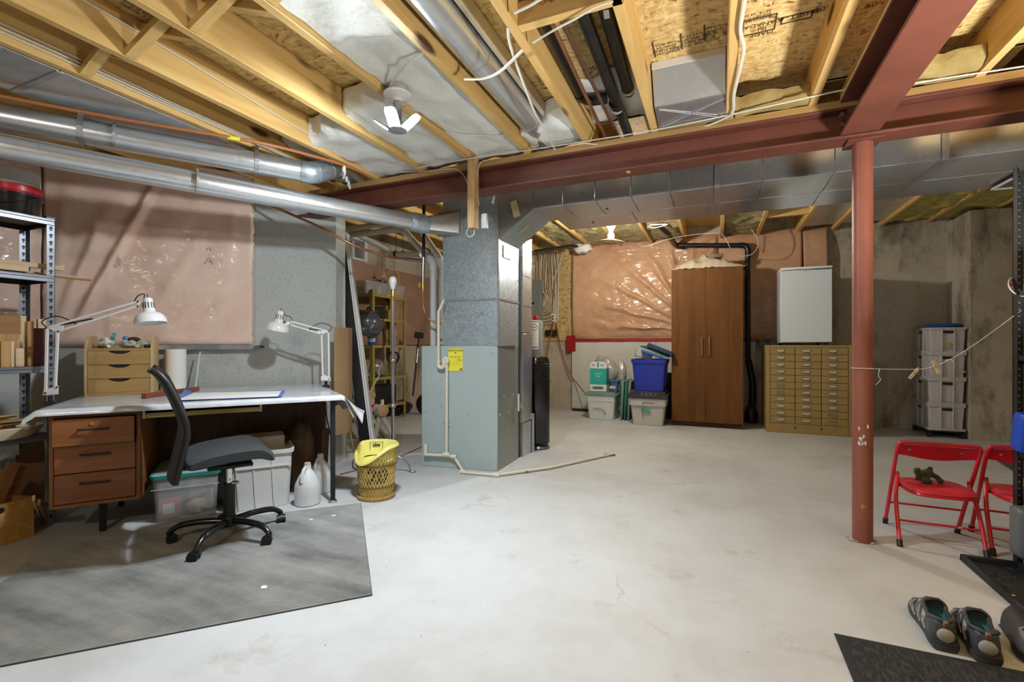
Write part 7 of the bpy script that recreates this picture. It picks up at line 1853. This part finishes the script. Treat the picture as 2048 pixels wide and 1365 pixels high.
for c_ in range(3):
    for r_ in range(11):
        x0 = dx0 + c_ * cwid + .003; x1 = dx0 + (c_ + 1) * cwid - .003; z1 = dz1 - r_ * rh - .002; z0 = z1 - rh + .004
        dd = M().box(x0, CYF - .004, z0, x1, CYF + .01, z1, .002).build('drawer', m_tan, t, W=True)
        xm, zm = (x0 + x1) / 2 - .02, (z0 + z1) / 2
        if (c_, r_) not in bare: M().box(xm - .034, CYF - .0075, zm - .006, xm + .034, CYF - .0045, zm + .014).build('label_card', m_card_w, dd, W=True)
        m = M().box(xm - .038, CYF - .010, zm + .014, xm + .038, CYF - .004, zm + .017).box(xm - .040, CYF - .010, zm - .010, xm - .036, CYF - .004, zm + .017).box(xm + .036, CYF - .010, zm - .010, xm + .040, CYF - .004, zm + .017).box(xm - .038, CYF - .012, zm - .012, xm + .038, CYF - .004, zm - .007).obox((xm + .008, CYF - .012, zm - .014), (.022, .014, .006), (0, 0, 0))
        m.build('label_holder', m_steel, dd, W=True)
        if (c_, r_) == (0, 8):
            M().beam((xm - .035, CYF - .012, zm + .02), (xm + .0, CYF - .012, zm - .012), .004, .007).build('white_scrap', m_white, dd, W=True)
for c_ in (1, 2):
    x = dx0 + c_ * cwid; M().cyl((x, CYF - .001, .072), (x, CYF - .003, .072), .008, n=12).box(x - .003, CYF - .003, .045, x + .003, CYF - .001, .07).build('key_hole', m_black, t, W=True)
# white refrigerator on it
FX0, FX1 = .672, 1.172; FZ0, FZ1 = CZ + .002, 1.872
m_frig = mat('refrigerator_white', (0.66, 0.74, 0.79), .22, coat=.4)
t = thing('refrigerator', 'small white refrigerator standing on the tan card cabinet', 'refrigerator', ((FX0 + FX1) / 2, CYF + .32, FZ0))
M().box(FX0, CYF + .10, FZ0 + .025, FX1, CYF + .58, FZ1, .006).build('body', m_frig, t, W=True)
M().box(FX0, CYF + .03, FZ0 + .03, FX1, CYF + .095, FZ1 - .03, .006).build('door', m_frig, t, W=True)
M().box(FX0 - .002, CYF + .025, FZ1 - .022, FX1 + .002, CYF + .58, FZ1 + .006, .005).build('top_cap', m_white_e, t, W=True)
M().box(FX0 + .02, CYF + .04, FZ1 - .032, FX1 - .02, CYF + .09, FZ1 - .024).build('handle_recess', m_black, t, W=True)
for x in (FX0 + .05, FX1 - .05):
    for y in (CYF + .08, CYF + .53): M().cyl((x, y, FZ0), (x, y, FZ0 + .03), .018, n=12).build('foot', m_black, t, W=True)
M().cyl(((FX0 + FX1) / 2, CYF + .0285, FZ1 - .05), ((FX0 + FX1) / 2, CYF + .03, FZ1 - .05), .006, n=10).build('badge', m_grey_m, t, W=True)

# stack of crates on a dolly
m_cr = mat('white_crate_plastic', (0.55, 0.53, 0.53), .45)
KX0, KX1, KY0, KY1 = U(1856, 870, 6.5).x, U(1934, 870, 6.5).x, 6.5, 6.98
t = thing('crate_dolly', 'black wheeled dolly under the stack of white crates', 'dolly', ((KX0 + KX1) / 2, (KY0 + KY1) / 2, 0))
M().box(KX0 + .005, KY0 + .005, .062, KX1 - .005, KY1 - .005, .078, .003).build('deck', m_black, t, W=True)
for x in (KX0 + .02, KX1 - .03):
    for y in (KY0 + .03, KY1 - .04): M().cyl((x - .014, y, .031), (x + .014, y, .031), .031, n=18).build('wheel', m_black, t, W=True)
ch_ = (1 + (HZ - 656) / FPX * (-SY * KX0 + CY * KY0) - .079) / 4
dx_, dy_ = KX1 - KX0, KY1 - KY0
t = thing('stacking_crate', 'white stacking crate at the bottom of the stack of four beside the concrete pier', 'crate', (KX0, KY0, .079), 0, 'stack of white crates')
tub(M(), .012, .012, dx_ - .012, dy_ - .012, 0, ch_ - .004, .012, th=.004, r=.012, n=3).build('tub', m_cr, t)
tub(M(), 0, 0, dx_, dy_, ch_ - .022, ch_, 0.001, th=.014, r=.014, n=3).build('rim', m_cr, t)
tub(M(), .003, .003, dx_ - .003, dy_ - .003, .0, .022, 0.001, th=.012, r=.014, n=3).build('base_rim', m_cr, t)
for k in (1, 2):
    x = dx_ * (.34 if k == 1 else .66); M().box(x - .006, -.002, .01, x + .006, .016, ch_ - .004, .002).build('rib', m_cr, t)
    y = dy_ * (.36 if k == 1 else .64); M().box(-.002, y - .006, .01, .016, y + .006, ch_ - .004, .002).build('rib', m_cr, t)
M().box(dx_ * .36, .004, ch_ - .062, dx_ * .645, .0085, ch_ - .036).build('hand_slot', m_black, t); M().box(.004, dy_ * .38, ch_ - .062, .0085, dy_ * .62, ch_ - .036).build('hand_slot', m_black, t)
for k, lb in enumerate(('white stacking crate, second from the bottom of the stack of four', 'white stacking crate, third from the bottom, tape residue at its right', 'white stacking crate on top of the stack of four, under the blue disc')):
    c_ = copy_tree(t, loc=(KX0 + .004 * (k + 1) - .002, KY0, .079 + (k + 1) * (ch_ + .0006)), label=lb)
    if k > 0:
        b_ = M().box(*((dx_ * .72, .0045, .07, dx_ * .95, .0085, .092) if k == 1 else (dx_ * .43, .004, .055, dx_ * .57, .0085, .115)))
        b_.build('tape_residue', mat('tape_residue', (0.50, 0.38, 0.16), .7) if k == 1 else bpy.data.materials['tape_residue'], c_)
ztop = .079 + 4 * (ch_ + .0006)
M().lathe([(0, .0), (.12, .0), (.150, .012), (.155, .026), (.145, .038), (.10, .048), (0, .05)], (KX0 + .20, KY0 + .22, ztop + .001), 40).solo('balance_disc', 'round blue cushion disc on top of the white crate stack', 'cushion', mat('royal_blue', (0.02, 0.09, 0.33), .38))
# ================================================================== RIGHT FOREGROUND
m_redc = mat('red_enamel', (0.62, 0.018, 0.035), .28, coat=.4)
m_redv = mat('red_vinyl', (0.66, 0.035, 0.055), .42, coat=.1)
fl, fr, rl, rr = F(1800, 1094), F(1975, 1117), F(1770, 1047), F(1918, 1070)
lt, rt_ = U(1796, 884, 3.10), U(1962, 892, 3.10)
o_ = Vector((fl.x, fl.y, 0))
t = thing('folding_chair', 'small red metal folding chair with a green plush toy on its seat', 'chair', o_, 0, 'red folding chairs')
zt_ = (lt.z + rt_.z) / 2 - .008
TR = .0095
L0, R0 = Vector((rl.x, 3.27, .004)), Vector((rr.x, 3.25, .004)); L1, R1 = Vector((lt.x, 3.10, zt_)), Vector((rt_.x, 3.09, zt_))
pth = [L0, L0.lerp(L1, .5), L0.lerp(L1, .88), L1 + Vector((.006, 0, -.008)), L1 + Vector((.028, 0, .004)), L1.lerp(R1, .5) + Vector((0, .004, .005)), R1 + Vector((-.028, 0, .004)), R1 + Vector((-.006, 0, -.008)), R0.lerp(R1, .88), R0.lerp(R1, .5), R0]
M().tube(smooth_path(pth, 5), TR, n=12).build('back_frame', m_redc, t, W=True)
PL_, PR_ = L0.lerp(L1, .66), R0.lerp(R1, .62)
NL, NR = Vector((fl.x, fl.y, .004)), Vector((fr.x, fr.y, .004))
for (a, b, s) in ((NL, PL_, 1), (NR, PR_, -1)):
    M().tube(smooth_path([a, a.lerp(b, .6), b + Vector((s * .014, -.012, -.03)), b + Vector((s * .014, -.006, .0))], 4), [TR] * 9 + [TR * .9] * 3 + [TR * .7], n=12).build('leg', m_redc, t, W=True)
for p, d in ((NL, PL_ - NL), (NR, PR_ - NR), (L0, L1 - L0), (R0, R1 - R0)):
    d = d.normalized(); M().cyl(Vector(p) + Vector((0, 0, -.003)), Vector(p) + d * .030, TR + .003, n=14).build('rubber_foot', m_black, t, W=True)
M().cyl(NL.lerp(PL_, .33), NR.lerp(PR_, .33), .006, n=8).build('stretcher', m_redc, t, W=True)
M().cyl(L0.lerp(L1, .27), R0.lerp(R1, .27), .0055, n=8).build('stretcher', m_redc, t, W=True)
q = NL.lerp(PL_, .33).lerp(NR.lerp(PR_, .33), .72); M().cyl(q, q + (NR - NL).normalized() * .016, .0063, n=8).build('worn_spot', mat('pink_scuff', (0.6, 0.3, 0.28), .6), t, W=True)
A1, B1 = L0.lerp(L1, .985), R0.lerp(R1, .985)
def bk(u, v):
    p = A1.lerp(B1, .02 + .96 * u); h = .060 + .022 * math.sin(PI * u) ** 1.6
    d = (L1 - L0).normalized()
    q = p - d * (h * v); q.y += .012 * math.sin(PI * u); return q
M().grid(bk, 24, 5, thick=.004).build('back_panel', m_redc, t, W=True)
for u in (.14, .80):
    c = Vector(bk(u, .45)); M().cyl(c + Vector((0, -.008, 0)), c + Vector((0, .002, 0)), .006, n=10).build('rivet', m_steel, t, W=True)
zs_ = .258
xl, xr = PL_.x + .022, PR_.x - .020
def seat_at(k, z):
    pts = []
    cxm, cym = (xl + xr) / 2, 3.115
    for i in range(40):
        a = 2 * PI * i / 40; c, s = math.cos(a), math.sin(a)
        pts.append((cxm + (xr - xl) / 2 * k * math.copysign(abs(c) ** .5, c), cym + .150 * k * math.copysign(abs(s) ** .55, s), z))
    return pts
m = M(); rings = [seat_at(k, zs_ + z) for k, z in ((.94, -.016), (.99, -.013), (1.0, -.006), (.985, -.001))] 
m2 = M()
def loft(m, rings):
    R_ = [[m.b.verts.new(p) for p in r_] for r_ in rings]
    for A, B in zip(R_, R_[1:]):
        for i in range(len(A)): m.b.faces.new((A[i], A[(i + 1) % len(A)], B[(i + 1) % len(A)], B[i]))
    m.b.faces.new(R_[0][::-1]); m.b.faces.new(R_[-1])
loft(m, rings); m.build('seat_pan', m_redc, t, W=True)
loft(m2, [seat_at(k, zs_ + z) for k, z in ((.97, -.001), (1.0, .004), (.985, .011), (.90, .017), (.6, .021))]); m2.build('seat_pad', m_redv, t, W=True)
for p, s in ((PL_, 1), (PR_, -1)): M().cyl((p.x, p.y - .02, zs_ - .006), (p.x + s * .03, p.y - .02, zs_ - .006), .006, n=8).build('pivot_pin', m_black, t, W=True)
copy_tree(t, loc=o_ + Vector((.368, .045, 0)), rz=R(-3), label='small red metal folding chair half hidden behind the black shelving post')
# plush toy
m_pl = mat('dark_green_plush', (0.022, 0.042, 0.010), .95, col2=(0.045, 0.075, 0.018), vs=30, bump=.8, bs=120, sheen=.4)
zt2 = zs_ + .0215
pc_ = F(1852, 958, zt2 + .02); pc_ = Vector((pc_.x, pc_.y + .01, zt2))
t = thing('plush_toy', 'dark green plush frog lying face down on the red folding chair', 'toy', pc_, YAW)
M().blob((-.012, .0, .034), (.034, .030, .030), 3, .18, 2, 18).blob((.018, .004, .046), (.026, .024, .022), 4, .15, 2, 16).build('body', m_pl, t, ang=80)
M().blob((-.040, .0, .054), (.018, .020, .022), 6, .2, 2, 14).build('head', m_pl, t, ang=80)
for nm, pts, r_ in (('leg', [(.025, -.005, .040), (.045, -.018, .030), (.054, -.030, .012)], .013), ('leg', [(-.02, -.015, .028), (-.028, -.03, .014), (-.012, -.04, .011)], .013), ('arm', [(.02, .015, .05), (.03, .005, .068)], .011), ('arm', [(-.03, .01, .05), (-.046, -.008, .040), (-.050, -.012, .02)], .010)):
    M().tube(smooth_path(pts, 4), r_, n=10).blob(pts[-1], (r_ * 1.25, r_ * 1.1, r_ * 1.05), 2, .1, 1, 10).build(nm, m_pl, t)
M().obox((.012, -.028, .022), (.022, .002, .009), (R(20), R(30), 0)).build('white_tag', m_white, t)

# clothes line and pegs
sp_ = [U(1707, 737, 2.889), U(1760, 738.5, 2.89), U(1835, 739, 2.90), U(1868, 733, 2.90), U(1905, 717, 2.90), U(1960, 682, 2.885), U(2043, 621, 2.872)]
M().tube(smooth_path(sp_, 6), .0017, n=6).tube([pc + Vector((.0462 * math.cos(a), .0462 * math.sin(a), sp_[0].z)) for a in [2 * PI * i / 24 for i in range(24)]], .0018, n=6, closed=True).solo('clothes_line', 'thin white string tied from the red post to the black shelving', 'string', m_string)
M().tube(smooth_path([U(1759, 738, 2.888), U(1757, 752, 2.885), U(1761, 760, 2.885), U(1752, 770, 2.885)], 5), .0015, n=6).solo('string_end', 'loose string end hanging from the clothes line beside the post', 'string', m_string)
m_peg = mat('pine_peg', (0.66, 0.49, 0.24), .7)
for lb, a, b in (('wooden clothes peg on the string, the left one', U(1837, 737, 2.90), U(1818, 757, 2.90)), ('wooden clothes peg on the string, the right one', U(1866, 722, 2.90), U(1877, 748, 2.90))):
    t = thing('clothes_peg', lb, 'peg', a)
    sd = (b - a).cross(Vector((0, 1, 0))).normalized()
    M().beam(a - sd * .003, b - sd * .002, .007, .005).build('jaw', m_peg, t, W=True); M().beam(a + sd * .003, b + sd * .006, .007, .005).build('jaw', m_peg, t, W=True)
    c = a.lerp(b, .45); M().cyl(c + Vector((0, -.005, 0)), c + Vector((0, .005, 0)), .0035, n=8).build('spring', m_steel, t, W=True)
m = M(); q = U(1905, 717, 2.898)
M().tube(smooth_path([U(1890, 722, 2.90), U(1900, 719, 2.90), U(1908, 724, 2.90)], 4), .0018, n=6).solo('string_knot', 'knotted string tail on the clothes line in front of the crates', 'string', m_string)

# black shelving at the right edge
bx_, by_ = 1.238, 2.885
tb = thing('steel_shelving', 'black slotted steel shelving cut off by the right edge', 'shelf', (1.6, 2.66, 0))
for (x, y, sx, sy) in ((bx_, by_, 1, -1), (bx_, 2.46, 1, 1), (2.1, by_, -1, -1), (2.1, 2.46, -1, 1)):
    m = M(); post(m, x, y, 0, 1.80, sx, sy, w=.034, th=.003); po = m.build('post', m_black_m, tb, W=True)
    if x < 1.5 and y > 2.8:
        m = M(); z = .05
        while z < 1.79: m.cyl((x + .020, y - .004, z), (x + .020, y + .001, z), .0035, n=8); z += .030
        m.build('hole_row', m_steel, po, W=True, kind='stuff')
for z in (.06, .50, .93, 1.22, 1.77): M().box(bx_ + .004, 2.465, z, 2.095, by_ - .005, z + .02).box(bx_ + .002, by_ - .004, z - .02, 2.09, by_ + .001, z + .02).build('shelf_board', m_black_m, tb, W=True)
q = U(2037, 862, by_ - .05)
t = thing('blue_package', 'bright blue printed package on the black shelving', 'package', (1.36, by_ - .10, .521))
M().obox((1.285, by_ - .08, .61), (.14, .12, .175), (0, R(4), R(-8)), .018, 2).build('package_body', mat('vivid_blue', (0.01, 0.07, 0.55), .35), t, W=True)
M().obox((1.25, by_ - .143, .60), (.05, .004, .06), (0, 0, R(-8))).build('white_print', m_white, t, W=True); M().obox((1.258, by_ - .143, .565), (.03, .005, .025), (0, 0, R(-8))).build('yellow_print', m_yel, t, W=True)
t = thing('plastic_case', 'grey plastic case with round recesses on the lowest black shelf', 'case', (1.36, by_ - .15, .082))
m_case = mat('grey_case', (0.12, 0.135, 0.145), .4)
ca = YAW - R(15)
M().obox((1.305, by_ - .14, .192), (.25, .10, .215), (0, 0, 0), .02, 3).build('shell', m_case, t, W=True)
for z in (.235, .14): M().cyl((1.285, by_ - .194, z), (1.285, by_ - .187, z), .036, n=28).build('recess', m_black_m, t, W=True)
M().cyl((1.205, by_ - .195, .19), (1.205, by_ - .188, .19), .008, n=12).build('bolt', m_white, t, W=True)
c = U(2040, 574, by_ - .02)
t = thing('patterned_tray', 'white oval tray with pink and lilac dots on the black shelving', 'tray', (c.x, c.y, c.z - .04))
m_oval = Matrix.Rotation(YAW, 4, 'Z') @ Matrix.Rotation(R(70), 4, 'X')
M().lathe([(0, 0), (.045, .002), (.052, .010), (.050, .013), (.04, .006), (0, .005)], c + Vector((.005, .03, 0)), 28, m_oval).build('tray', m_white, t, W=True)
for k in range(9):
    a = 2 * PI * k / 9; mt = (bpy.data.materials.get('dot_pink') or mat('dot_pink', (0.60, 0.08, 0.22), .4), bpy.data.materials.get('dot_lilac') or mat('dot_lilac', (0.30, 0.25, 0.45), .4))[k % 2]
    M().lathe([(0, .0), (.009, 0), (.009, .002), (0, .002)], c + Vector((.005, .03, 0)) + m_oval.to_3x3() @ Vector((.036 * math.cos(a), .036 * math.sin(a), .0065)), 10, m_oval).build('dot', mt, t, W=True)

# boot tray
tx0, tx1, ty0, ty1 = 1.038, 1.252, 1.95, 2.853
t = thing('boot_tray', 'black rubber boot tray with raised rim, cut off by the right edge', 'tray', ((tx0 + tx1) / 2, 2.4, 0))
M().box(tx0, ty0, .001, tx1, ty1, .005).build('base', m_rubber, t, W=True)
for q in ((tx0, ty0, tx0 + .018, ty1), (tx1 - .018, ty0, tx1, ty1), (tx0, ty1 - .018, tx1, ty1), (tx0, ty0, tx1, ty0 + .018)): M().box(q[0], q[1], .001, q[2], q[3], .030, .005).build('rim', m_rubber, t, W=True)
m = M(); random.seed(5)
for k in range(46):
    x, y, a = random.uniform(tx0 + .035, tx1 - .035), random.uniform(ty0 + .04, ty1 - .04), random.uniform(0, 6.28)
    pts = [Vector((x + .012 * i * math.cos(a + .45 * i * (1 if k % 2 else -1)), y + .014 * i * math.sin(a + .45 * i * (1 if k % 2 else -1)), .0055)) for i in range(5)]
    pts = [p for p in pts if tx0 + .022 < p.x < tx1 - .022 and ty0 + .022 < p.y < ty1 - .022]
    if len(pts) > 2: m.tube(pts, .0034, n=6)
m.build('embossed_scrolls', m_rubber, t, W=True, kind='stuff')
p = F(2024, 1191, .009); M().blob(p, (.012, .006, .002), 2, .2, 2, 8).solo('leaf_scrap', 'tiny bright yellow scrap lying in the boot tray', 'scrap', m_yel)
# door mat
m_carpet = mat('charcoal_carpet', (0.020, 0.021, 0.023), .95, col2=(0.05, 0.052, 0.055), vs=90, stretch=(1, .3, 1), bump=.8, bs=200, lo=.45, hi=.62)
dx0_, dy1_ = .372, 1.945
t = thing('door_mat', 'charcoal door mat with smooth border at the bottom right', 'mat', (.7, 1.6, 0))
M().box(dx0_, 1.20, .001, 1.10, dy1_, .005, .001).build('border', m_rubber, t, W=True); M().box(dx0_ + .03, 1.23, .005, 1.07, dy1_ - .028, .010, .002).build('carpet', m_carpet, t, W=True)
# grey strip lying farther back
M().prism([F(1966, 904, .002), F(1985, 901, .002), F(2075, 940, .002), F(2075, 975, .002)], (0, 0, .008)).solo('floor_strip', 'flat dark grey strip lying on the floor behind the red chairs', 'mat', mat('slate_rubber', (0.085, 0.095, 0.105), .6))

# sneakers, heels towards the photographer
m_sh_d = mat('dark_grey_leather', (0.055, 0.062, 0.065), .55, col2=(0.035, .04, .042), vs=20, bump=.2, bs=80)
m_sh_g = mat('light_grey_suede', (0.36, 0.36, 0.35), .8, col2=(0.27, .27, .26), vs=14)
m_sh_t = mat('teal_lining', (0.035, 0.14, 0.17), .85)
m_sh_b = mat('beige_heel_patch', (0.42, 0.40, 0.34), .7, col2=(0.36, .33, .27), vs=12)
m_sole = mat('dark_sole_rubber', (0.030, 0.032, 0.032), .7, col2=(0.075, .075, .07), vs=16, stretch=(1, 1, 4))
def interp(tab, s):
    for (a, va), (b, vb) in zip(tab, tab[1:]):
        if s <= b: return va + (vb - va) * ((s - a) / (b - a))
    return tab[-1][1]
LS = .285
Wd = [(0, .022), (.03, .031), (.10, .036), (.3, .034), (.5, .038), (.7, .047), (.85, .043), (.95, .028), (1, .008)]
Ht = [(0, .082), (.04, .094), (.12, .090), (.25, .074), (.38, .082), (.48, .104), (.6, .086), (.75, .062), (.9, .050), (1, .030)]
def shoe(lb, heel, ang, mirror=1):
    t = thing('sneaker', lb, 'shoe', heel, ang, group=None)
    def sec(s):
        w_, h = interp(Wd, s), interp(Ht, s); op = max(0.0, min(1.0, (.50 - s) / .06)) * max(0.0, min(1.0, (s - .015) / .03))
        out = [(-1.0 * w_, .018), (-1.05 * w_, .030), (-1.0 * w_, h * .6), (-.86 * w_, h * .96), (-.76 * w_, h)]
        closed = [(-.55 * w_, h * 1.03), (-.3 * w_, h * 1.06), (0, h * 1.07), (.3 * w_, h * 1.06), (.55 * w_, h * 1.03)]
        opened = [(-.66 * w_, h * .97), (-.60 * w_, .045), (0, .036), (.60 * w_, .045), (.66 * w_, h * .97)]
        mid = [(c[0] * (1 - op) + o[0] * op, c[1] * (1 - op) + o[1] * op) for c, o in zip(closed, opened)]
        oth = [(-p[0], p[1]) for p in out[::-1]]
        return out + mid + oth
    NSs = 34; ss = [i / NSs for i in range(NSs + 1)]; ss[1:3] = [.018, .045]
    m = M(); rows = []
    for s in ss: rows.append([m.b.verts.new((s * LS, y * 1.0, z)) for y, z in sec(s)])
    for i in range(NSs):
        for j in range(len(rows[0]) - 1):
            f_ = m.b.faces.new((rows[i][j], rows[i + 1][j], rows[i + 1][j + 1], rows[i][j + 1]))
            s = (ss[i] + ss[i + 1]) / 2
            if .02 < s < .47 and 4 <= j <= 9: f_.material_index = 1
            elif .30 < s < .9 and j in (1, 2, 11, 12) and math.sin(s * 42 + j) > -.1: f_.material_index = 2
    m.b.faces.new(rows[0]); m.b.faces.new(rows[-1][::-1])
    m.build('upper', [m_sh_d, m_sh_t, m_sh_g], t, ang=70)
    # sole with a toe spring
    m = M(); n_ = 44; rg = []
    for z, k in ((0.0015, .92), (.006, 1.02), (.014, 1.08), (.022, 1.10), (.030, 1.04)):
        r_ = []
        for i in range(n_):
            s = .5 - .5 * math.cos(2 * PI * i / n_); sg = 1 if i < n_ / 2 else -1
            w_ = interp(Wd, s) * k + .0015
            r_.append((s * LS * 1.02 - .004 - (.004 if s < .05 else 0) * k, sg * w_ * (1 if 0 < i % (n_ / 2) else .4), z + (.010 * max(0, s - .8) / .2)))
        rg.append(r_)
    loft(m, rg); m.build('sole', m_sole, t, ang=60)
    # padded collar
    def col(a):
        s = .26 - .235 * math.cos(a); w_ = interp(Wd, s); h = interp(Ht, s)
        return Vector((s * LS, math.copysign(min(1, abs(math.sin(a)) * 1.5), math.sin(a)) * w_ * .80, h + .002))
    M().tube([col(2 * PI * i / 40) for i in range(40)], .0068, n=10, closed=True).build('collar', m_sh_d, t)
    # heel patch, small tab, tongue, side bands
    m = M().blob((-.002, 0, .052), (.0085, .023, .023), 3, .05, 1, 18); m.build('heel_patch', m_sh_b, t)
    M().obox((-.002, 0, .088), (.012, .014, .022), (0, R(-12), 0), .003).build('heel_tab', mat('copper_tab', (0.24, 0.13, 0.08), .6) if not bpy.data.materials.get('copper_tab') else bpy.data.materials['copper_tab'], t)
    M().grid(lambda u, v: (LS * (.40 + .10 * u), (v - .5) * .050, .112 - .012 * u + .010 * (1 - (2 * v - 1) ** 2)), 4, 8, thick=.006).build('tongue', m_sh_d, t)
    for sg in (1, -1):
        for k, (s0, s1) in enumerate(((.12, .40), (.30, .56), (.46, .70))):
            def bd(u, v, s0=s0, s1=s1, sg=sg):
                s = s0 + (s1 - s0) * (u * .8 + .2 * v); w_, h = interp(Wd, s), interp(Ht, s); zz = .028 + (h * .92 - .028) * v if k else .03 + (h * .8 - .03) * v
                yy = 1.06 - .10 * v - (.10 * max(0, v - .6) / .4)
                return (s * LS + .0, sg * w_ * yy, zz)
            M().tube([bd(.5 + .5 * math.sin(v * 3), v) for v in [i / 8 for i in range(9)]], .0042, n=7, flat=.6).build('side_band', m_sh_g, t)
    M().tube([(LS * (.5 + .06 * i), (.018 if i % 2 else -.018), interp(Ht, .5 + .06 * i) * 1.06 + .003) for i in range(5)], .0024, n=6).build('lace', m_sh_g, t)
    return t
h1, h2 = F(1893, 1306), F(1978, 1332)
tA = F(1833, 1188)
shoe('dark grey sneaker with beige heel on the floor, the left of the pair', h1 + Vector((0, .006, 0)), math.atan2(tA.y - h1.y, tA.x - h1.x) + R(2))
shoe('dark grey sneaker with beige heel on the floor, the right of the pair', h2 + Vector((0, .006, 0)), math.atan2(tA.y - h1.y, tA.x - h1.x) - R(2))
cl = F(2055, 1318)
t = thing('garden_clog', 'dark perforated clog beside the sneakers, cut off by the right edge', 'shoe', cl + Vector((.03, .06, 0)), R(262))
def clg(u, v):
    a = PI * v; s = u; w_ = interp(Wd, 1 - s * .999) * 1.15; h = .078 * math.sin(min(1, s * 2.2) * PI / 2) ** .7 * (1 if s < .5 else 1)
    return ((.5 - s) * .26, -w_ * math.cos(a), .008 + h * math.sin(a) ** .7)
M().grid(clg, 22, 16).build('shell', mat('black_foam', (0.03, 0.03, 0.032), .6), t)
M().box(-.13, -.04, .001, .125, .04, .012, .004).build('sole', m_sole, t)
for k in range(9):
    u, v = .16 + .10 * (k // 3), .36 + .14 * (k % 3); c = Vector(clg(u, v)); M().cyl(c + Vector((0, 0, -.004)), c + Vector((.002, 0, .0012)), .0048, n=10).build('vent_hole', m_black, t)
M().grid(lambda u, v: tuple(Vector(clg(.10 + .32 * u, .28 + .44 * v)) + Vector((0, 0, .0012))), 8, 8, thick=.001).build('dusty_top', mat('dusty_grey', (0.16, 0.155, 0.15), .8), t, label='dusty grey top of the clog')
